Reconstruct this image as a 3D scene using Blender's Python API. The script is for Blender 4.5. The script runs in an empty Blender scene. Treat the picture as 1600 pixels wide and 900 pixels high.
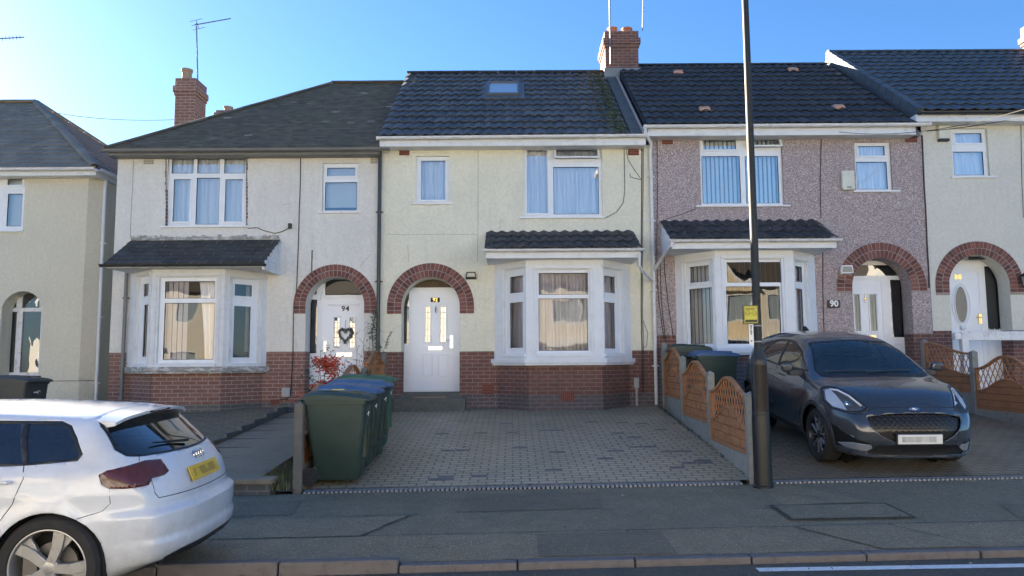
import bpy, bmesh, math, random
from mathutils import Vector, Matrix
random.seed(7)
S = bpy.context.scene
R_ = math.radians
# ---------------------------------------------------------------- camera
FPX, PITCH, ROLL, EYE = 1180.0, math.atan(115/1180.0), 0.006, 1.6
CAM = Vector((0, 0, EYE))
_fw = Vector((0, math.cos(PITCH), math.sin(PITCH)))
_r0 = Vector((1, 0, 0)); _u0 = Vector((0, -math.sin(PITCH), math.cos(PITCH)))
_rt = _r0*math.cos(ROLL) - _u0*math.sin(ROLL)
_up = _u0*math.cos(ROLL) + _r0*math.sin(ROLL)
cd = bpy.data.cameras.new('camera'); cam = bpy.data.objects.new('camera', cd)
S.collection.objects.link(cam)
cd.sensor_width = 36; cd.lens = 36*FPX/1600; cd.clip_start = .05; cd.clip_end = 2000
m = Matrix((_rt, _up, -_fw)).transposed().to_4x4(); m.translation = CAM
cam.matrix_world = m
S.camera = cam
# ---------------------------------------------------------------- sky and sun
SUN_AZ, SUN_EL = R_(-52), R_(18)          # azimuth from +Y towards +X
W_ = bpy.data.worlds.new('World'); S.world = W_; W_.use_nodes = True
nt = W_.node_tree; bg = nt.nodes['Background']
sky = nt.nodes.new('ShaderNodeTexSky'); sky.sky_type = 'NISHITA'
sky.sun_disc = False; sky.sun_elevation = SUN_EL; sky.sun_rotation = SUN_AZ
sky.altitude = 100; sky.air_density = 1.0; sky.dust_density = .5; sky.ozone_density = 9.0
wb = nt.nodes.new('ShaderNodeMix'); wb.data_type = 'RGBA'; wb.blend_type = 'MULTIPLY'; wb.inputs[0].default_value = 1
wb.inputs[7].default_value = (1.02, .88, .77, 1)          # white balance of the sky light
nt.links.new(sky.outputs[0], wb.inputs[6]); nt.links.new(wb.outputs[2], bg.inputs[0]); bg.inputs[1].default_value = 0.05
sl = bpy.data.lights.new('sun', 'SUN'); sl.energy = 5.0; sl.angle = R_(.5); sl.color = (1, .87, .68)
so = bpy.data.objects.new('sun', sl); S.collection.objects.link(so)
sd = Vector((math.sin(SUN_AZ)*math.cos(SUN_EL), math.cos(SUN_AZ)*math.cos(SUN_EL), math.sin(SUN_EL)))
so.rotation_euler = sd.to_track_quat('Z', 'Y').to_euler()
S.view_settings.view_transform = 'Standard'; S.view_settings.look = 'None'
S.view_settings.exposure = 3.0; S.view_settings.gamma = 1
S.cycles.max_bounces = 8; S.cycles.transparent_max_bounces = 12
S.cycles.caustics_reflective = False; S.cycles.caustics_refractive = False
# ---------------------------------------------------------------- pixel helpers (photo 1600x900)
def P(px, py, Y):
    d = _fw + _rt*((px-800)/FPX) + _up*((450-py)/FPX)
    return CAM + d*(Y/d.y)
def RC(px0, py0, px1, py1, Y=15.0):
    mx, my = (px0+px1)/2, (py0+py1)/2
    return P(px0, my, Y).x, P(px1, my, Y).x, P(mx, py1, Y).z, P(mx, py0, Y).z
def zz(px, py, Y=15.0): return P(px, py, Y).z
def xx(px, py, Y=15.0): return P(px, py, Y).x
# ---------------------------------------------------------------- mesh builder
class MB:
    def __init__(s): s.v = []; s.f = []; s.m = []; s.mi = 0
    def add(s, pts, faces):
        b = len(s.v); s.v += [Vector(p) for p in pts]
        for f in faces: s.f.append([b+i for i in f]); s.m.append(s.mi)
    def quad(s, *p): s.add(p, [list(range(len(p)))])
    def box(s, x0, x1, y0, y1, z0, z1, F=None):
        p = [(x, y, z) for z in (z0, z1) for y in (y0, y1) for x in (x0, x1)]
        if F: p = [F(*q) for q in p]
        s.add(p, [(0, 2, 3, 1), (4, 5, 7, 6), (0, 1, 5, 4), (2, 6, 7, 3), (0, 4, 6, 2), (1, 3, 7, 5)])
    def prism(s, poly, a0, a1, F):            # poly [(p,q)], F(p, q, a) -> point
        n = len(poly)
        pts = [F(p, q, a0) for p, q in poly] + [F(p, q, a1) for p, q in poly]
        fs = [list(range(n))[::-1], list(range(n, 2*n))] + [(i, (i+1) % n, n+(i+1) % n, n+i) for i in range(n)]
        s.add(pts, fs)
    def tube(s, pts, r, n=8, cap=True):
        pts = [Vector(p) for p in pts]; k = len(pts)
        rs = r if isinstance(r, (list, tuple)) else [r]*k
        ring = []; up = None
        for i in range(k):
            t = (pts[min(i+1, k-1)] - pts[max(i-1, 0)])
            t = t.normalized() if t.length > 1e-9 else Vector((0, 0, 1))
            if up is None: up = t.orthogonal().normalized()
            a = (up - t*up.dot(t));
            a = a.normalized() if a.length > 1e-6 else t.orthogonal().normalized()
            up = a; b = t.cross(a)
            ring += [pts[i] + (a*math.cos(2*math.pi*j/n) + b*math.sin(2*math.pi*j/n))*rs[i] for j in range(n)]
        fs = [(i*n+j, i*n+(j+1) % n, (i+1)*n+(j+1) % n, (i+1)*n+j) for i in range(k-1) for j in range(n)]
        if cap: fs += [list(range(n))[::-1], list(range((k-1)*n, k*n))]
        s.add(ring, fs)
    def lathe(s, prof, c, n=24, axis=(0, 0, 1)):      # prof [(r, h)]
        ax = Vector(axis).normalized(); a = ax.orthogonal().normalized(); b = ax.cross(a); c = Vector(c)
        pts = [c + ax*h + (a*math.cos(2*math.pi*j/n)+b*math.sin(2*math.pi*j/n))*max(r, 1e-4) for r, h in prof for j in range(n)]
        fs = [(i*n+j, i*n+(j+1) % n, (i+1)*n+(j+1) % n, (i+1)*n+j) for i in range(len(prof)-1) for j in range(n)]
        s.add(pts, fs)
    def shear(s):
        for v in s.v:
            w = 1 if v.y < 6.1 else max(0, (8.75-v.y)/(8.75-6.1)); v.y += .035*max(-30, min(30, v.x))*w
        return s
    def build(s, name, mat, parent=None, smooth=False, bevel=0, seg=2, clean=False, sharp=35, clips=None, solid=0, subs=0):
        off = parent_world(parent) if parent else Vector()
        me = bpy.data.meshes.new(name)
        me.from_pydata([v-off for v in s.v], [], s.f)
        mats = mat if isinstance(mat, (list, tuple)) else [mat]
        for q in mats: me.materials.append(q)
        if len(mats) > 1: me.polygons.foreach_set('material_index', s.m)
        bm = bmesh.new(); bm.from_mesh(me)
        if clean: bmesh.ops.remove_doubles(bm, verts=bm.verts, dist=1e-4)
        if clips:
            for co, no in clips:
                bmesh.ops.bisect_plane(bm, geom=bm.verts[:]+bm.edges[:]+bm.faces[:], plane_co=Vector(co)-off, plane_no=Vector(no), clear_outer=True)
        if clean: bmesh.ops.recalc_face_normals(bm, faces=bm.faces)
        uvl = bm.loops.layers.uv.new('UVMap')
        Z = Vector((0, 0, 1))
        for f in bm.faces:
            f.normal_update(); n = f.normal
            if abs(n.z) > .75 or n.length < .5:
                for l in f.loops: w = l.vert.co+off; l[uvl].uv = (w.x, w.y)
            else:
                t = Z.cross(n)
                if t.length < 1e-6: t = Vector((1, 0, 0))
                t.normalize()
                if abs(t.x) > .3 and t.x < 0: t = -t
                for l in f.loops: w = l.vert.co+off; l[uvl].uv = (w.dot(t), w.z)
        bm.to_mesh(me); bm.free()
        if smooth:
            me.shade_smooth(); me.set_sharp_from_angle(angle=R_(sharp))
        o = bpy.data.objects.new(name, me); S.collection.objects.link(o)
        if parent: o.parent = parent
        if solid:
            q = o.modifiers.new('s', 'SOLIDIFY'); q.thickness = solid; q.offset = 0
        if bevel:
            q = o.modifiers.new('b', 'BEVEL'); q.width = bevel; q.segments = seg; q.limit_method = 'ANGLE'; q.angle_limit = R_(40)
        if subs:
            q = o.modifiers.new('u', 'SUBSURF'); q.levels = subs; q.render_levels = subs
        return o
def parent_world(o):
    t = Vector(o.location)
    while o.parent: o = o.parent; t += o.location
    return t
def empty(name, loc=(0, 0, 0), rz=0):
    o = bpy.data.objects.new(name, None); S.collection.objects.link(o)
    o.location = loc; o.rotation_euler = (0, 0, rz); o.empty_display_size = .2
    return o
def tag(o, label=None, cat=None, group=None, kind=None):
    if label: o['label'] = label
    if cat: o['category'] = cat
    if group: o['group'] = group
    if kind: o['kind'] = kind
    return o
def struct(o, label=None): return tag(o, label, None, None, 'structure')
def copy_tree(o, parent=None):
    c = o.copy(); S.collection.objects.link(c)
    if parent: c.parent = parent
    for ch in list(o.children): copy_tree(ch, c)
    return c
class Pl:                                      # a vertical plane: u along it, d inwards, z up
    def __init__(s, o, ang=0.0):
        s.o = Vector(o); s.t = Vector((math.cos(ang), math.sin(ang), 0)); s.n = Vector((-math.sin(ang), math.cos(ang), 0))
    def __call__(s, u, d, z): return s.o + s.t*u + s.n*d + Vector((0, 0, z))
FAC = Pl((0, 15, 0))
def wall(mb, F, u0, u1, z0, z1, holes=(), depth=.12, arch=None, d0=0.0, back=False, rim=False):
    us = sorted({u0, u1, *[h[0] for h in holes], *[h[1] for h in holes], *( [arch[0]-arch[2], arch[0]+arch[2]] if arch else [])})
    zs = sorted({z0, z1, *[h[2] for h in holes], *[h[3] for h in holes], *( [arch[1], arch[1]+arch[2]] if arch else [])})
    us = [u for u in us if u0-1e-6 <= u <= u1+1e-6]; zs = [z for z in zs if z0-1e-6 <= z <= z1+1e-6]
    hs = list(holes)
    if arch:
        cx, cz, r, zb = arch; hs.append((cx-r, cx+r, zb, cz+r))
    for i in range(len(us)-1):
        for j in range(len(zs)-1):
            cu, c_z = (us[i]+us[i+1])/2, (zs[j]+zs[j+1])/2
            if any(h[0] < cu < h[1] and h[2] < c_z < h[3] for h in hs): continue
            mb.quad(F(us[i], d0, zs[j]), F(us[i+1], d0, zs[j]), F(us[i+1], d0, zs[j+1]), F(us[i], d0, zs[j+1]))
            if back: mb.quad(F(us[i+1], d0+depth, zs[j]), F(us[i], d0+depth, zs[j]), F(us[i], d0+depth, zs[j+1]), F(us[i+1], d0+depth, zs[j+1]))
    e = d0+depth
    for a, b, c, d in holes:
        c = max(c, z0); d = min(d, z1)
        if d <= c: continue
        mb.quad(F(a, d0, c), F(a, d0, d), F(a, e, d), F(a, e, c)); mb.quad(F(b, d0, d), F(b, d0, c), F(b, e, c), F(b, e, d))
        if d < z1-1e-6: mb.quad(F(a, d0, d), F(b, d0, d), F(b, e, d), F(a, e, d))
        if c > z0+1e-6: mb.quad(F(b, d0, c), F(a, d0, c), F(a, e, c), F(b, e, c))
    if arch:
        n = 24; pts = [(cx+r*math.cos(math.pi*k/n), cz+r*math.sin(math.pi*k/n)) for k in range(n+1)]
        if cz+r <= z1+1e-6:
            for k in range(n):
                (xa, za), (xb, zb2) = pts[k], pts[k+1]
                mb.quad(F(xa, d0, za), F(xa, d0, cz+r), F(xb, d0, cz+r), F(xb, d0, zb2))
                mb.quad(F(xa, d0, za), F(xb, d0, zb2), F(xb, e, zb2), F(xa, e, za))
        lo, hi = max(zb, z0), min(cz, z1)
        if hi > lo:
            for x in (cx-r, cx+r): mb.quad(F(x, d0, lo), F(x, d0, hi), F(x, e, hi), F(x, e, lo))
    if rim:
        mb.quad(F(u0, d0, z0), F(u0, d0, z1), F(u0, e, z1), F(u0, e, z0)); mb.quad(F(u1, d0, z1), F(u1, d0, z0), F(u1, e, z0), F(u1, e, z1))
        mb.quad(F(u0, d0, z1), F(u1, d0, z1), F(u1, e, z1), F(u0, e, z1)); mb.quad(F(u1, d0, z0), F(u0, d0, z0), F(u0, e, z0), F(u1, e, z0))
def text_mesh(mb, body, size, F, bold=0.0, depth=.004, align='CENTER', space=1.0):
    cu = bpy.data.curves.new('t', 'FONT'); cu.body = body; cu.size = size; cu.align_x = align; cu.align_y = 'CENTER'
    cu.extrude = depth; cu.offset = bold; cu.resolution_u = 3; cu.space_character = space
    o = bpy.data.objects.new('t', cu); S.collection.objects.link(o)
    me = bpy.data.meshes.new_from_object(o.evaluated_get(bpy.context.evaluated_depsgraph_get()))
    mb.add([F(v.co.x, v.co.y, v.co.z) for v in me.vertices], [list(p.vertices) for p in me.polygons])
    bpy.data.objects.remove(o); bpy.data.curves.remove(cu); bpy.data.meshes.remove(me)
# ---------------------------------------------------------------- materials
class NT:
    def __init__(s, name):
        s.mat = bpy.data.materials.new(name); s.mat.use_nodes = True
        s.t = s.mat.node_tree; s.b = s.t.nodes['Principled BSDF']; s.out = s.t.nodes['Material Output']
        s.tc = s.t.nodes.new('ShaderNodeTexCoord')
    def n(s, typ, **kw):
        x = s.t.nodes.new('ShaderNode'+typ)
        for k, v in kw.items():
            if k.startswith('i_'):
                key = k[2:].replace('_', ' '); x.inputs[key].default_value = v
            else: setattr(x, k, v)
        return x
    def l(s, a, b): s.t.links.new(a, b); return b
    def noise(s, scale, detail=4, vec='Object', rough=.55, stretch=None):
        x = s.n('TexNoise'); x.inputs['Scale'].default_value = scale; x.inputs['Detail'].default_value = detail; x.inputs['Roughness'].default_value = rough
        src = s.tc.outputs[vec]
        if stretch:
            mp = s.n('Mapping'); mp.inputs['Scale'].default_value = stretch; s.l(src, mp.inputs[0]); src = mp.outputs[0]
        s.l(src, x.inputs['Vector']); return x.outputs['Fac']
    def ramp(s, fac, stops):
        x = s.n('ValToRGB'); e = x.color_ramp.elements
        while len(e) < len(stops): e.new(.5)
        for q, (p, c) in zip(e, stops):
            q.position = p; q.color = (c, c, c, 1) if isinstance(c, (int, float)) else (*c, 1)
        s.l(fac, x.inputs[0]); return x.outputs[0]
    def mix(s, fac, a, b, mode='MIX'):
        x = s.n('Mix', data_type='RGBA', blend_type=mode)
        for i, q in ((0, fac), (6, a), (7, b)):
            if hasattr(q, 'links'): s.l(q, x.inputs[i])
            elif i == 0: x.inputs[0].default_value = q
            else: x.inputs[i].default_value = (*q, 1) if len(q) == 3 else q
        return x.outputs[2]
    def math(s, op, a, b=None):
        x = s.n('Math', operation=op)
        for i, q in enumerate((a, b)):
            if q is None: continue
            if hasattr(q, 'links'): s.l(q, x.inputs[i])
            else: x.inputs[i].default_value = q
        return x.outputs[0]
    def bump(s, h, strength, dist, prev=None):
        x = s.n('Bump'); x.inputs['Strength'].default_value = strength; x.inputs['Distance'].default_value = dist
        s.l(h, x.inputs['Height'])
        if prev is not None: s.l(prev, x.inputs['Normal'])
        s.l(x.outputs[0], s.b.inputs['Normal']); return x.outputs[0]
    def col(s, c):
        if hasattr(c, 'links'): s.l(c, s.b.inputs['Base Color'])
        else: s.b.inputs['Base Color'].default_value = (*c, 1)
    def set(s, rough=.6, metal=0, coat=0, spec=None):
        s.b.inputs['Roughness'].default_value = rough; s.b.inputs['Metallic'].default_value = metal
        s.b.inputs['Coat Weight'].default_value = coat; s.b.inputs['Coat Roughness'].default_value = .03
        if spec is not None: s.b.inputs['Specular IOR Level'].default_value = spec
        return s
    def island(s): return s.n('NewGeometry').outputs['Random Per Island']
def mul(c, k): return tuple(min(1, x*k) for x in c)
def plain(name, c, rough=.5, metal=0, coat=0, var=.12, vs=3.0, bump=.0, bs=120, dirt=None, dirt_amt=.4, rv=.0, spec=None):
    t = NT(name).set(rough, metal, coat, spec)
    f = t.noise(vs, 5)
    col = t.mix(f, mul(c, 1-var), mul(c, 1+var))
    if dirt:
        g = t.ramp(t.noise(vs*2.3, 8, rough=.7), [(.5, 0), (.72, dirt_amt)])
        col = t.mix(g, col, dirt)
    t.col(col)
    if rv:
        t.l(t.ramp(t.noise(vs*1.7, 5), [(.3, max(.02, rough-rv)), (.7, min(1, rough+rv))]), t.b.inputs['Roughness'])
    if bump: t.bump(t.noise(bs, 3), bump, .004)
    return t.mat
def render_mat(name, c, stain, bscale=55, bstr=.5, var=.07, streak=.35, dist=.008):
    t = NT(name).set(.9)
    big = t.noise(.9, 6, rough=.65); sm = t.noise(9, 6, rough=.7); fine = t.noise(bscale*1.6, 2)
    col = t.mix(t.ramp(big, [(.35, 0), (.68, 1)]), mul(c, 1-var), mul(c, 1+var))
    col = t.mix(t.ramp(sm, [(.5, 0), (.75, .35)]), col, stain)
    st = t.noise(1.0, 7, rough=.7, stretch=(5, 5, .6))
    col = t.mix(t.ramp(st, [(.52, 0), (.75, streak)]), col, stain)
    col = t.mix(t.ramp(fine, [(.35, .30), (.6, 0)]), col, mul(c, .62))
    col = t.mix(t.ramp(t.noise(17, 5, rough=.75), [(.42, .30), (.58, 0)]), col, mul(c, .70))
    t.col(col)
    a = t.bump(t.noise(bscale, 3, rough=.6), bstr, dist)
    t.bump(t.noise(16, 5, rough=.7), .6, .018, a)
    return t.mat
def pebble_mat(name):
    t = NT(name).set(.92)
    v = t.n('TexVoronoi', feature='F1'); v.inputs['Scale'].default_value = 80; t.l(t.tc.outputs['Object'], v.inputs['Vector'])
    sp = t.n('SeparateColor'); t.l(v.outputs['Color'], sp.inputs[0])
    col = t.ramp(sp.outputs[0], [(0, (.20, .15, .15)), (.3, (.33, .26, .25)), (.6, (.42, .34, .33)), (.85, (.55, .47, .46)), (1, (.74, .69, .67))])
    col = t.mix(t.ramp(t.noise(1.1, 6), [(.4, 0), (.75, .3)]), col, (.30, .26, .265))
    t.col(col)
    t.bump(v.outputs['Distance'], .6, .01)
    return t.mat
def brick_mat(name, c1, c2, mortar, w=.225, h=.075, ms=.010, var=(.05, .04, .045), rough=.85, off=.5, stain=None, squash=1.0, noise_amt=.5, sl=0.0, wet=0):
    t = NT(name).set(rough)
    b = t.n('TexBrick'); b.offset = off; b.squash = squash
    b.inputs['Scale'].default_value = 1; b.inputs['Brick Width'].default_value = w; b.inputs['Row Height'].default_value = h
    b.inputs['Mortar Size'].default_value = ms; b.inputs['Mortar Smooth'].default_value = .25; b.inputs['Bias'].default_value = sl
    b.inputs['Color1'].default_value = (*c1, 1); b.inputs['Color2'].default_value = (*c2, 1); b.inputs['Mortar'].default_value = (*mortar, 1)
    nz = t.n('TexNoise'); nz.inputs['Scale'].default_value = 14; nz.inputs['Detail'].default_value = 4; t.l(t.tc.outputs['UV'], nz.inputs['Vector'])
    wob = t.n('VectorMath', operation='SCALE'); t.l(nz.outputs['Color'], wob.inputs[0]); wob.inputs['Scale'].default_value = .008
    ad = t.n('VectorMath', operation='ADD'); t.l(t.tc.outputs['UV'], ad.inputs[0]); t.l(wob.outputs[0], ad.inputs[1])
    t.l(ad.outputs[0], b.inputs['Vector'])
    # colour that changes from brick to brick
    sx = t.n('SeparateXYZ'); t.l(ad.outputs[0], sx.inputs[0])
    row = t.math('FLOOR', t.math('DIVIDE', sx.outputs[1], h))
    sh = t.math('MULTIPLY', t.math('MODULO', row, 2.0), w*off)
    cl = t.math('FLOOR', t.math('DIVIDE', t.math('ADD', sx.outputs[0], sh), w))
    cb = t.n('CombineXYZ'); t.l(cl, cb.inputs[0]); t.l(row, cb.inputs[1])
    wn = t.n('TexWhiteNoise', noise_dimensions='2D'); t.l(cb.outputs[0], wn.inputs['Vector'])
    tint = t.mix(t.ramp(wn.outputs['Value'], [(0, 0), (.16, 0), (.3, .55), (.75, .75), (1, 1)]), var, c1)
    col = t.mix(.55, b.outputs['Color'], tint)
    col = t.mix(b.outputs['Fac'], col, mortar)
    sp = t.noise(60, 3, 'UV'); col = t.mix(t.ramp(sp, [(.4, noise_amt*.5), (.62, 0)]), col, mul(c1, .45))
    if stain:
        for sc, am in ((.8, .55), (3.2, .4)):
            col = t.mix(t.ramp(t.noise(sc, 7, rough=.68), [(.48, 0), (.75, am)]), col, stain)
    t.col(col)
    if wet: t.l(t.ramp(t.noise(1.3, 4), [(.35, rough-wet), (.7, rough)]), t.b.inputs['Roughness'])
    inv = t.math('SUBTRACT', 1.0, b.outputs['Fac'])
    hgt = t.math('ADD', inv, t.math('MULTIPLY', t.noise(70, 3), .25))
    t.bump(hgt, .7, .006)
    return t.mat
def island_mat(name, stops, rough=.8, bumpd=.003, bs=90, stain=None, stain_amt=.6, ss=2.5, coat=0):
    t = NT(name).set(rough, coat=coat)
    col = t.ramp(t.island(), stops)
    col = t.mix(t.ramp(t.noise(35, 4), [(.35, .4), (.65, 0)]), col, mul(stops[0][1], .7))
    if stain:
        col = t.mix(t.ramp(t.noise(ss, 8, rough=.7), [(.48, 0), (.68, stain_amt)]), col, stain)
    t.col(col); t.bump(t.noise(bs, 3), .5, bumpd)
    return t.mat
def glass_mat(name, ripple=.02, rscale=2.0, refl=.20, tint=(1, 1, 1), stretch=(1, 1, .7)):
    t = NT(name)
    tr = t.n('BsdfTransparent'); tr.inputs[0].default_value = (*tint, 1)
    gl = t.n('BsdfGlossy'); gl.inputs['Roughness'].default_value = .0; gl.inputs[0].default_value = (1, 1, 1, 1)
    bp = t.n('Bump'); bp.inputs['Strength'].default_value = 1.0; bp.inputs['Distance'].default_value = ripple
    t.l(t.noise(rscale, 1.5, stretch=stretch), bp.inputs['Height']); t.l(bp.outputs[0], gl.inputs['Normal'])
    fr = t.n('Fresnel'); fr.inputs[0].default_value = 1.5
    fac = t.math('ADD', t.math('MULTIPLY', fr.outputs[0], 1.6), refl)
    ms = t.n('MixShader'); t.l(fac, ms.inputs[0]); t.l(tr.outputs[0], ms.inputs[1]); t.l(gl.outputs[0], ms.inputs[2])
    t.l(ms.outputs[0], t.out.inputs['Surface'])
    return t.mat
M = {}
M['upvc'] = plain('white plastic', (.80, .82, .84), .35, var=.04, dirt=(.55, .55, .52), dirt_amt=.25)
M['upvc_old'] = plain('weathered white paint', (.76, .77, .78), .6, var=.06, vs=4, dirt=(.30, .28, .25), dirt_amt=.7, bump=.3, bs=60)
M['gutter_w'] = plain('white gutter plastic', (.72, .73, .74), .4, var=.06, dirt=(.35, .35, .33), dirt_amt=.4)
M['gutter_b'] = plain('black gutter plastic', (.03, .032, .034), .35, dirt=(.09, .09, .09))
M['gutter_g'] = plain('grey gutter plastic', (.17, .175, .175), .5, dirt=(.09, .09, .09))
M['wood_old'] = plain('grey weathered wood', (.17, .155, .13), .9, var=.3, vs=8, bump=.6, bs=40, dirt=(.10, .12, .07))
M['wall94'] = render_mat('off white roughcast', (.78, .755, .69), (.54, .48, .43), 48, .65, streak=.4)
M['wall92'] = render_mat('cream roughcast', (.83, .80, .645), (.60, .55, .43), 52, .6, streak=.35)
M['wall88'] = render_mat('pale stone smooth render', (.73, .71, .62), (.60, .56, .48), 90, .25, var=.04, streak=.2, dist=.004)
M['wall96'] = render_mat('grey green roughcast', (.70, .66, .53), (.55, .52, .42), 80, .4, var=.04, streak=.2, dist=.005)
M['wall90'] = pebble_mat('pink grey pebbledash')
M['brick'] = brick_mat('red brick', (.19, .078, .058), (.30, .13, .095), (.32, .26, .22), ms=.008, var=(.12, .06, .05), stain=(.12, .065, .055))
M['brick94'] = brick_mat('faded red brick', (.25, .115, .085), (.36, .18, .13), (.42, .35, .30), ms=.008, var=(.17, .085, .065), stain=(.16, .095, .08))
M['plinth'] = brick_mat('dark blue brick', (0.112, 0.098, 0.105), (0.165, 0.135, 0.128), (0.255, 0.225, 0.210), var=(0.195, 0.105, 0.090), stain=(0.090, 0.083, 0.075))
M['plinth94'] = brick_mat('dark damp brick', (0.135, 0.128, 0.115), (0.176, 0.162, 0.149), (0.243, 0.230, 0.203), var=(0.108, 0.108, 0.101), stain=(0.095, 0.101, 0.081))
M['arch'] = island_mat('arch bricks', [(0, (.10, .045, .04)), (.35, (.18, .065, .05)), (.7, (.25, .095, .07)), (1, (.30, .13, .095))], .85, stain=(.09, .06, .05), stain_amt=.5)
M['mortar'] = plain('mortar', (.34, .29, .26), .95, bump=.4, bs=80)
M['tile92'] = island_mat('dark profiled concrete tiles', [(0, (.062, .064, .066)), (.5, (.085, .088, .09)), (1, (.125, .127, .128))], .55, stain=(.10, .105, .07), stain_amt=.25, ss=1.3)
M['tile_moss'] = island_mat('mossy concrete tiles', [(0, (0.068, 0.078, 0.085)), (.5, (0.093, 0.105, 0.112)), (1, (0.128, 0.136, 0.133))], .75, stain=(0.187, 0.212, 0.060), stain_amt=.85, ss=3.2)
M['tile90'] = island_mat('black concrete tiles', [(0, (0.031, 0.034, 0.039)), (.5, (0.042, 0.045, 0.052)), (1, (0.059, 0.062, 0.067))], .7, stain=(0.084, 0.081, 0.063), stain_amt=.35, ss=1.6)
M['tile88'] = island_mat('new grey blue concrete tiles', [(0, (0.061, 0.078, 0.097)), (.5, (0.074, 0.095, 0.115)), (1, (0.092, 0.111, 0.128))], .5)
M['tile94'] = island_mat('weathered small brown clay tiles', [(0, (.085, .075, .055)), (.5, (.125, .110, .082)), (.9, (.155, .135, .10)), (.985, (.17, .15, .115)), (1, (.34, .32, .28))], .9, stain=(.09, .10, .055), stain_amt=.6, ss=1.2)
M['tile96'] = island_mat('grey brown flat tiles', [(0, (.19, .165, .125)), (.5, (.235, .205, .16)), (1, (.28, .245, .195))], .85, stain=(.16, .155, .11), stain_amt=.4)
M['lead'] = plain('lead flashing', (.20, .21, .22), .55, var=.25, dirt=(.11, .12, .09))
M['pot'] = plain('terracotta pot', (.48, .17, .09), .8, var=.25, dirt=(.15, .09, .07), vs=9)
M['pot_old'] = plain('sooty clay pot', (.36, .25, .17), .9, var=.2, dirt=(.15, .12, .09), vs=9)
M['vent'] = plain('terracotta air brick', (.24, .085, .06), .85, var=.2)
M['vent_t'] = plain('salmon clay roof vent', (.50, .28, .20), .8, var=.15)
M['vent_w'] = plain('painted air brick', (.50, .47, .40), .85)
M['hole'] = plain('dark hole', (.015, .014, .013), .95)
M['glass'] = glass_mat('window glass', .010, 1.6, .16)
M['glass_up'] = glass_mat('upstairs window glass', .004, 1.6, .20, (.95, .98, 1))
M['glass_bay'] = glass_mat('bay window glass', .009, 1.2, -.005)
M['glass_dark'] = glass_mat('dark sidelight glass', .006, 2, .06, (.55, .6, .62))
M['curtain'] = plain('white net curtain', (.88, .89, .92), .9, var=.03)
M['curtain_g'] = plain('grey mauve curtain', (.56, .53, .57), .9, var=.12)
M['blind'] = plain('white blind', (.82, .84, .84), .7, var=.03)
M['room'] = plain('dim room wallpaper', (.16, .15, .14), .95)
M['cable'] = plain('black cable', (.03, .028, .027), .6)
M['metal_b'] = plain('black painted metal', (.02, .024, .026), .35, var=.2)
M['chrome'] = plain('chrome', (.75, .75, .76), .18, metal=1, var=.02)
M['brass'] = plain('brass', (.75, .52, .2), .25, metal=1, var=.05)
# ---------------------------------------------------------------- ground
def GZ(x, y):
    xc = max(-40, min(40, x)); road = .012 + .010*xc
    if y <= 5.95: return road
    if y <= 6.08: return road + .045
    z88 = .155 + .0145*xc
    if y <= 8.75:
        a = (y-6.08)/(8.75-6.08); return (road+.045)*(1-a) + z88*a
    zw = .68 + .012*xc
    if y >= 14.6: return zw
    a = (y-8.75)/(14.6-8.75); return z88*(1-a) + zw*a
def sheet(name, x0, x1, y0, y1, mat, lift=0.0, nx=12, ny=10, parent=None, pts=None, mb=None):
    mb = mb or MB()
    g = [[Vector((x0+(x1-x0)*i/nx, y0+(y1-y0)*j/ny, GZ(x0+(x1-x0)*i/nx, y0+(y1-y0)*j/ny)+lift)) for i in range(nx+1)] for j in range(ny+1)]
    mb.add([p for r in g for p in r], [(j*(nx+1)+i, j*(nx+1)+i+1, (j+1)*(nx+1)+i+1, (j+1)*(nx+1)+i) for j in range(ny) for i in range(nx)])
    return mb.shear().build(name, mat, parent) if name else mb
def asphalt(name, c, wet=.15, sp=.5, big=.3, patch=None):
    t = NT(name).set(.75)
    v = t.n('TexVoronoi', feature='F1'); v.inputs['Scale'].default_value = 95; t.l(t.tc.outputs['Object'], v.inputs['Vector'])
    s = t.n('SeparateColor'); t.l(v.outputs['Color'], s.inputs[0])
    col = t.mix(t.ramp(s.outputs[0], [(0, 0), (.86, .25), (.93, 1), (1, 1)]), mul(c, .85), mul(c, 1+sp*1.6))
    col = t.mix(t.ramp(t.noise(.8, 7, rough=.65), [(.4, 0), (.7, big)]), col, mul(c, .55))
    col = t.mix(t.ramp(t.noise(4.5, 7, rough=.7), [(.5, 0), (.72, .35)]), col, mul(c, 1.6))
    if patch: col = t.mix(t.ramp(t.noise(1.7, 6, rough=.7), [(.5, 0), (.66, .5)]), col, patch)
    t.col(col)
    t.l(t.ramp(t.noise(1.5, 5), [(.35, .75-wet), (.7, .9)]), t.b.inputs['Roughness'])
    t.bump(t.math('ADD', v.outputs['Distance'], t.noise(160, 2)), .55, .006)
    return t.mat
M['road'] = asphalt('road asphalt', (0.077, 0.070, 0.052), sp=.5)
M['pave'] = asphalt('pavement asphalt', (0.190, 0.158, 0.100), sp=.55, patch=(0.156, 0.141, 0.084))
M['pave2'] = asphalt('lighter pavement patch', (0.229, 0.181, 0.111), sp=.5)
M['pave3'] = asphalt('darker pavement patch', (0.155, 0.129, 0.084), sp=.5)
M['kerb'] = plain('worn concrete kerb', (.15, .135, .13), .85, var=.2, vs=5, bump=.6, bs=90, dirt=(0.070, 0.068, 0.059), dirt_amt=.7)
M['block'] = brick_mat('grey block paving', (0.486, 0.400, 0.274), (0.594, 0.488, 0.333), (0.126, 0.108, 0.064), .205, .118, .011, var=(0.378, 0.313, 0.213), rough=.62, stain=(0.288, 0.248, 0.158), wet=.22, noise_amt=.6)
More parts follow.
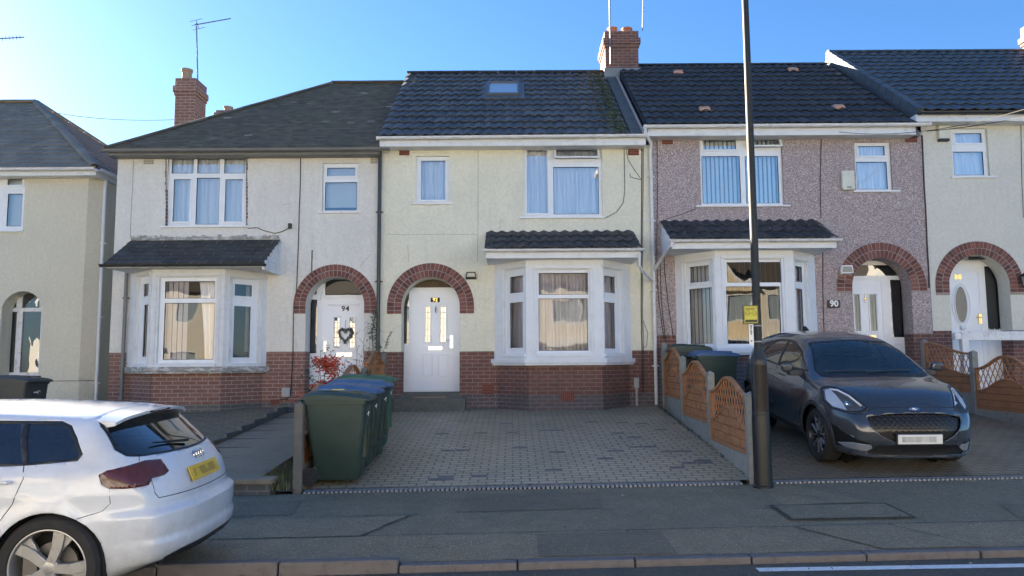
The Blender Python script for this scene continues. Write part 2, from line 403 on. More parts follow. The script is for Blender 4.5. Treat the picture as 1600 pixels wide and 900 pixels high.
M['block90'] = brick_mat('dark block paving', (0.284, 0.236, 0.162), (0.366, 0.302, 0.208), (0.092, 0.077, 0.048), .21, .125, .012, var=(0.199, 0.164, 0.115), rough=.55, stain=(0.150, 0.126, 0.086), wet=.22)
M['crazy'] = brick_mat('old garden setts', (0.251, 0.201, 0.132), (0.319, 0.248, 0.163), (0.117, 0.097, 0.058), .31, .15, .014, var=(0.168, 0.138, 0.089), rough=.85, stain=(0.133, 0.117, 0.063))
M['slab'] = plain('concrete slab', (0.285, 0.228, 0.157), .85, var=.25, vs=2, bump=.5, bs=110, dirt=(0.151, 0.132, 0.073), dirt_amt=.6)
M['soil'] = plain('damp soil', (.11, .095, .065), .95, var=.4, vs=12, bump=1, bs=30)
M['line'] = plain('worn white road paint', (.72, .73, .72), .7, var=.08, dirt=(.2, .2, .2), dirt_amt=.6, vs=9, bump=.5, bs=110)
M['earth'] = plain('rough ground', (.10, .10, .08), .95, var=.3)
M['concrete'] = plain('concrete', (.30, .29, .25), .85, var=.18, vs=4, bump=.5, bs=100, dirt=(.15, .17, .10), dirt_amt=.7)
M['concrete_dk'] = plain('mossy step concrete', (.14, .14, .12), .85, var=.3, vs=5, bump=.6, bs=80, dirt=(.06, .07, .05), dirt_amt=.7)
mb = MB(); ys = [-250, -60, -20, -7, -4, 0, 5.9, 6.05, 8.75, 11, 14.6, 30, 80, 300]; xs = [-300, -60, -30, -15, -8, 0, 8, 15, 30, 60, 300]
mb.add([(x, y, GZ(x, y)-.035 if y < 5.96 else GZ(x, min(y, 30))-.05) for y in ys for x in xs],
       [(j*len(xs)+i, j*len(xs)+i+1, (j+1)*len(xs)+i+1, (j+1)*len(xs)+i) for j in range(len(ys)-1) for i in range(len(xs)-1)])
struct(mb.shear().build('ground', M['earth']))
struct(sheet('road', -60, 60, -1.6, 5.945, M['road'], 0, 60, 20))
# kerb: separate stones, dropped along the drives
mb = MB(); x = -30
while x < 30:
    l = .91 if not (3.05 < x < 3.3) else .42; g = .012
    up = max(0, min(1, (-.9-x)/1.0))*.05 + random.uniform(-.004, .004)
    a, b = x+g/2, x+l-g/2; j = random.uniform(-.008, .008)
    z0, z1 = GZ(a, 6.0)+up, GZ(b, 6.0)+up
    mb.add([(a, 5.965+j, z0-.2), (b, 5.965+j, z1-.2), (b, 6.075+j, z1-.2), (a, 6.075+j, z0-.2), (a, 5.972+j, z0+.004), (b, 5.972+j, z1+.004), (b, 6.075+j, z1+.006), (a, 6.075+j, z0+.006)],
           [(3, 2, 1, 0), (4, 5, 6, 7), (0, 1, 5, 4), (2, 3, 7, 6), (1, 2, 6, 5), (3, 0, 4, 7)])
    x += l
struct(mb.shear().build('kerb', M['kerb'], bevel=.012))
struct(sheet('pavement', -40, 40, 6.07, 8.75, M['pave'], 0, 80, 8))
struct(sheet('pavement_strip', -4.6, 40, 6.09, 6.85, M['pave2'], .004, 50, 3))
def poly_sheet(name, pts, mat, lift):
    mb = MB(); mb.add([(x, y, GZ(x, y)+lift) for x, y in pts], [list(range(len(pts)))])
    return struct(mb.shear().build(name, mat))
poly_sheet('pavement_patch', [(-3.2, 6.9), (-1.35, 6.88), (-1.05, 7.55), (-3.0, 7.6)], M['pave2'], .005)
poly_sheet('pavement_patch', [(2.95, 6.1), (3.75, 6.1), (3.35, 6.84), (2.5, 6.84)], M['pave2'], .009)
poly_sheet('pavement_patch', [(2.7, 7.7), (3.6, 7.75), (3.2, 8.6), (2.75, 8.7)], M['pave2'], .005)
poly_sheet('pavement_patch', [(-.6, 7.7), (.9, 7.72), (.95, 8.5), (-.5, 8.55)], M['pave3'], .005)
poly_sheet('pavement_patch', [(-4.4, 7.75), (-2.2, 7.72), (-2.3, 8.4), (-4.5, 8.35)], M['pave3'], .005)
poly_sheet('pavement_patch', [(4.6, 6.88), (6.4, 6.88), (6.5, 7.5), (4.8, 7.55)], M['pave3'], .005)
poly_sheet('pavement_patch', [(.2, 6.12), (1.3, 6.12), (1.3, 6.8), (.2, 6.8)], M['pave3'], .009)
# cracks and seams in the tarmac: thin dark fillets
mb = MB()
def seam(p0, p1, w=.010, n=24, amp=.012):
    p0, p1 = Vector(p0), Vector(p1); d = (p1-p0).normalized(); q = Vector((-d.y, d.x)); L = []; 
    for i in range(n+1):
        c = p0.lerp(p1, i/n) + q*random.uniform(-amp, amp); ww = w*random.uniform(.4, 1.2)
        L.append((c-q*ww/2, c+q*ww/2))
    for i in range(n):
        a, b, c, e = L[i][0], L[i+1][0], L[i+1][1], L[i][1]
        mb.quad(*[(v.x, v.y, GZ(v.x, v.y)+.012) for v in (a, b, c, e)])
seam((-8, 6.86), (12, 6.86), .012, 120, .01); seam((-3.2, 6.9), (-3.0, 7.6)); seam((-1.35, 6.88), (-1.0, 7.6), .02, 14); seam((-.9, 7.6), (-1.5, 7.62), .012, 10)
seam((2.95, 6.1), (2.5, 6.84)); seam((3.75, 6.1), (3.35, 6.84)); seam((2.2, 8.7), (3.6, 7.7), .008, 20)
seam((-8, 7.62), (-1.2, 7.6), .010, 50)
M['crackfill'] = plain('dirt in the cracks', (.03, .032, .03), .95)
struct(mb.shear().build('pavement_seam', M['crackfill']))
# white line in the road
mb = MB(); n = 40
for i in range(n):
    a, b = 1.83+i*(18-1.83)/n, 1.83+(i+1)*(18-1.83)/n
    mb.quad(*[(x, y, GZ(x, 5)+.004) for x, y in ((a, 5.80), (b, 5.80), (b, 5.90), (a, 5.90))])
struct(mb.build('road_marking', M['line']))
# drives and gardens
struct(sheet('driveway', -2.46, 2.80, 8.932, 14.98, M['block'], .008, 10, 14))
struct(sheet('driveway', 2.90, 7.92, 8.932, 14.98, M['block90'], .008, 10, 14))
struct(sheet('driveway', 8.08, 14.5, 8.75, 14.98, M['block90'], .008, 10, 14))
mb = MB(); pz = lambda x, y: GZ(x, y)+.010+.13*max(0, 1-(y-9)/5.5)
for i in range(14):
    y0, y1 = 9.0+i*.427, 9.0+(i+1)*.427; mb.quad(*[(x, y, pz(x, y)) for x, y in ((-4.35, y0), (-2.95, y0), (-2.95, y1), (-4.35, y1))])
mb.quad((-2.95, 9.0, .0), (-2.95, 14.9, .5), (-2.95, 14.9, pz(-2.95, 14.9)), (-2.95, 9.0, pz(-2.95, 9)))
struct(mb.build('front_path', M['slab']))
struct(sheet('front_garden_paving', -8.3, -4.42, 10.0, 14.98, M['crazy'], .11, 8, 12))
struct(sheet('garden_border', -2.95, -2.50, 8.80, 14.9, M['soil'], .02, 3, 14))
struct(sheet('front_yard', -30, -8.3, 8.75, 15.98, M['slab'], .008, 12, 8))
struct(sheet('front_garden_edge', -8.3, -4.36, 8.75, 10.0, M['soil'], .02, 8, 4))
mb = MB()                                               # edging between setts and slab path
for j in range(9):
    y = 9.2+j*.62; mb.box(-4.43, -4.36, y, y+.6, GZ(-4.4, y)-.05, GZ(-4.4, y+.3)+.15)
struct(mb.build('path_edging', M['concrete_dk'], bevel=.01))
mb = MB()                                               # joints across the slab path
for y in (9.5, 10.25, 11.0, 11.75, 12.5, 13.25, 14): mb.box(-4.34, -2.96, y, y+.014, pz(-3.6, y)-.01, pz(-4.2, y)+.0065)
struct(mb.build('path_joint', M['crackfill']))
# darker single blocks in the drive
mb = MB()
for i in range(26):
    x = random.uniform(-1.3, 2.4); y = random.uniform(9.1, 13.2)
    j = round(y/.118)*.118+.006; k = (random.randint(0, 1)*.1025)+round(x/.205)*.205+.006
    for q in range(random.choice((1, 1, 2))):
        a = k+q*.205; mb.quad(*[(p, r, GZ(p, r)+.0125) for p, r in ((a, j), (a+.192, j), (a+.192, j+.105), (a, j+.105))])
M['block_dk'] = island_mat('dark replaced blocks', [(0, (.16, .16, .15)), (.6, (.21, .205, .19)), (1, (.24, .19, .165))], .7)
struct(mb.build('driveway_dark_blocks', M['block_dk']))
# slotted drain channels
def drain(x0, x1, label):
    e = empty('drain_channel', ((x0+x1)/2, 8.80, GZ((x0+x1)/2, 8.8)))
    tag(e, label, 'drain')
    g = MB(); n = int((x1-x0)/.052)
    for i in range(n):
        a = x0+(i+.5)*(x1-x0)/n; z = GZ(a, 8.8)
        g.box(a-.015, a+.015, 8.765, 8.915, z-.02, z+.014)
    for y in (8.915,):
        for i in range(12):
            a, b = x0+i*(x1-x0)/12, x0+(i+1)*(x1-x0)/12
            za, zb = GZ(a, 8.8), GZ(b, 8.8)
            g.add([(a, y, za-.06), (b, y, zb-.06), (b, y+.016, zb-.06), (a, y+.016, za-.06), (a, y, za+.013), (b, y, zb+.013), (b, y+.016, zb+.013), (a, y+.016, za+.013)],
                  [(3, 2, 1, 0), (4, 5, 6, 7), (0, 1, 5, 4), (2, 3, 7, 6), (1, 2, 6, 5), (3, 0, 4, 7)])
    g.build('grating', M['galv'], e)
    c = MB()
    for i in range(12):
        a, b = x0+i*(x1-x0)/12, x0+(i+1)*(x1-x0)/12
        c.quad((a, 8.76, GZ(a, 8.8)-.012), (b, 8.76, GZ(b, 8.8)-.012), (b, 8.918, GZ(b, 8.8)-.012), (a, 8.918, GZ(a, 8.8)-.012))
    c.build('channel', M['hole'], e)
M['galv'] = plain('dull galvanised steel', (.29, .29, .28), .6, metal=.0, var=.2, dirt=(.12, .12, .1))
drain(-2.40, 2.62, 'slotted grey drain channel between the grey block drive and the pavement')
drain(2.98, 7.9, 'slotted grey drain channel in front of the dark parked crossover')
# utility cover
mb = MB(); cz = lambda x, y: GZ(x, y)+.010
cov = [(2.56, 7.72), (3.86, 7.66), (3.52, 7.06), (2.36, 7.10)]
X0, X1, Y0, Y1 = 2.55, 3.72, 7.12, 7.72
e = empty('utility_cover', (3.1, 7.4, GZ(3.1, 7.4))); tag(e, 'rectangular pavement cover with a mossy sunken rim, filled with tarmac', 'utility cover')
f = MB()
for a, b, c, d in ((X0, X1, Y0, Y0+.03), (X0, X1, Y1-.03, Y1), (X0, X0+.03, Y0+.03, Y1-.03), (X1-.03, X1, Y0+.03, Y1-.03)):
    f.quad((a, c, cz(a, c)), (b, c, cz(b, c)), (b, d, cz(b, d)), (a, d, cz(a, d)))
M['mossrim'] = plain('mossy iron rim', (.045, .05, .032), .9, var=.4, vs=14, dirt=(.10, .11, .05))
f.build('rim', M['mossrim'], e)
f = MB(); a, b, c, d = X0+.04, X1-.04, Y0+.04, Y1-.04
f.quad((a, c, cz(a, c)+.003), (b, c, cz(b, c)+.003), (b, d, cz(b, d)+.003), (a, d, cz(a, d)+.003)); f.build('lid', M['pave'], e)
# fallen leaves and litter scraps
mb = MB()
for i in range(330):
    x = random.uniform(-6, 8)
    y = random.choice((random.uniform(6.1, 8.7), random.uniform(5.7, 5.95), random.uniform(8.9, 14.5), random.uniform(14.0, 14.7)))
    if y > 8.7 and x < -2.4: continue
    s = random.uniform(.007, .022) if y < 9 else random.uniform(.012, .03)
    a = random.uniform(0, 6.3); z = GZ(x, y)+.016
    c, d = math.cos(a)*s, math.sin(a)*s
    mb.quad((x-c, y-d, z), (x+d*.5, y-c*.5, z+s*.5), (x+c, y+d, z+.003), (x-d*.5, y+c*.5, z+s*.35))
for i in range(150):                                   # flattened gum and grit
    x, y = random.uniform(-5, 7), random.uniform(6.15, 8.7); r = random.uniform(.006, .017); z = GZ(x, y)+.0135
    mb.add([(x+r*math.cos(k*1.05)*random.uniform(.8, 1.1), y+r*math.sin(k*1.05), z) for k in range(6)], [list(range(6))])
M['leaf_l'] = island_mat('fallen leaves', [(0, (.06, .045, .03)), (.5, (.16, .12, .07)), (.85, (.3, .27, .2)), (1, (.65, .65, .6))], .7)
tag(mb.shear().build('fallen_leaves', M['leaf_l']), 'small dry leaves and scraps scattered over pavement and drives', 'leaves', kind='stuff')
# ---------------------------------------------------------------- house helpers
def up_(F, px, py):
    d = P(px, py, 10) - CAM
    t = (F.o - CAM).dot(F.n)/d.dot(F.n); p = CAM + d*t
    return (p-F.o).dot(F.t), p.z
def rp(F, px0, py0, px1, py1):
    mx, my = (px0+px1)/2, (py0+py1)/2
    return up_(F, px0, my)[0], up_(F, px1, my)[0], up_(F, mx, py1)[1], up_(F, mx, py0)[1]
def ring(mb, F, r, w, d0, d1):
    a, b, c, d = r
    mb.box(a, b, d0, d1, c, c+w, F); mb.box(a, b, d0, d1, d-w, d, F)
    mb.box(a, a+w, d0, d1, c+w, d-w, F); mb.box(b-w, b, d0, d1, c+w, d-w, F)
def window(par, F, r, cells, glass='glass', sash=(), sill=None, d=.045, mat='upvc', curtain=None, cmat='curtain', sill_mat='upvc', cfold=.085, tilt=None, sillh=.035, label=None):
    mb = MB(); wall(mb, F, r[0], r[1], r[2], r[3], cells, depth=.055, d0=d, rim=True)
    for i in sash:                                    # opening lights stand proud of the frame
        c = cells[i]; g = .032
        ring(mb, F, (c[0]-g, c[1]+g, c[2]-g, c[3]+g), g+.006, d-.014, d+.01)
        mb.box(c[0]-g-.005, c[1]+g+.005, d-.003, d+.001, c[2]-g-.005, c[2]-g+.0, F)
    w = mb.build('window', M[mat], par, bevel=.005, seg=1)
    if label: w['label'] = label
    g = MB()
    for i, c in enumerate(cells):
        if tilt and i == tilt[0]: continue
        g.quad(F(c[0], d+.018, c[2]), F(c[1], d+.018, c[2]), F(c[1], d+.018, c[3]), F(c[0], d+.018, c[3]))
    g.build('pane', M[glass], w)
    gk = MB()                                          # thin dark gaskets round the panes
    for i, c in enumerate(cells): ring(gk, F, (c[0], c[1], c[2], c[3]), .008, d+.006, d+.017)
    gk.build('gasket', M['hole'], w)
    if tilt:                                           # a top light standing ajar
        i, out = tilt; c = cells[i]; ww = .042; t = MB(); T = MB()
        H = c[3]-c[2]+2*ww; ang = math.asin(min(.9, out/H))
        G = lambda u, e, z: F(u, d-.02-(c[3]+ww-z)*math.sin(ang)+e, c[3]+ww-(c[3]+ww-z)*math.cos(ang))
        ring(t, G, (c[0]-ww, c[1]+ww, c[2]-ww, c[3]+ww), ww, -.02, .02)
        o = t.build('open_top_light', M[mat], w, bevel=.004, seg=1)
        T.quad(G(c[0], 0, c[2]), G(c[1], 0, c[2]), G(c[1], 0, c[3]), G(c[0], 0, c[3])); T.build('open_pane', M[glass], w)
    if sill:
        s = MB(); s.box(sill[0], sill[1], -.055, d+.02, sill[2]-sillh, sill[2], F); s.build('sill', M[sill_mat], w, bevel=.005, seg=1)
    for spec in (curtain or ()):
        kind, u0, u1, z0, z1 = spec[:5]; cm = spec[5] if len(spec) > 5 else cmat
        s = MB(); dd = d+.13
        if kind == 'net':
            n = max(8, int((u1-u0)/.012)); ph = random.random()*6; pts = []
            for j in range(9):
                zt = j/8; z = z0+(z1-z0)*zt
                for i in range(n+1):
                    u = u0+(u1-u0)*i/n
                    a = .034*math.sin(u*2*math.pi/cfold+ph+.8*math.sin(u*7+ph)+.5*zt) + .016*math.sin(u*2*math.pi/(cfold*.43)+ph*2+zt)
                    pts.append(F(u, dd+a*(1.1-.4*zt), z))
            s.add(pts, [(j*(n+1)+i, j*(n+1)+i+1, (j+1)*(n+1)+i+1, (j+1)*(n+1)+i) for j in range(8) for i in range(n)])
            s.build('curtain', M[cm], w, smooth=True, sharp=80)
        if kind == 'drape':                              # gathered towards one side, widening upwards
            n = 26; pts = []; side = spec[6]
            for j in range(13):
                zt = j/12; z = z0+(z1-z0)*zt; wd = (u1-u0)*(.62+.38*zt**1.6)
                for i in range(n+1):
                    f = i/n; u = (u1-wd*f) if side > 0 else (u0+wd*f)
                    pts.append(F(u, dd+.02*math.sin(f*22+zt), z))
            s.add(pts, [(j*(n+1)+i, j*(n+1)+i+1, (j+1)*(n+1)+i+1, (j+1)*(n+1)+i) for j in range(12) for i in range(n)])
            s.build('curtain', M[cm], w, smooth=True, sharp=80)
        if kind == 'slats':
            u = u0; p = spec[6] if len(spec) > 6 else .085; wd = p*.8; an = spec[7] if len(spec) > 7 else .55
            while u < u1-wd*.5:
                a = an+random.uniform(-.05, .05); c_, s_ = math.cos(a)*wd/2, math.sin(a)*wd/2; m_ = u+wd/2
                s.quad(F(m_-c_, dd-s_, z0), F(m_+c_, dd+s_, z0), F(m_+c_, dd+s_, z1), F(m_-c_, dd-s_, z1)); u += p
            s.build('vertical_blind', M[cm], w)
        if kind == 'venetian':
            z = z0
            while z < z1: s.quad(F(u0, dd, z), F(u1, dd, z), F(u1, dd-.02, z+.022), F(u0, dd-.02, z+.022)); z += .026
            s.build('venetian_blind', M[cm], w)
    return w
def roof_tiles(par, name, mat, A, B, H, tw=.21, gauge=.40, kind='roman', clips=None, jit=.005, roll=.034, lip=.040, smooth=True):
    A, B, H = Vector(A), Vector(B), Vector(H)
    u = (B-A).normalized(); v = H.normalized(); n = u.cross(v).normalized(); W, L = (B-A).length, H.length
    mb = MB(); nr = max(1, round(L/gauge)); g = L/nr; nc = max(1, round(W/tw)); t = W/nc; k = 8 if kind == 'roman' else 1
    for r in range(nr):
        off = t/2 if (kind == 'flat' and r % 2) else 0
        for c in range(-1 if off else 0, nc):
            j0, j1 = random.uniform(-jit, jit), random.uniform(-jit, jit); dv = random.uniform(-jit, jit)*1.5
            a, b = max(0, c*t+off), min(W, (c+1)*t+off)
            if b-a < .01: continue
            pts = []
            for i in range(k+1):
                s = i/k; h = roll*(.5-.5*math.cos(2*math.pi*s))**1.0 if kind == 'roman' else 0
                uu = a+(b-a)*(.006 if kind == 'flat' and i == 0 else 0)+(b-a)*s*(.985 if kind == 'flat' else 1)
                base = A+u*uu
                jj = j0*(1-s)+j1*s
                lo_ = h+lip*.45+jj if kind == 'roman' else h-.02+jj
                pts += [base+v*(r*g-.012+dv)+n*lo_, base+v*(r*g-.012+dv)+n*(h+lip+jj), base+v*((r+1)*g+.02)+n*(h*.95+.0), base+v*(r*g+.10)+n*(lo_-.006)]
            fs = []
            for i in range(k):
                p, q = i*4, (i+1)*4; fs += [(p, q, q+1, p+1), (p+1, q+1, q+2, p+2)]
                if kind == 'roman': fs.append((p+3, q+3, q, p))
            mb.add(pts, fs)
    return mb.build(name, mat, par, smooth=smooth and kind == 'roman', sharp=50, clips=clips)
def gutter(par, p0, p1, mat, r=.055, name='gutter', brackets=4):
    p0, p1 = Vector(p0), Vector(p1); mb = MB(); t = (p1-p0).normalized(); out = Vector((t.y, -t.x, 0))
    prof = [(math.cos(math.pi*k/8)*r, -math.sin(math.pi*k/8)*r) for k in range(9)]
    inner = [(x*.88, z*.88) for x, z in prof[::-1]]
    mb.prism(prof+inner, 0, (p1-p0).length, lambda a, z, l: p0+t*l+out*a+Vector((0, 0, z)))
    for s in range(brackets+1):
        l = (p1-p0).length*(s+.0)/max(1, brackets); l = min(max(l, .012), (p1-p0).length-.012)
        b = [(x*1.14, z*1.14) for x, z in prof]+[(x*1.0, z*1.0) for x, z in prof[::-1]]
        mb.prism(b, l-.02, l+.02, lambda a, z, q: p0+t*q+out*a+Vector((0, 0, z)))
    return mb.build(name, mat, par, smooth=True, sharp=40)
def pipe(par, pts, mat, r=.034, name='downpipe', clips_at=()):
    mb = MB(); mb.tube(pts, r, 12)
    for z in clips_at:
        for a, b in zip(pts[:-1], pts[1:]):
            a, b = Vector(a), Vector(b)
            if (a.z-z)*(b.z-z) < 0:
                c = a.lerp(b, (z-a.z)/(b.z-a.z)); mb.tube([c-Vector((0, 0, .02)), c+Vector((0, 0, .02))], r*1.25, 12); mb.box(c.x-r*2, c.x+r*2, c.y+r*.2, c.y+r*1.2, z-.012, z+.012)
    return mb.build(name, mat, par, smooth=True, sharp=45)
def cable(par, pxs, r=.006, d=-.022, name='cable', F=FAC, mat='cable'):
    pts = []
    for i, (x, y) in enumerate(pxs):
        u, z = up_(F, x, y); pts.append(F(u, d, z))
    out = [pts[0]]
    for a, b in zip(pts[:-1], pts[1:]):
        n = max(1, int((b-a).length/.35))
        for k in range(1, n+1): out.append(a.lerp(b, k/n)+Vector((random.uniform(-.005, .005) if k < n else 0, 0, 0)))
    mb = MB(); mb.tube(out, r, 5); return mb.build(name, M[mat], par, smooth=True)
def air_brick(par, F, r, mat='vent', cols=6, rows=3):
    mb = MB(); mb.box(r[0], r[1], -.022, .02, r[2], r[3], F); o = mb.build('air_brick', M[mat], par)
    h = MB(); w = (r[1]-r[0])/cols; t = (r[3]-r[2])/rows
    for i in range(cols):
        for j in range(rows):
            a = r[0]+w*i; b = r[2]+t*j
            h.quad(F(a+w*.28, -.025, b+t*.28), F(a+w*.72, -.025, b+t*.28), F(a+w*.72, -.025, b+t*.72), F(a+w*.28, -.025, b+t*.72))
    h.build('hole', M['hole'], o); return o
def brick_arch(par, F, cx, cz, ri, ro, zb, d=-.03, mat='arch'):
    mb = MB(); bk = MB(); n = 40
    prof = [(cx+ri*1.004*math.cos(math.pi*k/n), cz+ri*1.004*math.sin(math.pi*k/n)) for k in range(n+1)]
    outp = [(cx+ro*.996*math.cos(math.pi*k/n), cz+ro*.996*math.sin(math.pi*k/n)) for k in range(n+1)]
    G = lambda u, z, a: F(u, a, z)
    for k in range(n): bk.prism([prof[k], outp[k], outp[k+1], prof[k+1]], d+.005, .05, G)
    for s in (-1, 1):
        a, b = sorted((cx+s*ri*1.004, cx+s*ro*.996)); bk.box(a, b, d+.005, .05, zb, cz, F)
    bk.build('arch_mortar', M['mortar'], par)
    t = (ro-ri)/2
    for q in range(2):
        r0, r1 = ri+q*t+.004, ri+(q+1)*t-.006; rm = (r0+r1)/2; m = round(math.pi*rm/.082)
        for k in range(m):
            a0, a1 = math.pi*(k+.06)/m, math.pi*(k+.94)/m; e = random.uniform(-.004, .004)
            mb.prism([(cx+r0*math.cos(a0), cz+r0*math.sin(a0)), (cx+r1*math.cos(a0), cz+r1*math.sin(a0)), (cx+r1*math.cos(a1), cz+r1*math.sin(a1)), (cx+r0*math.cos(a1), cz+r0*math.sin(a1))], d+e, .15 if q == 0 else .04, G)
        z = cz-.004
        while z-.065 > zb-.01:
            for s in (-1, 1):
                a, b = sorted((cx+s*r0, cx+s*r1)); mb.box(a, b, d+random.uniform(-.004, .004), .15 if q == 0 else .04, z-.066, z, F)
            z -= .076
    return mb.build('brick_arch', M[mat], par, bevel=.004, seg=1)
def chimney(par, x0, x1, y0, y1, z0, z1, pots, mat='brick', cor=.05, ch=.45):
    mb = MB(); mb.box(x0, x1, y0, y1, z0, z1-ch)
    mb.box(x0-cor*.5, x1+cor*.5, y0-cor*.5, y1+cor*.5, z1-ch, z1-ch+.075)
    mb.box(x0-cor, x1+cor, y0-cor, y1+cor, z1-ch+.075, z1-ch+.225)
    mb.box(x0-cor*.2, x1+cor*.2, y0-cor*.2, y1+cor*.2, z1-ch+.225, z1)
    c = mb.build('chimney', M[mat], par, bevel=.006, seg=1)
    for px_, py_, h, r, pm in pots:
        p = MB(); p.lathe([(r*1.06, -.02), (r*1.04, h*.1), (r*.92, h*.35), (r*.9, h*.78), (r*1.05, h*.80), (r*1.07, h), (r*.85, h), (r*.8, h*.5), (.001, h*.5)], (px_, py_, z1), 20)
        p.build('chimney_pot', M[pm], c, smooth=True, sharp=40)
    f = MB(); f.add([(x0, y0, z1+.001), (x1, y0, z1+.001), (x1, y1, z1+.001), (x0, y1, z1+.001), ((x0+x1)/2-.1, (y0+y1)/2, z1+.07), ((x0+x1)/2+.1, (y0+y1)/2, z1+.07)], [(0, 1, 5, 4), (1, 2, 5), (2, 3, 4, 5), (3, 0, 4)])
    f.build('flaunching', M['mortar'], c)
    return c
def ridge_tiles(par, a, b, mat, r=.13, name='ridge_tile_row', step=.45):
    a, b = Vector(a), Vector(b); L = (b-a).length; t = (b-a).normalized(); side = t.cross(Vector((0, 0, 1))).normalized(); upv = side.cross(t)
    mb = MB(); n = max(1, round(L/step)); s = L/n
    for i in range(n):
        rr = r+random.uniform(-.003, .003)
        prof = [(math.cos(math.pi*k/8)*rr, math.sin(math.pi*k/8)*rr*.62) for k in range(9)]
        prof += [(x*.85, z*.8) for x, z in prof[::-1]]
        mb.prism(prof, i*s+.004, (i+1)*s-.004, lambda p, q, l: a+t*l+side*p+upv*(q-.035))
    return mb.build(name, mat, par, smooth=True, sharp=40)
def bay(par, wall_mat, xL, xFL, xFR, xR, zs, zt, zbase, bmat, pmat, wins, zp, yf=14.3, weathered=False, sill_mat=None, curt=None, out=.07):
    """canted bay: brick base, sill slab, three facets with a window each"""
    Ls = [Vector((xL, 15, 0)), Vector((xFL, yf, 0)), Vector((xFR, yf, 0)), Vector((xR, 15, 0))]
    mb = MB(); bb = MB(); pp = MB(); hd = MB(); frames = []
    ins = .05
    for i in range(3):
        a, b = Ls[i], Ls[i+1]; L = (b-a).length; F = Pl(a, math.atan2(b.y-a.y, b.x-a.x))
        hole = rp(F, *wins[i]['r'])
        wall(mb, F, 0, L, zs, zt, [hole], depth=.11)
        # recessed-looking margin: raised bands beside the opening, and a shallow head moulding
        for e in (hole[0]-.075, hole[1]+.045):
            if 0 < e < L-.03: hd.box(e, e+.03, -.014, .003, hole[2]-.02, hole[3]+.04, F)
        hd.box(hole[0]-.06, hole[1]+.06, -.03, .003, hole[3]+.015, hole[3]+.06, F)
        hd.box(hole[0]-.03, hole[1]+.03, -.045, .04, hole[2]-.075, hole[2]-.02, F)
        frames.append((F, hole))
        a2, b2 = a+F.n*ins, b+F.n*ins
        off = ins*math.tan(abs(math.atan2(Ls[2].y-Ls[0].y, Ls[1].x-Ls[0].x))/2) if i == 1 else 0
        wall(bb, F, off if i == 1 else 0, L-(off if i == 1 else 0), zp, zs-.085, [], d0=ins)
        wall(pp, F, off if i == 1 else 0, L-(off if i == 1 else 0), zbase-.2, zp, [], d0=ins-.004)
    bw = mb.build('bay_wall', M[wall_mat], par)
    hd.build('moulding', M[wall_mat], bw, bevel=.006)
    bb.build('bay_brickwork', M[bmat], par); pp.build('bay_plinth', M[pmat], par)
    s = MB(); poly = [(xL-out, 15.0), (xFL-out*.6, yf-out*1.2), (xFR+out*.6, yf-out*1.2), (xR+out, 15.0)]
    s.prism(poly, zs-.09, zs, lambda x, y, z: Vector((x, y, z)))
    p2 = [(x+(.02 if x < (xL+xR)/2 else -.02), y+.02) for x, y in poly]
    s.prism(p2, zs-.13, zs-.0905, lambda x, y, z: Vector((x, y, z)))
    s.build('bay_sill', M[sill_mat or wall_mat], par, bevel=.01, clean=True)
    for (F, hole), w in zip(frames, wins):
        cells = [rp(F, *c) for c in w['cells']]
        cu = None
        if w.get('curt'):
            cu = []
            for c in w['curt']:
                k = list(c); q = hole
                u0 = q[0]+(q[1]-q[0])*k[1]; u1 = q[0]+(q[1]-q[0])*k[2]
                cu.append((k[0], u0, u1, q[2]-.05, q[3]+.05, *k[3:]))
        window(par, F, hole, cells, glass=w.get('glass', 'glass_bay'), sash=w.get('sash', ()), curtain=cu, d=.05)
def bay_roof(par, x0, x1, ptop, pbot, mat, fascia_mat, gut_mat, ycheek=None, tw=.21, gauge=.32, kind='roman', yo=14.02, fh=.14, lip=.026, gx=(.03, .03)):
    A = Vector((x0, yo, pbot)); B = Vector((x1, yo, pbot)); H = Vector((0, 15-yo, ptop-pbot))
    roof_tiles(par, 'bay_roof', mat, A, B, H, tw, gauge, kind, lip=lip)
    u = MB(); u.prism([(yo+.02, pbot-.035), (15, ptop-.035), (15, pbot-fh-.03), (yo+.02, pbot-fh-.03)], x0+.03, x1-.03, lambda y, z, x: Vector((x, y, z)))
    u.build('bay_fascia', M[fascia_mat], par, bevel=.004, seg=1)
    gutter(par, (x0-gx[0], yo-.05, pbot-.02), (x1+gx[1], yo-.05, pbot-.02), M[gut_mat], .05, 'bay_gutter', 5)
def door(par, F, r, strips=(), rings=(), glass='glass', mat='upvc', d=.0, slant=0.05):
    mb = MB(); wall(mb, F, r[0], r[1], r[2], r[3], strips, depth=.05, d0=d, rim=True)
    for s in rings: ring(mb, F, s, .020, d-.020, d+.003)
    for s in strips: ring(mb, F, (s[0]-.03, s[1]+.03, s[2]-.03, s[3]+.03), .026, d-.016, d+.003)
    dr = mb.build('door', M[mat], par, bevel=.004, seg=1)
    if strips:
        g = MB()
        for s in strips: g.quad(F(s[0], d+.02, s[2]), F(s[1], d+.02, s[2]), F(s[1], d+.02, s[3]), F(s[0], d+.02, s[3]))
        g.build('door_glass', M[glass], dr)
        ld = MB()
        for s in strips:
            n = 6
            for k in range(1, n): z = s[2]+(s[3]-s[2])*k/n; ld.box(s[0], s[1], d+.014, d+.019, z-.004, z+.004, F)
            m_ = (s[0]+s[1])/2; ld.box(m_-.003, m_+.003, d+.014, d+.019, s[2], s[3], F)
        ld.build('leading', M['lead'], dr)
    return dr
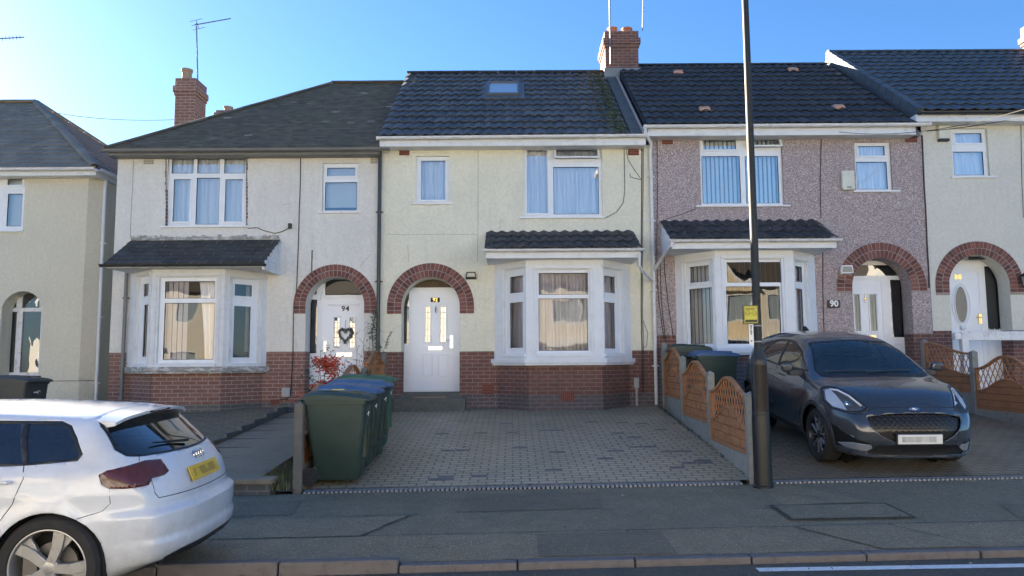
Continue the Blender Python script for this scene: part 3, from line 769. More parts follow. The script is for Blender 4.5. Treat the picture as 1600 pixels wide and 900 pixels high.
def handle(dr, F, r, mat='chrome', side=1):
    mb = MB(); mb.box(r[0], r[1], -.022, .0, r[2], r[3], F); m_ = (r[0]+r[1])/2; z = r[2]+(r[3]-r[2])*.62
    mb.tube([F(m_, -.02, z), F(m_, -.06, z)], .010, 8); mb.tube([F(m_, -.06, z), F(m_-side*.11, -.06, z)], .009, 8)
    mb.lathe([(.012, 0), (.012, .012), (.001, .013)], F(m_, -.022, r[2]+.04), 10, -F.n)
    return mb.build('handle', M[mat], dr, smooth=True, bevel=.002, seg=1)
def letterbox(dr, F, r, mat='chrome'):
    mb = MB(); mb.box(r[0], r[1], -.016, .0, r[2], r[3], F); mb.box(r[0]+.02, r[1]-.02, -.022, -.0165, r[2]+.015, r[3]-.015, F)
    return mb.build('letterbox', M[mat], dr, bevel=.003, seg=1)
def shell(par, x0, x1, zg, ze, zmid, mat, y1=22.4, y0=15.12, flank_l=None, flank_r=None):
    mb = MB(); a, b = x0+.012, x1-.012
    mb.quad((b, y0-.1, zg), (a, y0-.1, zg), (a, y0-.1, zg+.01), (b, y0-.1, zg+.01))
    mb.quad((a, y0, zg), (a, y0, ze), (a, y1, ze), (a, y1, zg)); mb.quad((b, y0, ze), (b, y0, zg), (b, y1, zg), (b, y1, ze))
    mb.quad((a, y1, zg), (a, y1, ze), (b, y1, ze), (b, y1, zg))
    mb.build('side_and_rear_wall', mat, par)
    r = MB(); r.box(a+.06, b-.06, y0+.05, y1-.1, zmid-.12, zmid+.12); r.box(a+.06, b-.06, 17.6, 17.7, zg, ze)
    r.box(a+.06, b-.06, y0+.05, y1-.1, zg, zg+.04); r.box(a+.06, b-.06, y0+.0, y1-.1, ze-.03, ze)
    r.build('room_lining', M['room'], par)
def gable_roof(par, x0, x1, pe, pr, mat, yo=14.66, yr=18.6, yb=22.6, **kw):
    A = Vector((x0, yo, pe)); B = Vector((x1, yo, pe)); H = Vector((0, yr-yo, pr-pe))
    o = roof_tiles(par, 'roof', mat, A, B, H, **kw)
    b = MB(); b.quad((x1, yr, pr), (x0, yr, pr), (x0, yb, pe), (x1, yb, pe))
    b.prism([(yo+.03, pe-.04), (yr, pr-.03), (yb, pe-.04)], x0+.005, x1-.005, lambda y, z, x: Vector((x, y, z)))
    b.build('rear_slope', mat, par)
    return o
YO, YR = 14.66, 18.6
AJ = dict(d=.0)
FD = Pl((0, 15.36, 0))
FB = lambda x: Vector((x, 15, 0))
GB = .45
B1, B2, B3, BR = -2.63, 2.80, 8.34, 2.70
def arch_geo(pl, pr, il, ir, ptop, pbot, F=FAC):
    m_ = (ptop+pbot)/2
    a, b = up_(F, pl, m_)[0], up_(F, pr, m_)[0]; c, d = up_(F, il, m_)[0], up_(F, ir, m_)[0]
    cx = (a+b)/2; ro = (b-a)/2; ri = (d-c)/2; zt = up_(F, (pl+pr)/2, ptop)[1]; zb = up_(F, (pl+pr)/2, pbot)[1]
    return cx, zt-ro, ri, ro, zb
def front(par, x0, x1, ztop, zsplit, zpl, zg, holes, ag, wmat, bmat, pmat, bayhole, legw=0.0):
    """front wall in three bands (render, brick, dark plinth) with the arched porch cut through"""
    cx, cz, ri, ro, zb = ag
    def band(name, m, z0, z1, d0):
        mb = MB(); hs = [h for h in holes if h[3] > z0 and h[2] < z1]
        hs = hs + [bayhole] if bayhole[3] > z0 and bayhole[2] < z1 else hs
        if z1 > cz: wall(mb, FAC, x0, x1, z0, z1, hs, .12, (cx, cz, ri, zg), d0)
        else: wall(mb, FAC, x0, x1, z0, z1, hs+[(cx-ri, cx+ri, zg-.1, z1+.1)], .12, None, d0)
        # deep porch reveals
        n = 20
        if z1 > cz:
            for k in range(n):
                a0, a1 = math.pi*k/n, math.pi*(k+1)/n
                mb.quad(FAC(cx+ri*math.cos(a0), .11, cz+ri*math.sin(a0)), FAC(cx+ri*math.cos(a1), .11, cz+ri*math.sin(a1)), FAC(cx+ri*math.cos(a1), .36, cz+ri*math.sin(a1)), FAC(cx+ri*math.cos(a0), .36, cz+ri*math.sin(a0)))
        lo, hi = z0, min(z1, cz)
        for s in (-1, 1): mb.quad(FAC(cx+s*ri, .11, lo), FAC(cx+s*ri, .11, hi), FAC(cx+s*ri, .36, hi), FAC(cx+s*ri, .36, lo))
        return mb.build(name, M[m], par)
    band('rendered_wall', wmat, zsplit, ztop, -.012); band('brick_wall', bmat, zpl, zsplit, .004); band('plinth', pmat, zg-.25, zpl, -.004)
W = lambda a, b, c, d, F=FAC: rp(F, a, b, c, d)
# ================================================================= number 92 : cream middle house
M['lead_dk'] = plain('dark mossy lead', (.10, .105, .10), .7, var=.3, vs=6, dirt=(.07, .08, .04), dirt_amt=.7)
h92 = empty('terraced_house', (0, 15, .7)); tag(h92, 'cream roughcast terraced house with black roof window, behind the grey block drive', 'house')
ztop = zz(800, 228); ze = zz(800, 212, YO); zr = zz(800, 115, YR); zsp = zz(740, 549); zpl = zz(880, 617, 14.3); zg = .70
ag92 = arch_geo(605, 741, 627.5, 718, 411, 490)
wS = W(650, 244, 702, 317); wB = W(818, 230, 941, 339)
front(h92, B1+.003, B2-.003, ztop, zsp, zpl, zg, [wS, wB], ag92, 'wall92', 'brick', 'plinth', (-.05, 2.0, .9, zz(880, 412)))
shell(h92, B1, B2, zg-.1, ze-.05, zz(800, 390), M['wall92'])
window(h92, FAC, wS, [W(657, 250, 696, 312)], 'glass_up', sash=(0,), sill=(*W(643, 317, 708, 320)[:2], wS[2]), curtain=[('net', wS[0], wS[1], wS[2], wS[3])])
window(h92, FAC, wB, [W(823, 234, 856, 333), W(869, 234, 933, 247), W(865, 260, 936, 334)], 'glass_up', sash=(0,), tilt=(1, .11),
       sill=(*W(812, 339, 945, 343)[:2], wB[2]), curtain=[('net', wB[0], W(861, 0, 862, 100)[0], wB[2], wB[3]), ('net', W(861, 0, 862, 100)[0], wB[1], wB[2], wB[3]-.0)])
brick_arch(h92, FAC, ag92[0], ag92[1], ag92[2], ag92[3], ag92[4])
gable_roof(h92, B1-.0, BR-.34, ze, zr, M['tile92'])
t = MB(); t.prism([(YO+.03, ze-.04), (YR, zr-.03), (22.6, ze-.04)], BR-.36, BR-.01, lambda y, z, x: Vector((x, y, z))); t.build('roof_deck', M['lead_dk'], h92)
ridge_tiles(h92, (B1, YR, zr+.03), (BR-.25, YR, zr+.03), M['tile90'])
mb = MB(); mb.box(B1+.01, BR-.02, YO+.02, 15.0, ze-.20, ze-.045); mb.build('fascia', M['gutter_w'], h92, bevel=.004, seg=1)
gutter(h92, (B1-.03, YO-.055, ze-.03), (BR-.02, YO-.055, ze-.01), M['gutter_w'], .055, brackets=6)
# mossy strip of tiles and lead valley against the neighbour
def slope_pt(x, k): return Vector((x, YO+(YR-YO)*k, ze+(zr-ze)*k))
t = MB(); nrm = Vector((0, -(zr-ze), YR-YO)).normalized()
for k in range(16):
    a, b = slope_pt(BR-.32, k/16), slope_pt(BR-.32, (k+1)/16); c, d = slope_pt(BR-.09, (k+1)/16), slope_pt(BR-.09, k/16)
    t.quad(a+nrm*(.03+.006*(k%2)), d+nrm*(.03+.006*(k%2)), c+nrm*.03, b+nrm*.03)
t.build('valley_lead', M['lead_dk'], h92)
t = MB(); t.prism([(0, 0), (.045, 0), (.045, .075), (0, .075)], 0, 1, lambda p, q, l: slope_pt(BR-.09+p, l)+nrm*(q)); t.build('verge_mortar', M['mortar'], h92, bevel=.01)
t = MB()
for i in range(900):
    k = random.random(); x = BR-.40-abs(random.gauss(0, .22)); p = slope_pt(x, k)+nrm*(.04+.04*random.random())
    s = random.uniform(.012, .04); a = random.random()*6
    t.quad(*[p+Vector((math.cos(a+q)*s, math.sin(a+q)*s*.8, math.sin(a+q)*s*.55))+nrm*random.uniform(0, .02) for q in (0, 1.5, 3.1, 4.7)])
M['moss'] = island_mat('roof moss', [(0, (.05, .055, .02)), (.6, (.10, .11, .035)), (1, (.17, .18, .07))], .95)
tag(t.build('moss', M['moss'], h92), kind='stuff')
# roof window
k0, k1 = .60, .79
sk = empty('x'); bpy.data.objects.remove(sk)
def sloped(px, py, nn=0):                         # photo pixel -> point on the roof plane of 92
    d = P(px, py, 10)-CAM; o = slope_pt(0, 0); t_ = (o-CAM).dot(nrm)/d.dot(nrm); return CAM+d*t_+nrm*nn
def sk_frame(px0, py0, px1, py1):
    a, b = sloped(px0, py1), sloped(px1, py1); c = sloped(px1, py0); return a.x, b.x, (a.z-ze)/(zr-ze), (c.z-ze)/(zr-ze)
xa, xb, ka, kb = sk_frame(760, 133, 813, 153)
G = lambda x, dd, k: slope_pt(x, k)-nrm*dd
t = MB(); w_ = .06; kw = w_/((YR-YO)**2+(zr-ze)**2)**.5
for a, b, c, d in ((xa, xb, ka, ka+kw), (xa, xb, kb-kw, kb), (xa, xa+w_, ka+kw, kb-kw), (xb-w_, xb, ka+kw, kb-kw)): t.box(a, b, -.11, .03, c, d, G)
M['anth'] = plain('anthracite roof window frame', (.10, .11, .12), .45)
rw = t.build('roof_window', M['anth'], h92, bevel=.006)
t = MB(); t.box(xa+w_, xb-w_, -.075, -.06, ka+kw, kb-kw, G); M['skyglass'] = NT('roof window glass').set(.03, 0, 0, 1.0).mat
M['skyglass'].node_tree.nodes['Principled BSDF'].inputs['Base Color'].default_value = (.30, .36, .40, 1)
M['skyglass'].node_tree.nodes['Principled BSDF'].inputs['Coat Weight'].default_value = 1
t.build('roof_pane', M['skyglass'], rw)
t = MB(); t.box(xa-.1, xb+.1, -.056, .02, ka-.045, ka, G); t.box(xa-.1, xa, -.056, .02, ka, kb+.02, G); t.box(xb, xb+.1, -.056, .02, ka, kb+.02, G); t.build('roof_flashing', M['anth'], rw)
# air bricks
air_brick(h92, FAC, W(624, 233, 640, 243)); air_brick(h92, FAC, W(981, 232, 998, 243)); air_brick(h92, FAC, W(754, 600, 771, 616), cols=6, rows=4)
# bay
xL, xR = xx(772, 480, 15), xx(986, 480, 15); xFL, xFR = xx(822, 480, 14.3), xx(943, 480, 14.3)
zs = zz(880, 560, 14.3); zt = zz(880, 400, 14.3)
wins92 = [dict(r=(789, 420, 819, 552), cells=[(794, 431, 815, 458), (794, 472, 815, 544)], sash=(0, 1), curt=[('net', 0, 1, 'curtain_g')]),
          dict(r=(840, 421, 922, 551), cells=[(842, 426, 919, 460), (842, 466, 919, 548)], curt=[('net', 0, .34, 'curtain_g'), ('net', .34, 1, 'curtain_t')]),
          dict(r=(944.5, 421, 971, 551), cells=[(946, 431, 964, 458), (946, 472, 964, 545)], sash=(0, 1), curt=[('net', 0, 1, 'curtain_g')])]
M['curtain_t'] = plain('pale mauve inner curtain', (.50, .47, .50), .9, var=.12)
M['tile_bay94'] = island_mat('dark flat tiles', [(0, (.045, .045, .042)), (.6, (.062, .062, .058)), (1, (.085, .083, .075))], .75, stain=(.03, .03, .03))
M['bay_white'] = plain('white painted bay', (.76, .78, .80), .55, var=.05, vs=3, bump=.25, bs=45, dirt=(.55, .54, .50), dirt_amt=.35)
M['bay_peel'] = plain('old peeling white bay paint', (.70, .71, .71), .7, var=.06, vs=3, bump=.4, bs=40, dirt=(.40, .37, .33), dirt_amt=.4)
def peel_mat():
    t = NT('peeling sill paint').set(.8)
    f = t.ramp(t.noise(6, 8, rough=.75, stretch=(1, 1, 3)), [(.42, 0), (.52, 1)])
    t.col(t.mix(f, (.62, .62, .60), (.30, .28, .25))); t.bump(f, .5, .01); return t.mat
M['peel'] = peel_mat()
bay(h92, 'bay_white', xL, xFL, xFR, xR, zs, zt, .68, 'brick', 'plinth', wins92, zz(880, 617, 14.3))
bay_roof(h92, xx(757, 388, 14.02), xx(1003, 388, 14.02), zz(880, 362, 15), zz(880, 388, 14.02), M['tile90'], 'bay_white', 'gutter_w', fh=.15)
air_brick(h92, Pl((0, 14.345, 0)), W(876, 611, 897, 626, Pl((0, 14.345, 0))), cols=7, rows=5)
# step, door frame, door
st = MB(); a, b = xx(616, 620, 14.8), xx(728, 620, 14.8)
st.box(a, b, 14.62, 15.35, .55, zz(670, 622, 14.7)-.0); st.box(a+.02, b-.06, 15.02, 15.5, .6, zz(670, 613, 15.3))
st.build('door_step', M['concrete_dk'], h92, bevel=.015)
df = MB(); fr = W(626, 449, 720, 612, FD); dl = W(641, 452, 718, 610, FD)
sideg = W(630, 452, 639, 537, FD)
wall(df, FD, fr[0]-.02, fr[1]+.02, fr[2], fr[3], [(dl[0]+.02, dl[1]-.02, dl[2]+.02, dl[3]-.03), sideg], depth=.06, rim=True)
ring(df, FD, W(629, 541, 639, 606, FD), .015, -.012, .002)
dfo = df.build('door_frame', M['upvc'], h92, bevel=.006)
g = MB(); g.quad(*[FD(u, .03, z) for u, z in ((sideg[0], sideg[2]), (sideg[1], sideg[2]), (sideg[1], sideg[3]), (sideg[0], sideg[3]))]); g.build('sidelight', M['glass_dark'], dfo)
st1, st2 = W(664.5, 479, 672, 534, FD), W(688, 479, 696.5, 534, FD)
r92 = (dl[0]+.015, dl[1]-.015, dl[2]+.015, dl[3]-.025)
M['upvc_door'] = plain('white door skin', (.80, .83, .88), .3, var=.03)
d92 = door(h92, FD, r92, [st1, st2], [W(660, 553, 676, 588, FD), W(684, 553, 700, 588, FD)], mat='upvc_door', d=.012)
FDh = Pl((0, 15.372, 0))
handle(d92, FDh, W(703, 524, 708, 544, FD)); letterbox(d92, FDh, W(669, 541, 691, 547, FD), 'chrome')
nb = MB(); q = W(673, 465, 687, 472, FD); nb.box(q[0], q[1], -.008, 0, q[2], q[3], FDh); np_ = nb.build('number_plate', M['hole'], d92)
nb = MB(); text_mesh(nb, '92', .105, lambda x, y, z: FDh((q[0]+q[1])/2+x, -.010-z, (q[2]+q[3])/2+y), .002); nb.build('house_number', M['brass'], d92)
kn = MB(); c = W(679, 478, 683, 489, FD); kn.tube([FDh((c[0]+c[1])/2, -.02, c[3]), FDh((c[0]+c[1])/2, -.035, (c[2]+c[3])/2), FDh((c[0]+c[1])/2, -.02, c[2])], [.008, .02, .008], 8); kn.build('knocker', M['chrome'], d92, smooth=True)
M['boards'] = plain('dark stained boards', (.13, .09, .055), .7, var=.3, vs=20)
bo = MB(); r = W(626, 430, 720, 449, FD); k = r[0]-.05
while k < r[1]+.05: bo.box(k, k+.07, .0, .03, r[2]-.01, r[3]+.02, FD); k += .075
bo.build('porch_boards', M['boards'], h92, bevel=.004, seg=1)
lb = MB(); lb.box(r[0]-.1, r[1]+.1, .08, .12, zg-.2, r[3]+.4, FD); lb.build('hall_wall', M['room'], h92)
for pts in ([(1003, 230), (1002, 360), (1001.5, 480), (1003, 560), (1003, 612)],):
    cable(h92, pts, .010); cable(h92, [(x+2, y+2) for x, y in pts], .006, -.03)
cable(h92, [(975, 229), (976, 300), (973, 318), (963, 332), (945, 341)], .006); cable(h92, [(977, 229), (981, 250), (990, 264), (1001, 280)], .006)
cable(h92, [(984, 272), (985, 277), (992, 279), (1001, 281)], .007); cable(h92, [(992, 229), (999, 227), (1002, 236)], .008)
cable(h92, [(747, 232), (746.5, 410)], .004, -.013, 'movement_joint', mat='lead')
cable(h92, [(1004, 500), (1012, 520), (1010, 540), (1004, 545)], .005)
mb = MB(); q = W(990, 590, 998, 606); mb.box(q[0], q[1], -.07, .0, q[2], q[3], FAC); mb.box(q[0]+.03, q[1]-.03, -.05, 0, zg-.05, q[2]-.001, FAC)
M['greybox'] = plain('grey plastic box', (.42, .42, .40), .6, dirt=(.2, .2, .18)); M['blackfl'] = plain('black lamp body', (.015, .015, .016), .5)
tag(mb.build('supply_box', M['greybox'], h92, bevel=.01))
chimney(h92, 2.37, 3.20, 18.25, 19.3, zr-.6, zz(975, 47, 18.2), [(2.60, 18.55, .20, .125, 'pot'), (2.98, 18.62, .22, .135, 'pot')], cor=.055, ch=.42)
fl = MB(); fl.box(2.33, 3.24, 18.2, 18.3, zr-.32, zr-.02); fl.build('chimney_flashing', M['lead'], h92, bevel=.01)
# ================================================================= number 94
h94 = empty('terraced_house', (-5.2, 15, .6)); tag(h94, 'off white roughcast end terrace house with hipped brown roof and peeling bay', 'house')
X0 = xx(178, 400, 15)
ztop4 = zz(400, 237); ze4 = zz(400, 230, YO); zr4 = zz(570, 130, YR); zsp4 = zz(440, 549.5); zpl4 = zz(300, 632, 14.3); zg4 = .62
ag94 = arch_geo(459, 589, 483, 574, 413, 490)
wB4 = W(261, 242, 385, 353); wS4 = W(504, 255, 560, 331)
front(h94, X0, B1-.003, ztop4, zsp4, zpl4, zg4, [wS4, wB4], ag94, 'wall94', 'brick94', 'plinth94', (-7.0, -5.3, .9, zz(300, 430)))
shell(h94, X0, B1, zg4-.1, ze4-.05, zz(400, 395), M['wall94'])
cells4 = [W(267, 246, 301, 270), W(307, 246, 342, 270), W(349, 246, 382, 270), W(269, 279, 296, 346), W(305, 277, 341, 350), W(350, 279, 378, 346)]
window(h94, FAC, wB4, cells4, 'glass_up', sash=(3, 5), sill=(*W(253, 352, 388, 356)[:2], wB4[2]), curtain=[('net', wB4[0], wB4[1]*.55+wB4[0]*.45, wB4[2], wB4[3]), ('net', wB4[1]*.42+wB4[0]*.58, wB4[1], wB4[2], wB4[3])], cfold=.12)
window(h94, FAC, wS4, [W(510, 261, 555, 275), W(507, 284, 557, 328)], 'glass_up', sash=(0,), sill=(*W(497, 331, 565, 334)[:2], wS4[2]), sill_mat='upvc_old',
       curtain=[('venetian', wS4[0], wS4[1], wS4[2]+.12, wS4[3], 'blind')])
ex = MB()                                            # bare brick left round the replaced window
for s, x0p, x1p in ((0, 259, 261), (1, 385, 387)):
    y = 243
    while y < 352:
        r = W(x0p-random.uniform(-.6, .8)*(1-s), y, x1p+random.uniform(-.6, .8)*s, y+5.7); ex.box(r[0], r[1], -.018, .03, r[2]+.006, r[3], FAC); y += 5.9
ex.build('exposed_brick_edge', M['plinth'], h94)
brick_arch(h94, FAC, ag94[0], ag94[1], ag94[2], ag94[3], ag94[4])
xe = X0-.10; RL = xx(519, 130, YR)
hipn = Vector((YR-YO, -(RL-xe), 0)).normalized()       # vertical plane through the hip line
roof_tiles(h94, 'roof', M['tile94'], (xe, YO, ze4), (B1, YO, ze4), (0, YR-YO, zr4-ze4), .165, .10, 'flat', clips=[((xe, YO, 0), -hipn)], jit=.003, lip=.012)
roof_tiles(h94, 'hip_slope', M['tile94'], (xe, 22.54, ze4), (xe, YO, ze4), (RL-xe, 0, zr4-ze4), .165, .10, 'flat', clips=[((xe, YO, 0), hipn), ((xe, 22.54, 0), (hipn.x, -hipn.y, 0))], jit=.003, lip=.012)
ridge_tiles(h94, (RL, YR, zr4+.03), (B1, YR, zr4+.03), M['tile94'], .11); ridge_tiles(h94, (xe, YO, ze4+.03), (RL, YR, zr4+.04), M['tile94'], .085)
t = MB(); t.add([(xe, YO+.02, ze4-.03), (B1-.005, YO+.02, ze4-.03), (B1-.005, YR, zr4-.03), (RL, YR, zr4-.03), (B1-.005, 22.5, ze4-.03), (xe, 22.5, ze4-.03)], [(0, 1, 2, 3), (0, 3, 5), (3, 2, 4, 5), (0, 5, 4, 1)])
t.build('rear_slope', M['tile94'], h94)
mb = MB(); mb.box(xe+.04, B1-.01, YO+.04, 15, ze4-.14, ze4-.05); mb.build('fascia', M['gutter_g'], h94)
gutter(h94, (xe-.02, YO-.05, ze4-.045), (B1+.22, YO-.05, ze4-.045), M['gutter_g'], .055, brackets=6)
air_brick(h94, FAC, W(225, 247, 241, 257), 'vent_w'); air_brick(h94, FAC, W(579, 246, 590, 256), 'vent_w', 5, 4); air_brick(h94, FAC, W(423, 624, 436, 632), 'vent', 6, 3)
xL, xR = xx(201, 480, 15), xx(418, 480, 15); xFL, xFR = xx(236, 480, 14.3), xx(350, 480, 14.3)
wins94 = [dict(r=(213, 432, 231, 568), cells=[(221, 443, 229, 463), (220, 476, 227, 558)], sash=(0, 1)),
          dict(r=(247, 433, 337, 567), cells=[(256, 439, 334, 466), (254, 473, 333, 562)], curt=[('drape', .62, 1, 'curtain', 1), ('slats', .0, .42, 'curtain_t', .1, .1)]),
          dict(r=(362, 436, 404, 567), cells=[(368, 444, 396, 463), (366, 478, 393, 559)], sash=(0, 1))]
zs4 = zz(300, 573, 14.3)
bay(h94, 'bay_peel', xL, xFL, xFR, xR, zs4, zz(300, 415, 14.3), .58, 'brick94', 'plinth94', wins94, zpl4, sill_mat='peel')
bay_roof(h94, xx(162, 411, 14.02), xx(413, 411, 14.02), zz(320, 375, 15), zz(300, 411, 14.02), M['tile_bay94'], 'bay_peel', 'gutter_b', tw=.28, gauge=.18, kind='flat', fh=.05, lip=.014)
# white boarded cheek at the open end of the bay roof
ck = MB(); xq = xx(413, 411, 14.02)-.028
zt_, zb_ = zz(320, 377, 15), zz(300, 411, 14.02)
ck.prism([(14.04, zb_-.02), (15, zt_-.02), (15, zb_-.05), (14.04, zb_-.05)], xq, xq+.02, lambda y, z, x: Vector((x, y, z)))
for k in range(5):
    z = zb_-.02+k*.085; yb = 14.04+(z-zb_+.02)/(zt_-zb_)*.96
    ck.box(xq+.02, xq+.032, max(14.05, yb+.02), 14.99, z, z+.075)
ck.box(xq-.02, xq+.03, 14.03, 15, zb_-.13, zb_-.05)
ck.build('boarded_cheek', M['upvc_old'], h94)
stc = MB()                                           # pale mortar patch above the bay roof
for i in range(46):
    x = xx(206+i*5, 371, 15); stc.box(x, x+.068, -.03-random.random()*.012, 0, zz(320, 375), zz(320, 367+random.random()*4), FAC)
stc.build('mortar_flashing', M['peel'], h94)
df = MB(); fr = W(497, 437, 576, 612, FD)
fan = W(508, 436, 572, 461, FD); dl = W(500, 466, 575, 610, FD)
wall(df, FD, W(480, 440, 481, 441, FD)[0], fr[1]+.02, .6, W(520, 432, 521, 433, FD)[3]+.35, [fan, (dl[0]+.02, dl[1]-.02, dl[2]+.02, dl[3]-.02), W(484, 468, 495, 552, FD), W(484, 440, 495, 460, FD)], depth=.06, rim=True)
dfo = df.build('door_frame', M['upvc'], h94, bevel=.006)
g = MB()
for q in (fan, W(484, 468, 495, 552, FD), W(484, 440, 495, 460, FD)): g.quad(FD(q[0], .03, q[2]), FD(q[1], .03, q[2]), FD(q[1], .03, q[3]), FD(q[0], .03, q[3]))
g.build('sidelight', M['glass_dark'], dfo)
s1, s2 = W(522, 496, 530, 543, FD), W(546, 496, 554, 543, FD)
d94 = door(h94, FD, (dl[0]+.015, dl[1]-.015, dl[2]+.01, dl[3]-.015), [s1, s2], [W(516, 560, 535, 605, FD), W(542, 560, 560, 605, FD), W(513, 474, 562, 478, FD)], mat='upvc_door', d=.012)
handle(d94, FDh, W(506, 533, 510, 550, FD), 'chrome', -1); letterbox(d94, FDh, W(525, 551, 550, 557, FD))
q = W(530, 478, 549, 487, FD); nb = MB(); text_mesh(nb, '94', .145, lambda x, y, z: FDh((q[0]+q[1])/2+x, -.004-z, (q[2]+q[3])/2+y), .004, space=1.15); nb.build('house_number', M['blackfl'], d94)
# heart wreath hung on the door
cx_, cz_ = (W(540, 521, 541, 522, FD)[0]), W(540, 521, 541, 523, FD)[2]
wr = MB(); pts = []
for k in range(41):
    a = 2*math.pi*k/40; pts.append((16*math.sin(a)**3/16, (13*math.cos(a)-5*math.cos(2*a)-2*math.cos(3*a)-math.cos(4*a))/16))
hp = [FDh(cx_+x*.125, -.045, cz_+z*.15) for x, z in pts]
for i in range(420):
    c = random.choice(hp)+Vector((random.uniform(-.022, .022), random.uniform(-.02, .02), random.uniform(-.022, .022))); s = random.uniform(.012, .026); a = random.random()*6; b = random.random()*3
    e = Vector((math.cos(a), math.sin(b)*.6, math.sin(a)))*s; f_ = Vector((-math.sin(a), math.cos(b)*.6, math.cos(a)))*s*.45
    wr.quad(c-e, c+f_, c+e, c-f_)
wr.tube(hp, .018, 6)
M['wreath'] = island_mat('grey twigs and leaves', [(0, (.07, .075, .07)), (.5, (.14, .15, .14)), (1, (.30, .31, .30))], .9)
w = wr.build('wreath', M['wreath']); tag(w, 'heart shaped grey wreath hanging on the white door numbered 94', 'wreath')
wr = MB(); wr.tube([FDh(cx_, -.03, cz_+.10), FDh(cx_, -.02, cz_+.30)], .004, 5); wr.build('ribbon', M['lead'], w)
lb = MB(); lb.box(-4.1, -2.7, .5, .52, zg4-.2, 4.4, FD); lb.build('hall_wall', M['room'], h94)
st = MB(); st.box(-3.85, -2.85, 14.7, 15.5, .5, .78); st.build('door_step', M['concrete_dk'], h94, bevel=.015)
cable(h94, [(470, 238), (470, 260), (468, 330), (466, 400), (464, 450), (459, 488), (458, 560), (455, 605)], .009); cable(h94, [(455, 605), (454, 618), (449, 624), (438, 624)], .009)
cable(h94, [(388, 357), (402, 356), (414, 361), (430, 365), (442, 362), (453, 356)], .008); cable(h94, [(488, 391), (487.5, 425)], .010)
cable(h94, [(210, 238), (204, 372)], .005, -.014, 'movement_joint', mat='lead')
pipe(h94, [(xx(197, 418, 14.9), 14.93, zz(197, 412, 14.9)), (xx(193, 500, 14.9), 14.93, .55)], M['gutter_g'], .034, clips_at=(1.6, 2.9))
pipe(h94, [(xx(592, 400, 14.92), 14.92, zz(592, 236, 14.9)), (xx(592, 400, 14.92), 14.92, .9)], M['gutter_b'], .037, clips_at=(1.9, 3.2, 4.6))
mb = MB(); q = W(452, 350, 456.5, 358); mb.box(q[0], q[1], -.09, 0, q[2], q[3], FAC); mb.build('x', M['blackfl'])
o = bpy.data.objects['x']; o.name = 'security_sensor'; tag(o, 'small black sensor on the off white wall above the arch of 94', 'sensor')
mb = MB(); q = W(441, 606, 454, 620); mb.box(q[0], q[1], -.05, 0, q[2], q[3], FAC); o = mb.build('meter_box', M['greybox'], bevel=.012); tag(o, 'small pale grey box on the brickwork beside the door of 94', 'meter box')
cy = 17.5
chimney(h94, xx(273, 160, cy), xx(305, 160, cy), cy, cy+.62, ze4-.4, zz(290, 122, cy), [(xx(290, 120, cy+.25)+.02, cy+.28, .32, .125, 'pot_old')], 'brick94', cor=.045, ch=.42)
chimney(h94, xx(340, 175, 20.6), xx(366, 175, 20.6), 20.5, 21.1, ze4, zz(352, 172, 20.5), [(xx(358, 165, 20.8), 20.75, .17, .125, 'pot_old')], 'brick94', cor=.05, ch=.30)

M['crack'] = plain('hairline crack', (.33, .31, .26), .95)
for pts in ([(604, 366), (640, 367), (690, 366), (745, 367)], [(637, 383), (639, 410)], [(640, 315), (668, 322), (700, 318)], [(783, 342), (781, 355), (778, 358)]): cable(h92, pts, .0035, -.013, 'wall_crack', mat='crack')
for pts in ([(562, 418), (570, 408), (580, 396)], [(442, 320), (455, 318)], [(500, 470), (505, 455)]): cable(h94, pts, .0035, -.013, 'wall_crack', mat='crack')
# ================================================================= number 90 : pebbledash house
h90 = empty('terraced_house', (5.4, 15, .75)); tag(h90, 'pink grey pebbledashed terraced house with very dark roof, behind the dark parked crossover', 'house')
ztop9 = zz(1230, 207); ze9 = zz(1230, 194, YO); zr9 = zz(1150, 102, YR); zsp9 = zz(1290, 522); zpl9 = zsp9-.55; zg9 = .74
ag90 = arch_geo(1305, 1446, 1324, 1416, 379, 457)
wB9 = W(1094, 210, 1223, 321); wS9 = W(1336, 222, 1393, 298)
front(h90, B2+.003, B3-.003, ztop9, zsp9, zpl9, zg9, [wB9, wS9], ag90, 'wall90', 'brick', 'plinth', (3.6, 5.4, .9, zz(1180, 396)))
shell(h90, B2, B3, zg9-.1, ze9-.05, zz(1200, 375), M['wall90'])
M['blind_b'] = plain('white fabric slats', (.74, .80, .82), .8, var=.04)
window(h90, FAC, wB9, [W(1099, 214, 1151, 233), W(1170, 214, 1217, 229), W(1098, 243, 1158, 317), W(1166, 243, 1218, 317)], 'glass_up', sash=(0,), tilt=(1, .10),
       sill=(*W(1087, 321, 1234, 325)[:2], wB9[2]), curtain=[('slats', wB9[0], wB9[1], wB9[2], wB9[3], 'blind_b', .089, .35)])
window(h90, FAC, wS9, [W(1342, 227, 1384, 243), W(1340, 252, 1388, 295)], 'glass_up', sash=(0,), sill=(*W(1333, 298, 1405, 301)[:2], wS9[2]),
       curtain=[('net', wS9[0], wS9[1], wS9[2], wS9[3]), ])
brick_arch(h90, FAC, *[ag90[0], ag90[1], ag90[2], ag90[3], ag90[4]])
gable_roof(h90, BR+.02, B3-.26, ze9, zr9, M['tile90'])
ridge_tiles(h90, (BR+.5, YR, zr9+.02), (B3-.26, YR, zr9+.02), M['tile90'], .11)
mb = MB(); mb.box(BR+.02, B3-.27, YO+.02, 15.0, ze9-.22, ze9-.045); mb.build('fascia', M['gutter_w'], h90, bevel=.004, seg=1)
gutter(h90, (BR-.07, YO-.055, ze9-.03), (B3-.03, YO-.055, ze9-.02), M['gutter_w'], .058, brackets=7)
nr9 = Vector((0, -(zr9-ze9), YR-YO)).normalized()
rv = MB()
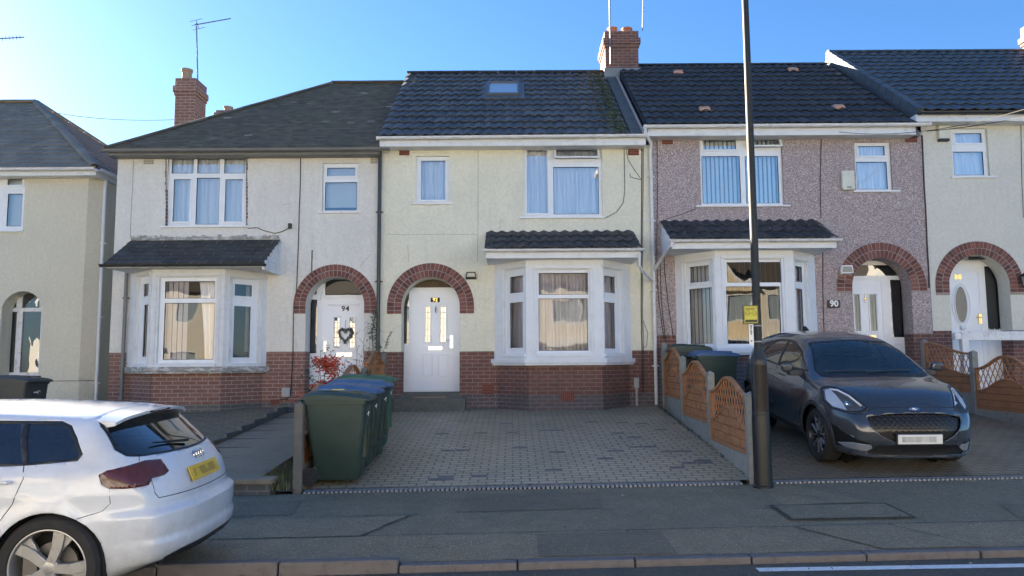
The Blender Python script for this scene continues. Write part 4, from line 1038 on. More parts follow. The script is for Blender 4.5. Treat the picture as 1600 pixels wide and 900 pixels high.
for px, py in ((1059, 115), (1100, 173), (1238, 111), (1309, 170)):
    d = P(px, py, 10)-CAM; o = Vector((0, YO, ze9)); p = CAM+d*((o-CAM).dot(nr9)/d.dot(nr9)); v = Vector((0, YR-YO, zr9-ze9)).normalized()
    t = MB(); pts = []
    for (a, b, h) in ((-.14, -.13, .03), (.12, -.13, .03), (.15, .12, .03), (-.11, .12, .03), (-.10, -.10, .10), (.09, -.10, .10), (.11, .05, .085), (-.08, .05, .085)):
        pts.append(p+Vector((a, 0, 0))+v*b+nr9*h)
    t.add(pts, [(3, 2, 1, 0), (4, 5, 6, 7), (0, 1, 5, 4), (2, 3, 7, 6), (1, 2, 6, 5), (3, 0, 4, 7)]); t.build('roof_vent_tile', M['vent_t'], h90, bevel=.02, seg=3)
air_brick(h90, FAC, W(1034, 215, 1051, 226)); air_brick(h90, FAC, W(1414, 212, 1432, 223))
xL, xR = xx(1055, 470, 15), xx(1276, 470, 15); xFL, xFR = xx(1119, 470, 14.3), xx(1242, 470, 14.3)
wins90 = [dict(r=(1071, 409, 1113, 541), cells=[(1076, 415, 1106, 441), (1076, 450, 1111, 537)], sash=(0,), curt=[('slats', 0, .9, 'curtain', .09, 1.2)]),
          dict(r=(1134, 405, 1223, 541), cells=[(1137, 409, 1221, 441), (1137, 447, 1221, 537)], curt=[('slats', 0, 1, 'blind_d', .10, 1.32)]),
          dict(r=(1244.5, 409, 1262, 538), cells=[(1246, 416, 1257, 440), (1247, 451, 1259, 530)], curt=[('net', 0, 1, 'curtain')])]
M['blind_d'] = plain('edge-on pale slats', (.55, .54, .50), .8)
bay(h90, 'bay_white', xL, xFL, xFR, xR, zz(1180, 544, 14.3), zz(1180, 383, 14.3), .70, 'brick', 'plinth', wins90, zpl9)
bay_roof(h90, xx(1047, 373, 14.02), xx(1310, 373, 14.02), zz(1160, 345, 15), zz(1180, 373, 14.02), M['tile90'], 'bay_white', 'gutter_w', fh=.15)
# door
fr = W(1323, 412, 1417, 560, FD); fan = W(1334, 414, 1408, 431, FD); dl = W(1326, 436, 1381, 562, FD); sg = W(1393, 437, 1412, 527, FD)
df = MB(); wall(df, FD, fr[0]-.05, fr[1]+.05, .7, fr[3]+.25, [fan, (dl[0]+.02, dl[1]-.02, .72, dl[3]-.02), sg], depth=.06, rim=True)
ring(df, FD, W(1396, 536, 1411, 556, FD), .014, -.012, .002)
dfo = df.build('door_frame', M['upvc'], h90, bevel=.006)
g = MB()
for q in (fan, sg): g.quad(FD(q[0], .03, q[2]), FD(q[1], .03, q[2]), FD(q[1], .03, q[3]), FD(q[0], .03, q[3]))
g.build('sidelight', M['glass_dark'], dfo)
s1, s2 = W(1336, 460, 1344, 517, FD), W(1360, 460, 1370, 517, FD)
M['leadglass'] = NT('patterned green leaded glass').set(.12).mat; M['leadglass'].node_tree.nodes['Principled BSDF'].inputs['Base Color'].default_value = (.16, .20, .17, 1)
d90 = door(h90, FD, (dl[0]+.015, dl[1]-.015, .75, dl[3]-.015), [s1, s2], [], 'leadglass', mat='upvc_door', d=.012)
letterbox(d90, FDh, W(1357, 524, 1369, 529, FD), 'brass')
kn = MB(); c = W(1350, 461, 1354, 472, FD); m_ = (c[0]+c[1])/2; kn.lathe([(.028, 0), (.03, .012), (.001, .02)], FDh(m_, 0, (c[2]+c[3])/2), 12, (0, -1, 0)); kn.tube([FDh(m_, -.015, c[3]+.02), FDh(m_, -.02, c[2]-.02)], .007, 6); kn.build('knocker', M['brass'], d90, smooth=True)
handle(d90, FDh, W(1331, 512, 1334, 521, FD), 'chrome', -1)
lb = MB(); lb.box(6.3, 8.0, .5, .52, .6, 4.6, FD); lb.build('hall_wall', M['room'], h90)
st = MB(); st.box(6.75, 7.8, 14.75, 15.5, .6, .80); st.build('door_step', M['concrete_dk'], h90, bevel=.015)
M['plaque'] = plain('dark wooden number plaque', (.045, .028, .022), .5); M['paintw'] = plain('white lettering', (.85, .85, .83), .5)
q = W(1292, 469, 1312, 481); mb = MB(); mb.box(q[0], q[1], -.035, -.012, q[2], q[3], FAC); pq = mb.build('number_plaque', M['plaque'], bevel=.012); tag(pq, 'dark wooden plaque with white number 90 on the pebbledash wall', 'house sign')
nb = MB(); text_mesh(nb, '90', .17, lambda x, y, z: FAC((q[0]+q[1])/2+x, -.038-z, (q[2]+q[3])/2+y), .005); nb.build('house_number', M['paintw'], pq)
# cables, downpipes
for pts in ([(1026, 212), (1027, 300), (1026, 400), (1028, 460), (1037, 530)], [(1088, 326), (1062, 336), (1042, 342), (1037, 350), (1036, 372), (1038, 420), (1043, 470), (1052, 530)], [(1031, 405), (1033, 470), (1040, 535)],
            [(1283, 207), (1281, 280), (1282, 340)], [(1285, 394), (1285, 450), (1287, 520)]): cable(h90, pts, .008)
cable(h90, [(1440, 212), (1442, 260), (1447, 360), (1451, 450)], .014)
xp = xx(1021, 430, 14.93)
pipe(h90, [(BR-.03, YO-.05, ze9-.06), (BR-.03, YO-.02, ze9-.16), (xp, 14.86, ze9-.32), (xp, 14.93, ze9-.42), (xp, 14.93, .74)], M['gutter_w'], .036, clips_at=(1.5, 3.0, 4.4, 5.3))
b0 = Vector((xx(1049, 375, 14.0), 13.97, zz(1049, 378, 14.0)))
pipe(h90, [b0, b0+Vector((0, 0, -.07)), b0+Vector((-.05, .3, -.13)), Vector((xp+.02, 14.9, b0.z-.42))], M['gutter_w'], .032, 'bay_downpipe')
b0 = Vector((xx(999, 395, 14.0), 13.98, zz(999, 396, 14.0)))
pipe(h92, [b0, b0+Vector((0, .05, -.22)), b0+Vector((.06, .2, -.30)), Vector((xp-.02, 14.88, b0.z-.42))], M['gutter_w'], .032, 'bay_downpipe')
def flood(px0, py0, px1, py1, label, body, face, out=.12):
    q = W(px0, py0, px1, py1); e = empty('floodlight', FAC((q[0]+q[1])/2, 0, q[2])); tag(e, label, 'wall lamp')
    mb = MB(); mb.prism([(q[0], q[2]), (q[1], q[2]), (q[1]-.02, q[3]-.02), (q[0]+.02, q[3]-.02)], -out, -.03, lambda u, z, a: FAC(u, a, z+ (-.03-a)*.3)); mb.box(q[0]+.05, q[1]-.05, -.05, -.0, q[3]-.06, q[3], FAC)
    mb.build('housing', body, e, bevel=.008)
    f = MB(); f.quad(*[FAC(u, -out-.003, z+(out-.03)*.3) for u, z in ((q[0]+.025, q[2]+.02), (q[1]-.025, q[2]+.02), (q[1]-.04, q[3]-.045), (q[0]+.04, q[3]-.045))]); f.build('lamp_glass', face, e)
M['lampglass'] = NT('lamp glass').set(.1).mat; M['lampglass'].node_tree.nodes['Principled BSDF'].inputs['Base Color'].default_value = (.35, .34, .28, 1)
flood(728, 426, 745, 437, 'black floodlight on the cream wall between arch and bay', M['blackfl'], M['lampglass'])
flood(1310, 416, 1330, 430, 'white floodlight on the brick arch of the pebbledash house', M['upvc'], M['lampglass'])
q = W(1313, 268, 1333, 298); mb = MB(); mb.prism([(q[0]+.02, q[2]), (q[1]-.02, q[2]), (q[1], q[2]+.05), (q[1], q[3]), (q[0], q[3]), (q[0], q[2]+.05)], -.09, 0, lambda u, z, a: FAC(u, a, z))
M['alarm'] = plain('cream alarm box plastic', (.66, .66, .56), .5, dirt=(.4, .4, .33)); o = mb.build('alarm_box', M['alarm'], bevel=.02, seg=3); tag(o, 'cream alarm box on the pebbledash wall beside the small window', 'alarm box')
t = MB(); t.box(q[0]+.09, q[1]-.07, -.094, -.088, q[2]+.03, q[2]+.07, FAC); t.build('strobe', M['lampglass'], o)
# ================================================================= number 88
h88 = empty('terraced_house', (10.7, 15, .8)); tag(h88, 'pale smooth rendered terraced house with new blue grey roof and oval glazed door', 'house')
XE = 13.6
ztop8 = zz(1500, 183); ze8 = zz(1520, 173, YO); zr8 = zz(1450, 82, YR+.1); zsp8 = zz(1470, 517); zpl8 = .9; zg8 = .78
ag88 = arch_geo(1459, 1597, 1479, 1573, 377, 461)
wS8 = W(1487, 201, 1544, 276)
front(h88, B3+.003, XE, ztop8, zsp8, zpl8, zg8, [wS8], ag88, 'wall88', 'brick', 'plinth', (11, 11.1, 1.5, 1.6))
shell(h88, B3, XE, zg8-.1, ze8-.05, zz(1500, 360), M['wall88'])
window(h88, FAC, wS8, [W(1493, 207, 1536, 223), W(1492, 236, 1539, 273)], 'glass_up', sash=(0,), sill=(*W(1485, 276, 1555, 280)[:2], wS8[2]), curtain=[('net', wS8[0], wS8[1], wS8[2], wS8[3])])
brick_arch(h88, FAC, *ag88)
gable_roof(h88, B3-.22, XE, ze8, zr8, M['tile88'], yr=YR+.1, tw=.25, gauge=.36)
ridge_tiles(h88, (B3-.22, YR+.1, zr8+.03), (XE, YR+.1, zr8+.03), M['tile88'], .12)
vg = MB(); L = Vector((0, YR+.1-YO, zr8-ze8)); n8 = Vector((0, -L.z, L.y)).normalized(); o = Vector((B3-.24, YO, ze8)); n = 14
for k in range(n):
    a, b = k/n+.004, (k+1)/n
    vg.prism([(0, -.11), (.13, -.11), (.15, .075), (0, .075)], a, b, lambda p, q, l: o+L*l+Vector((p, 0, 0))+n8*(q-.012*(l-a)/(b-a)))
vg.build('verge_tile_row', M['vergetile'] if 'vergetile' in M else M['tile88'], h88, bevel=.006)
sidew = MB(); sidew.prism([(YO+.2, ze8-.35), (YR+.1, zr8-.1), (22.5, ze8-.3), (22.5, ze9-.2), (YO+.2, ze9-.2)], B3-.20, B3-.10, lambda y, z, x: Vector((x, y, z))); sidew.build('gable_upstand', M['lead'], h88)
mb = MB(); mb.box(B3-.255, XE, YO+.02, 15.0, ze8-.21, ze8-.06); mb.build('fascia', M['gutter_w'], h88, bevel=.004, seg=1)
gutter(h88, (B3-.22, YO-.055, ze8-.035), (XE, YO-.055, ze8-.03), M['gutter_b'], .055, brackets=6)
air_brick(h88, FAC, W(1461, 185, 1478, 197), 'vent_w', 5, 4)
q = W(1463, 198, 1480, 222); mb = MB(); mb.box(q[0], q[1], -.10, -.0, q[2]+.05, q[3], FAC); o = mb.build('alarm_box', M['alarm'], bevel=.015, seg=2); tag(o, 'cream alarm box with dark base high on the pale smooth house', 'alarm box')
t = MB(); t.box(q[0]+.01, q[1]-.01, -.09, 0, q[2], q[2]+.049, FAC); t.build('strobe', M['blackfl'], o)
cam_ = W(1589, 187, 1596, 193); mb = MB(); c0 = FAC((cam_[0]+cam_[1])/2, -.02, (cam_[2]+cam_[3])/2); mb.tube([c0, c0+Vector((-.02, -.09, -.02))], .015, 8); mb.tube([c0+Vector((.08, -.09, .02)), c0+Vector((-.12, -.13, -.03))], .038, 12)
o = mb.build('security_camera', M['blackfl'], smooth=True, sharp=40); tag(o, 'small black camera under the eaves of the pale smooth house', 'camera')
cable(h88, [(1594, 194), (1595, 260), (1598, 340)], .006)
fr = W(1477, 405, 1576, 560, FD); dl = W(1479, 424, 1534, 560, FD); sg = W(1541, 416, 1563, 515, FD)
df = MB(); wall(df, FD, fr[0]-.1, fr[1]+.05, .7, fr[3]+.35, [(dl[0]+.02, dl[1]-.02, .78, dl[3]-.02), sg], depth=.06, rim=True)
ring(df, FD, W(1543, 521, 1564, 556, FD), .014, -.012, .002)
for k in range(3): df.box(sg[0]+k*.1+.02, sg[0]+k*.1+.03, -.008, 0, .85, W(0, 521, 1, 522, FD)[2], FD)
dfo = df.build('door_frame', M['upvc'], h88, bevel=.006)
g = MB(); g.quad(FD(sg[0], .03, sg[2]), FD(sg[1], .03, sg[2]), FD(sg[1], .03, sg[3]), FD(sg[0], .03, sg[3])); g.build('sidelight', M['glass_dark'], dfo)
d88 = door(h88, FD, (dl[0]+.015, dl[1]-.015, .80, dl[3]-.015), [], [], mat='upvc_door', d=.012)
ov = W(1492, 447, 1512, 505, FD); cx_, cz_ = (ov[0]+ov[1])/2, (ov[2]+ov[3])/2; ra, rb = (ov[1]-ov[0])/2, (ov[3]-ov[2])/2
g = MB(); n = 40; g.add([FDh(cx_+ra*math.cos(2*math.pi*k/n), -.010, cz_+rb*math.sin(2*math.pi*k/n)) for k in range(n)], [list(range(n))])
M['ovalglass'] = NT('bronze patterned glass').set(.2).mat; M['ovalglass'].node_tree.nodes['Principled BSDF'].inputs['Base Color'].default_value = (.17, .15, .12, 1)
g.build('door_glass', M['ovalglass'], d88)
for s, wd in ((1.0, .014), (1.38, .008)):
    g = MB(); g.tube([FDh(cx_+ra*s*math.cos(2*math.pi*k/n), -.010, cz_+(rb+ra*(s-1))*math.sin(2*math.pi*k/n)) for k in range(n+1)], wd, 6); g.build('oval_moulding', M['upvc_door'], d88, smooth=True)
handle(d88, FDh, W(1529, 490, 1534, 506, FD), 'brass', 1)
q = W(1490, 429, 1504, 437, FD); nb = MB(); text_mesh(nb, '88', .14, lambda x, y, z: FDh((q[0]+q[1])/2+x, -.004-z, (q[2]+q[3])/2+y), .006, space=1.1); nb.build('house_number', M['brass'], d88)
lb = MB(); lb.box(8.2, 10.3, .5, .52, .6, 4.6, FD); lb.build('hall_wall', M['room'], h88)
lt = MB(); lt.tube([FD(cx_+.1, -.2, zz(1525, 404, 15.2)), FD(cx_+.42, -.2, zz(1525, 404, 15.2))], .03, 8); lt.build('porch_lamp', M['gutter_b'], h88, smooth=True)
# lantern at the picture's right edge
c = FAC(xx(1594, 440), 0, zz(1594, 440)); e = empty('wall_lantern', c); tag(e, 'black coach lantern beside the arch of the pale smooth house', 'wall lamp')
mb = MB(); mb.tube([c+Vector((0, 0, .02)), c+Vector((0, -.08, .10)), c+Vector((0, -.14, .16)), c+Vector((0, -.15, .12))], .012, 6); mb.lathe([(.001, .17), (.05, .13), (.09, .09), (.085, .085), (.001, .085)], c+Vector((0, -.15, 0)), 6); mb.lathe([(.001, -.15), (.045, -.13), (.05, -.10), (.001, -.10)], c+Vector((0, -.15, 0)), 6)
for k in range(6):
    a = math.pi*k/3; mb.tube([c+Vector((.05*math.cos(a), -.15+.05*math.sin(a), -.10)), c+Vector((.08*math.cos(a), -.15+.08*math.sin(a), .09))], .006, 4)
mb.box(c.x-.04, c.x+.04, 14.975, 15.0, c.z-.06, c.z+.1); mb.build('lantern_frame', M['blackfl'], e)
mb = MB(); mb.lathe([(.048, -.10), (.078, .085)], c+Vector((0, -.15, 0)), 6); mb.build('lantern_glass', M['lampglass'], e)
chimney(h88, xx(1594, 60, 18.3)+.45, xx(1594, 60, 18.3)+1.3, 18.2, 18.9, zr8-.5, zz(1597, 26, 18.2), [(xx(1594, 60, 18.3)+.8, 18.5, .25, .13, 'pot')], 'brick', .06, .5)
# ================================================================= 96 : grey green house at the far left
YS = 16.0; F96 = Pl((0, YS, 0)); FD96 = Pl((0, YS+.35, 0))
XR = xx(131, 430, YS); XLm = -27.0  # unseen far end lengthened so the house keeps the street in shade
h96 = empty('semi_detached_house', (XR-4, YS, .6)); tag(h96, 'grey green rendered house with brown hipped roof across the alley from 94', 'house')
zt6 = zz(60, 268, YS); ze6 = zz(60, 261, YS-.35); zr6 = zz(30, 160, 20.2); zpl6 = zz(60, 595, YS)
w6 = rp(F96, -6, 268, 38, 360); a6 = arch_geo(-6, 70, 0, 64, 450, 600, F96)
cx, ri = a6[0], a6[2]; cz = up_(F96, 32, 455)[1]-ri
mb = MB(); wall(mb, F96, XLm, XR, zpl6, zt6, [w6], .12, (cx, cz, ri, zpl6)); 
n = 20
for k in range(n):
    a0, a1 = math.pi*k/n, math.pi*(k+1)/n
    mb.quad(F96(cx+ri*math.cos(a0), .11, cz+ri*math.sin(a0)), F96(cx+ri*math.cos(a1), .11, cz+ri*math.sin(a1)), F96(cx+ri*math.cos(a1), .36, cz+ri*math.sin(a1)), F96(cx+ri*math.cos(a0), .36, cz+ri*math.sin(a0)))
for s in (-1, 1): mb.quad(F96(cx+s*ri, .11, zpl6), F96(cx+s*ri, .11, cz), F96(cx+s*ri, .36, cz), F96(cx+s*ri, .36, zpl6))
# splayed corner and flank
ch = .22
mb.quad((XR, YS, zpl6), (XR+ch, YS+ch, zpl6), (XR+ch, YS+ch, zt6), (XR, YS, zt6)); mb.quad((XR+ch, YS+ch, .2), (XR+ch, 24, .2), (XR+ch, 24, zt6), (XR+ch, YS+ch, zt6))
mb.quad((XR+ch, 24, .2), (XLm, 24, .2), (XLm, 24, zt6), (XR+ch, 24, zt6)); mb.quad((XLm, 24, .2), (XLm, YS, .2), (XLm, YS, zt6), (XLm, 24, zt6))
mb.build('rendered_wall', M['wall96'], h96)
mb = MB(); wall(mb, F96, XLm, XR, .2, zpl6-.012, [(cx-ri, cx+ri, .1, zpl6+.2)], .12, None, .015); mb.quad((XR, YS+.015, .2), (XR+ch-.01, YS+ch, .2), (XR+ch-.01, YS+ch, zpl6-.012), (XR, YS+.015, zpl6-.012)); mb.build('plinth', M['wall96'], h96)
mb = MB(); mb.box(XLm+.1, XR, YS+.4, YS+.45, .2, zt6); mb.build('room_lining', M['room'], h96)
window(h96, F96, w6, [rp(F96, 10, 272, 34, 289), rp(F96, 9, 302, 32, 353)], 'glass_up', sash=(0,), sill=(w6[0]-.05, w6[1]+.02, w6[2]), curtain=[('venetian', w6[0], w6[1], w6[2], w6[3], 'blind')])
ex6 = .33; cE = XR+ch+.12; RX = xx(57, 160, 20.2)
hn = Vector((20.2-(YS-ex6), (cE-RX), 0)).normalized()
zrr = zr6
roof_tiles(h96, 'roof', M['tile96'], (XLm, YS-ex6, ze6), (cE, YS-ex6, ze6), (0, 20.2-YS+ex6, zrr-ze6), .3, .30, 'flat', clips=[((cE, YS-ex6, 0), hn)], jit=.003, lip=.022)
roof_tiles(h96, 'hip_slope', M['tile96'], (cE, YS-ex6, ze6), (cE, 24.6, ze6), (RX-cE, 0, zrr-ze6), .3, .30, 'flat', clips=[((cE, YS-ex6, 0), -hn), ((cE, 24.6, 0), (-hn.x, hn.y, 0))], jit=.003, lip=.022)
ridge_tiles(h96, (XLm, 20.2, zrr+.03), (RX, 20.2, zrr+.03), M['tile96'], .13); ridge_tiles(h96, (RX, 20.2, zrr+.03), (cE, YS-ex6, ze6+.04), M['tile96'], .12); ridge_tiles(h96, (RX, 20.2, zrr+.03), (cE, 24.6, ze6+.04), M['tile96'], .12)
t = MB(); t.add([(XLm, YS-ex6+.02, ze6-.04), (cE, YS-ex6+.02, ze6-.04), (RX, 20.2, zrr-.03), (XLm, 20.2, zrr-.03), (cE, 24.5, ze6-.04), (XLm, 24.5, ze6-.04)], [(0, 1, 2, 3), (1, 4, 2), (3, 2, 4, 5), (0, 5, 4, 1)]); t.build('rear_slope', M['tile96'], h96)
gutter(h96, (XLm, YS-ex6-.05, ze6-.03), (cE, YS-ex6-.05, ze6-.03), M['gutter_w'], .055, brackets=24); gutter(h96, (cE+.05, YS-ex6, ze6-.03), (cE+.05, 24.5, ze6-.03), M['gutter_w'], .055, brackets=8)
mb = MB(); mb.box(XLm, cE-.02, YS-.3, YS, ze6-.17, ze6-.05); mb.box(cE-.12, cE-.02, YS, 24, ze6-.17, ze6-.05); mb.build('fascia', M['gutter_w'], h96)
px6 = XR+ch+.05; pipe(h96, [(px6, YS+ch+.0, ze6-.1), (px6, YS+ch-.05, ze6-.3), (px6, YS+ch-.02, .3)], M['gutter_w'], .036, clips_at=(1.2, 2.6, 4.2))
# arched door of 96
q = rp(FD96, 4, 455, 62, 585); mb = MB()
wl = [rp(FD96, 9, 487, 24, 582), rp(FD96, 33, 487, 62, 582), rp(FD96, 9, 460, 26, 481), rp(FD96, 35, 458, 62, 481)]
wall(mb, FD96, cx-ri-.05, cx+ri+.05, .5, cz+ri+.05, wl, .05, rim=True); o = mb.build('door_frame', M['upvc_old'], h96, bevel=.006)
g = MB()
for c in wl: g.quad(FD96(c[0], .03, c[2]), FD96(c[1], .03, c[2]), FD96(c[1], .03, c[3]), FD96(c[0], .03, c[3]))
g.build('door_panel_glass', M['glass_dark'], o)
# ---------------------------------------------------------------- aerials and wires
M['alu'] = plain('weathered aluminium', (.22, .22, .23), .5, metal=.6)
def aerial(base, top, boom=None, els=0, label='', r=.016):
    e = empty('tv_aerial', base); tag(e, label, 'aerial')
    mb = MB(); mb.tube([base, top], r, 8); mb.build('mast', M['alu'], e, smooth=True)
    if boom:
        a, b = Vector(boom[0]), Vector(boom[1]); mb = MB(); mb.tube([a, b], .014, 6); t = (b-a).normalized(); s = t.cross(Vector((0, 0, 1))).normalized()
        for k in range(els):
            p = a.lerp(b, .18+.8*k/els); l = .17-.004*k; mb.tube([p-s*l, p+s*l], .006, 4)
        mb.build('boom', M['alu'], e)
        mb = MB(); p = a.lerp(b, .08); up2 = t.cross(s)
        for k in (-1, 0, 1): mb.tube([p-s*.2+up2*k*.1, p+s*.2+up2*k*.1], .006, 4)
        mb.tube([p-up2*.1, p+up2*.1], .008, 4); mb.build('reflector', M['alu'], e)
Yc = 17.75
aerial(P(309, 125, Yc), P(307, 36, Yc), (P(304, 39, Yc-.15), P(360, 29, Yc+.9)), 11, 'tv aerial with a long toothed boom on the sooty chimney of 94')
aerial(P(-8, 120, 17), P(-8, 60, 17), (P(-25, 62, 17), P(38, 58, 17.4)), 9, 'tv aerial poking in above the grey green house')
aerial(P(954, 100, 18.15), P(952, -60, 18.15), label='dark aerial mast on the left face of the brick chimney with two pots', r=.018)
aerial(P(1004, 48, 18.3), P(1006, -70, 18.3), label='thin pale aerial mast on the right corner of the brick chimney with two pots', r=.012)
def wire(a, b, sag, label, r=.007):
    a, b = Vector(a), Vector(b); mb = MB(); mb.tube([a.lerp(b, k/20)-Vector((0, 0, sag*4*(k/20)*(1-k/20))) for k in range(21)], r, 5)
    tag(mb.build('overhead_wire', M['cable'], smooth=True), label, 'wire')
wire(P(60, 171, 22), P(272, 187, 17.6), .12, 'thin wire from behind the grey green roof to the chimney of 94', .008)
wire(P(1448, 205, 14.9), P(1680, 165, 10), .05, 'overhead wire running off from the corner of the pebbledash house', .008)
wire(P(1310, 206, 14.7), P(1690, 140, 10), .25, 'overhead wire crossing the white gutter of the pebbledash house', .006)
# ================================================================= houses across the road, behind the camera (seen in the windows)
M['op1'] = plain('sunlit cream render', (.70, .66, .58), .9, var=.05); M['op2'] = plain('sunlit pale yellow render', (.76, .63, .42), .9, var=.05); M['op3'] = plain('sunlit white render', (.75, .73, .68), .9, var=.05)
M['oproof'] = plain('dark roof tiles', (.09, .08, .07), .8, var=.2)
OY = -9.5
for i in range(9):
    x0 = -26.6+i*5.6; x1 = x0+5.6; m_ = ('op3', 'op1', 'op2', 'op1')[i % 4]
    e = empty('terraced_house', (x0+2.8, OY, 0)); tag(e, 'sunlit %s rendered terraced house across the road, %s' % ({'op1': 'cream', 'op2': 'pale yellow', 'op3': 'white'}[m_], 'with a front gable' if i % 2 == 0 else 'with a plain roof and shared chimney'), 'house', 'sunlit houses across the road')
    s = 1 if i % 2 else -1; xd = x0+2.8+s*1.6; xb = x0+2.8-s*1.1
    F = Pl((0, OY, 0))
    holes = [(xd-.5, xd+.5, .2, 2.3), (xb-1.1, xb+1.1, 3.5, 4.8), (xd-.35, xd+.35, 3.6, 4.7), (xb-1.0, xb+1.0, .9, 2.3)]
    mb = MB(); wall(mb, F, x0, x1, -.2, 5.4, holes, -.12); mb.box(x0+.01, x1-.01, OY-7.5, OY-7.4, -.2, 5.4); mb.build('rendered_wall', M[m_], e)
    mb = MB(); mb.prism([(OY+.35, 5.3), (OY-3.8, 8.0), (OY-7.8, 5.3)], x0, x1, lambda y, z, x: Vector((x, y, z))); mb.build('roof', M['oproof'], e)
    mb = MB()
    for h in holes: mb.box(h[0], h[1], .12, .15, h[2], h[3], lambda u, d, z: F(u, -d, z))
    mb.build('window_glass', M['skyglass'], e)
    mb = MB()
    for h in holes:
        ring(mb, lambda u, d, z: F(u, -d, z), (h[0], h[1], h[2], h[3]), .07, .0, .10)
        if h[1]-h[0] > 1.2: mb.box((h[0]+h[1])/2-.03, (h[0]+h[1])/2+.03, .0, .09, h[2]+.07, h[3]-.07, lambda u, d, z: F(u, -d, z))
    # white bay head and arch band
    mb.box(xb-1.3, xb+1.3, OY, OY+.7, 2.45, 2.75); mb.box(xb-1.3, xb+1.3, OY, OY+.65, .75, .9)
    if i % 2 == 0: mb.prism([(x0+.2, 5.0), (x0+2.8, 7.6), (x1-.2, 5.0), (x1-.45, 5.0), (x0+2.8, 7.3), (x0+.45, 5.0)], OY+.4, OY+.46, lambda x, z, y: Vector((x, y, z)))
    mb.build('white_trim', M['upvc'], e)
    if i % 2 == 0:
        mb = MB(); mb.prism([(x0+.3, 5.0), (x0+2.8, 7.4), (x1-.3, 5.0)], OY-2.5, OY+.38, lambda x, z, y: Vector((x, y, z))); mb.build('gable', M[m_], e)
    if i % 2: chimney(e, x0-.4, x0+.5, OY-4.2, OY-3.4, 7.4, 9.0, [], 'brick')
# ================================================================= vehicles
from mathutils.bvhtree import BVHTree
def curve(pts):
    xs = [p[0] for p in pts]; ys = [p[1] for p in pts]; n = len(xs)
    m = []
    for i in range(n):
        if i == 0: m.append((ys[1]-ys[0])/(xs[1]-xs[0]))
        elif i == n-1: m.append((ys[-1]-ys[-2])/(xs[-1]-xs[-2]))
        else:
            a = (ys[i]-ys[i-1])/(xs[i]-xs[i-1]); b = (ys[i+1]-ys[i])/(xs[i+1]-xs[i])
            m.append(0 if a*b <= 0 else 2*a*b/(a+b))
    def f(x):
        if x <= xs[0]: return ys[0]
        if x >= xs[-1]: return ys[-1]
        i = 0
        while x > xs[i+1]: i += 1
        h = xs[i+1]-xs[i]; t = (x-xs[i])/h
        return ((2*t**3-3*t**2+1)*ys[i] + (t**3-2*t**2+t)*h*m[i] + (-2*t**3+3*t**2)*ys[i+1] + (t**3-t**2)*h*m[i+1])
    return f
def smooth(a, b, x):
    t = max(0, min(1, (x-a)/(b-a))); return t*t*(3-2*t)
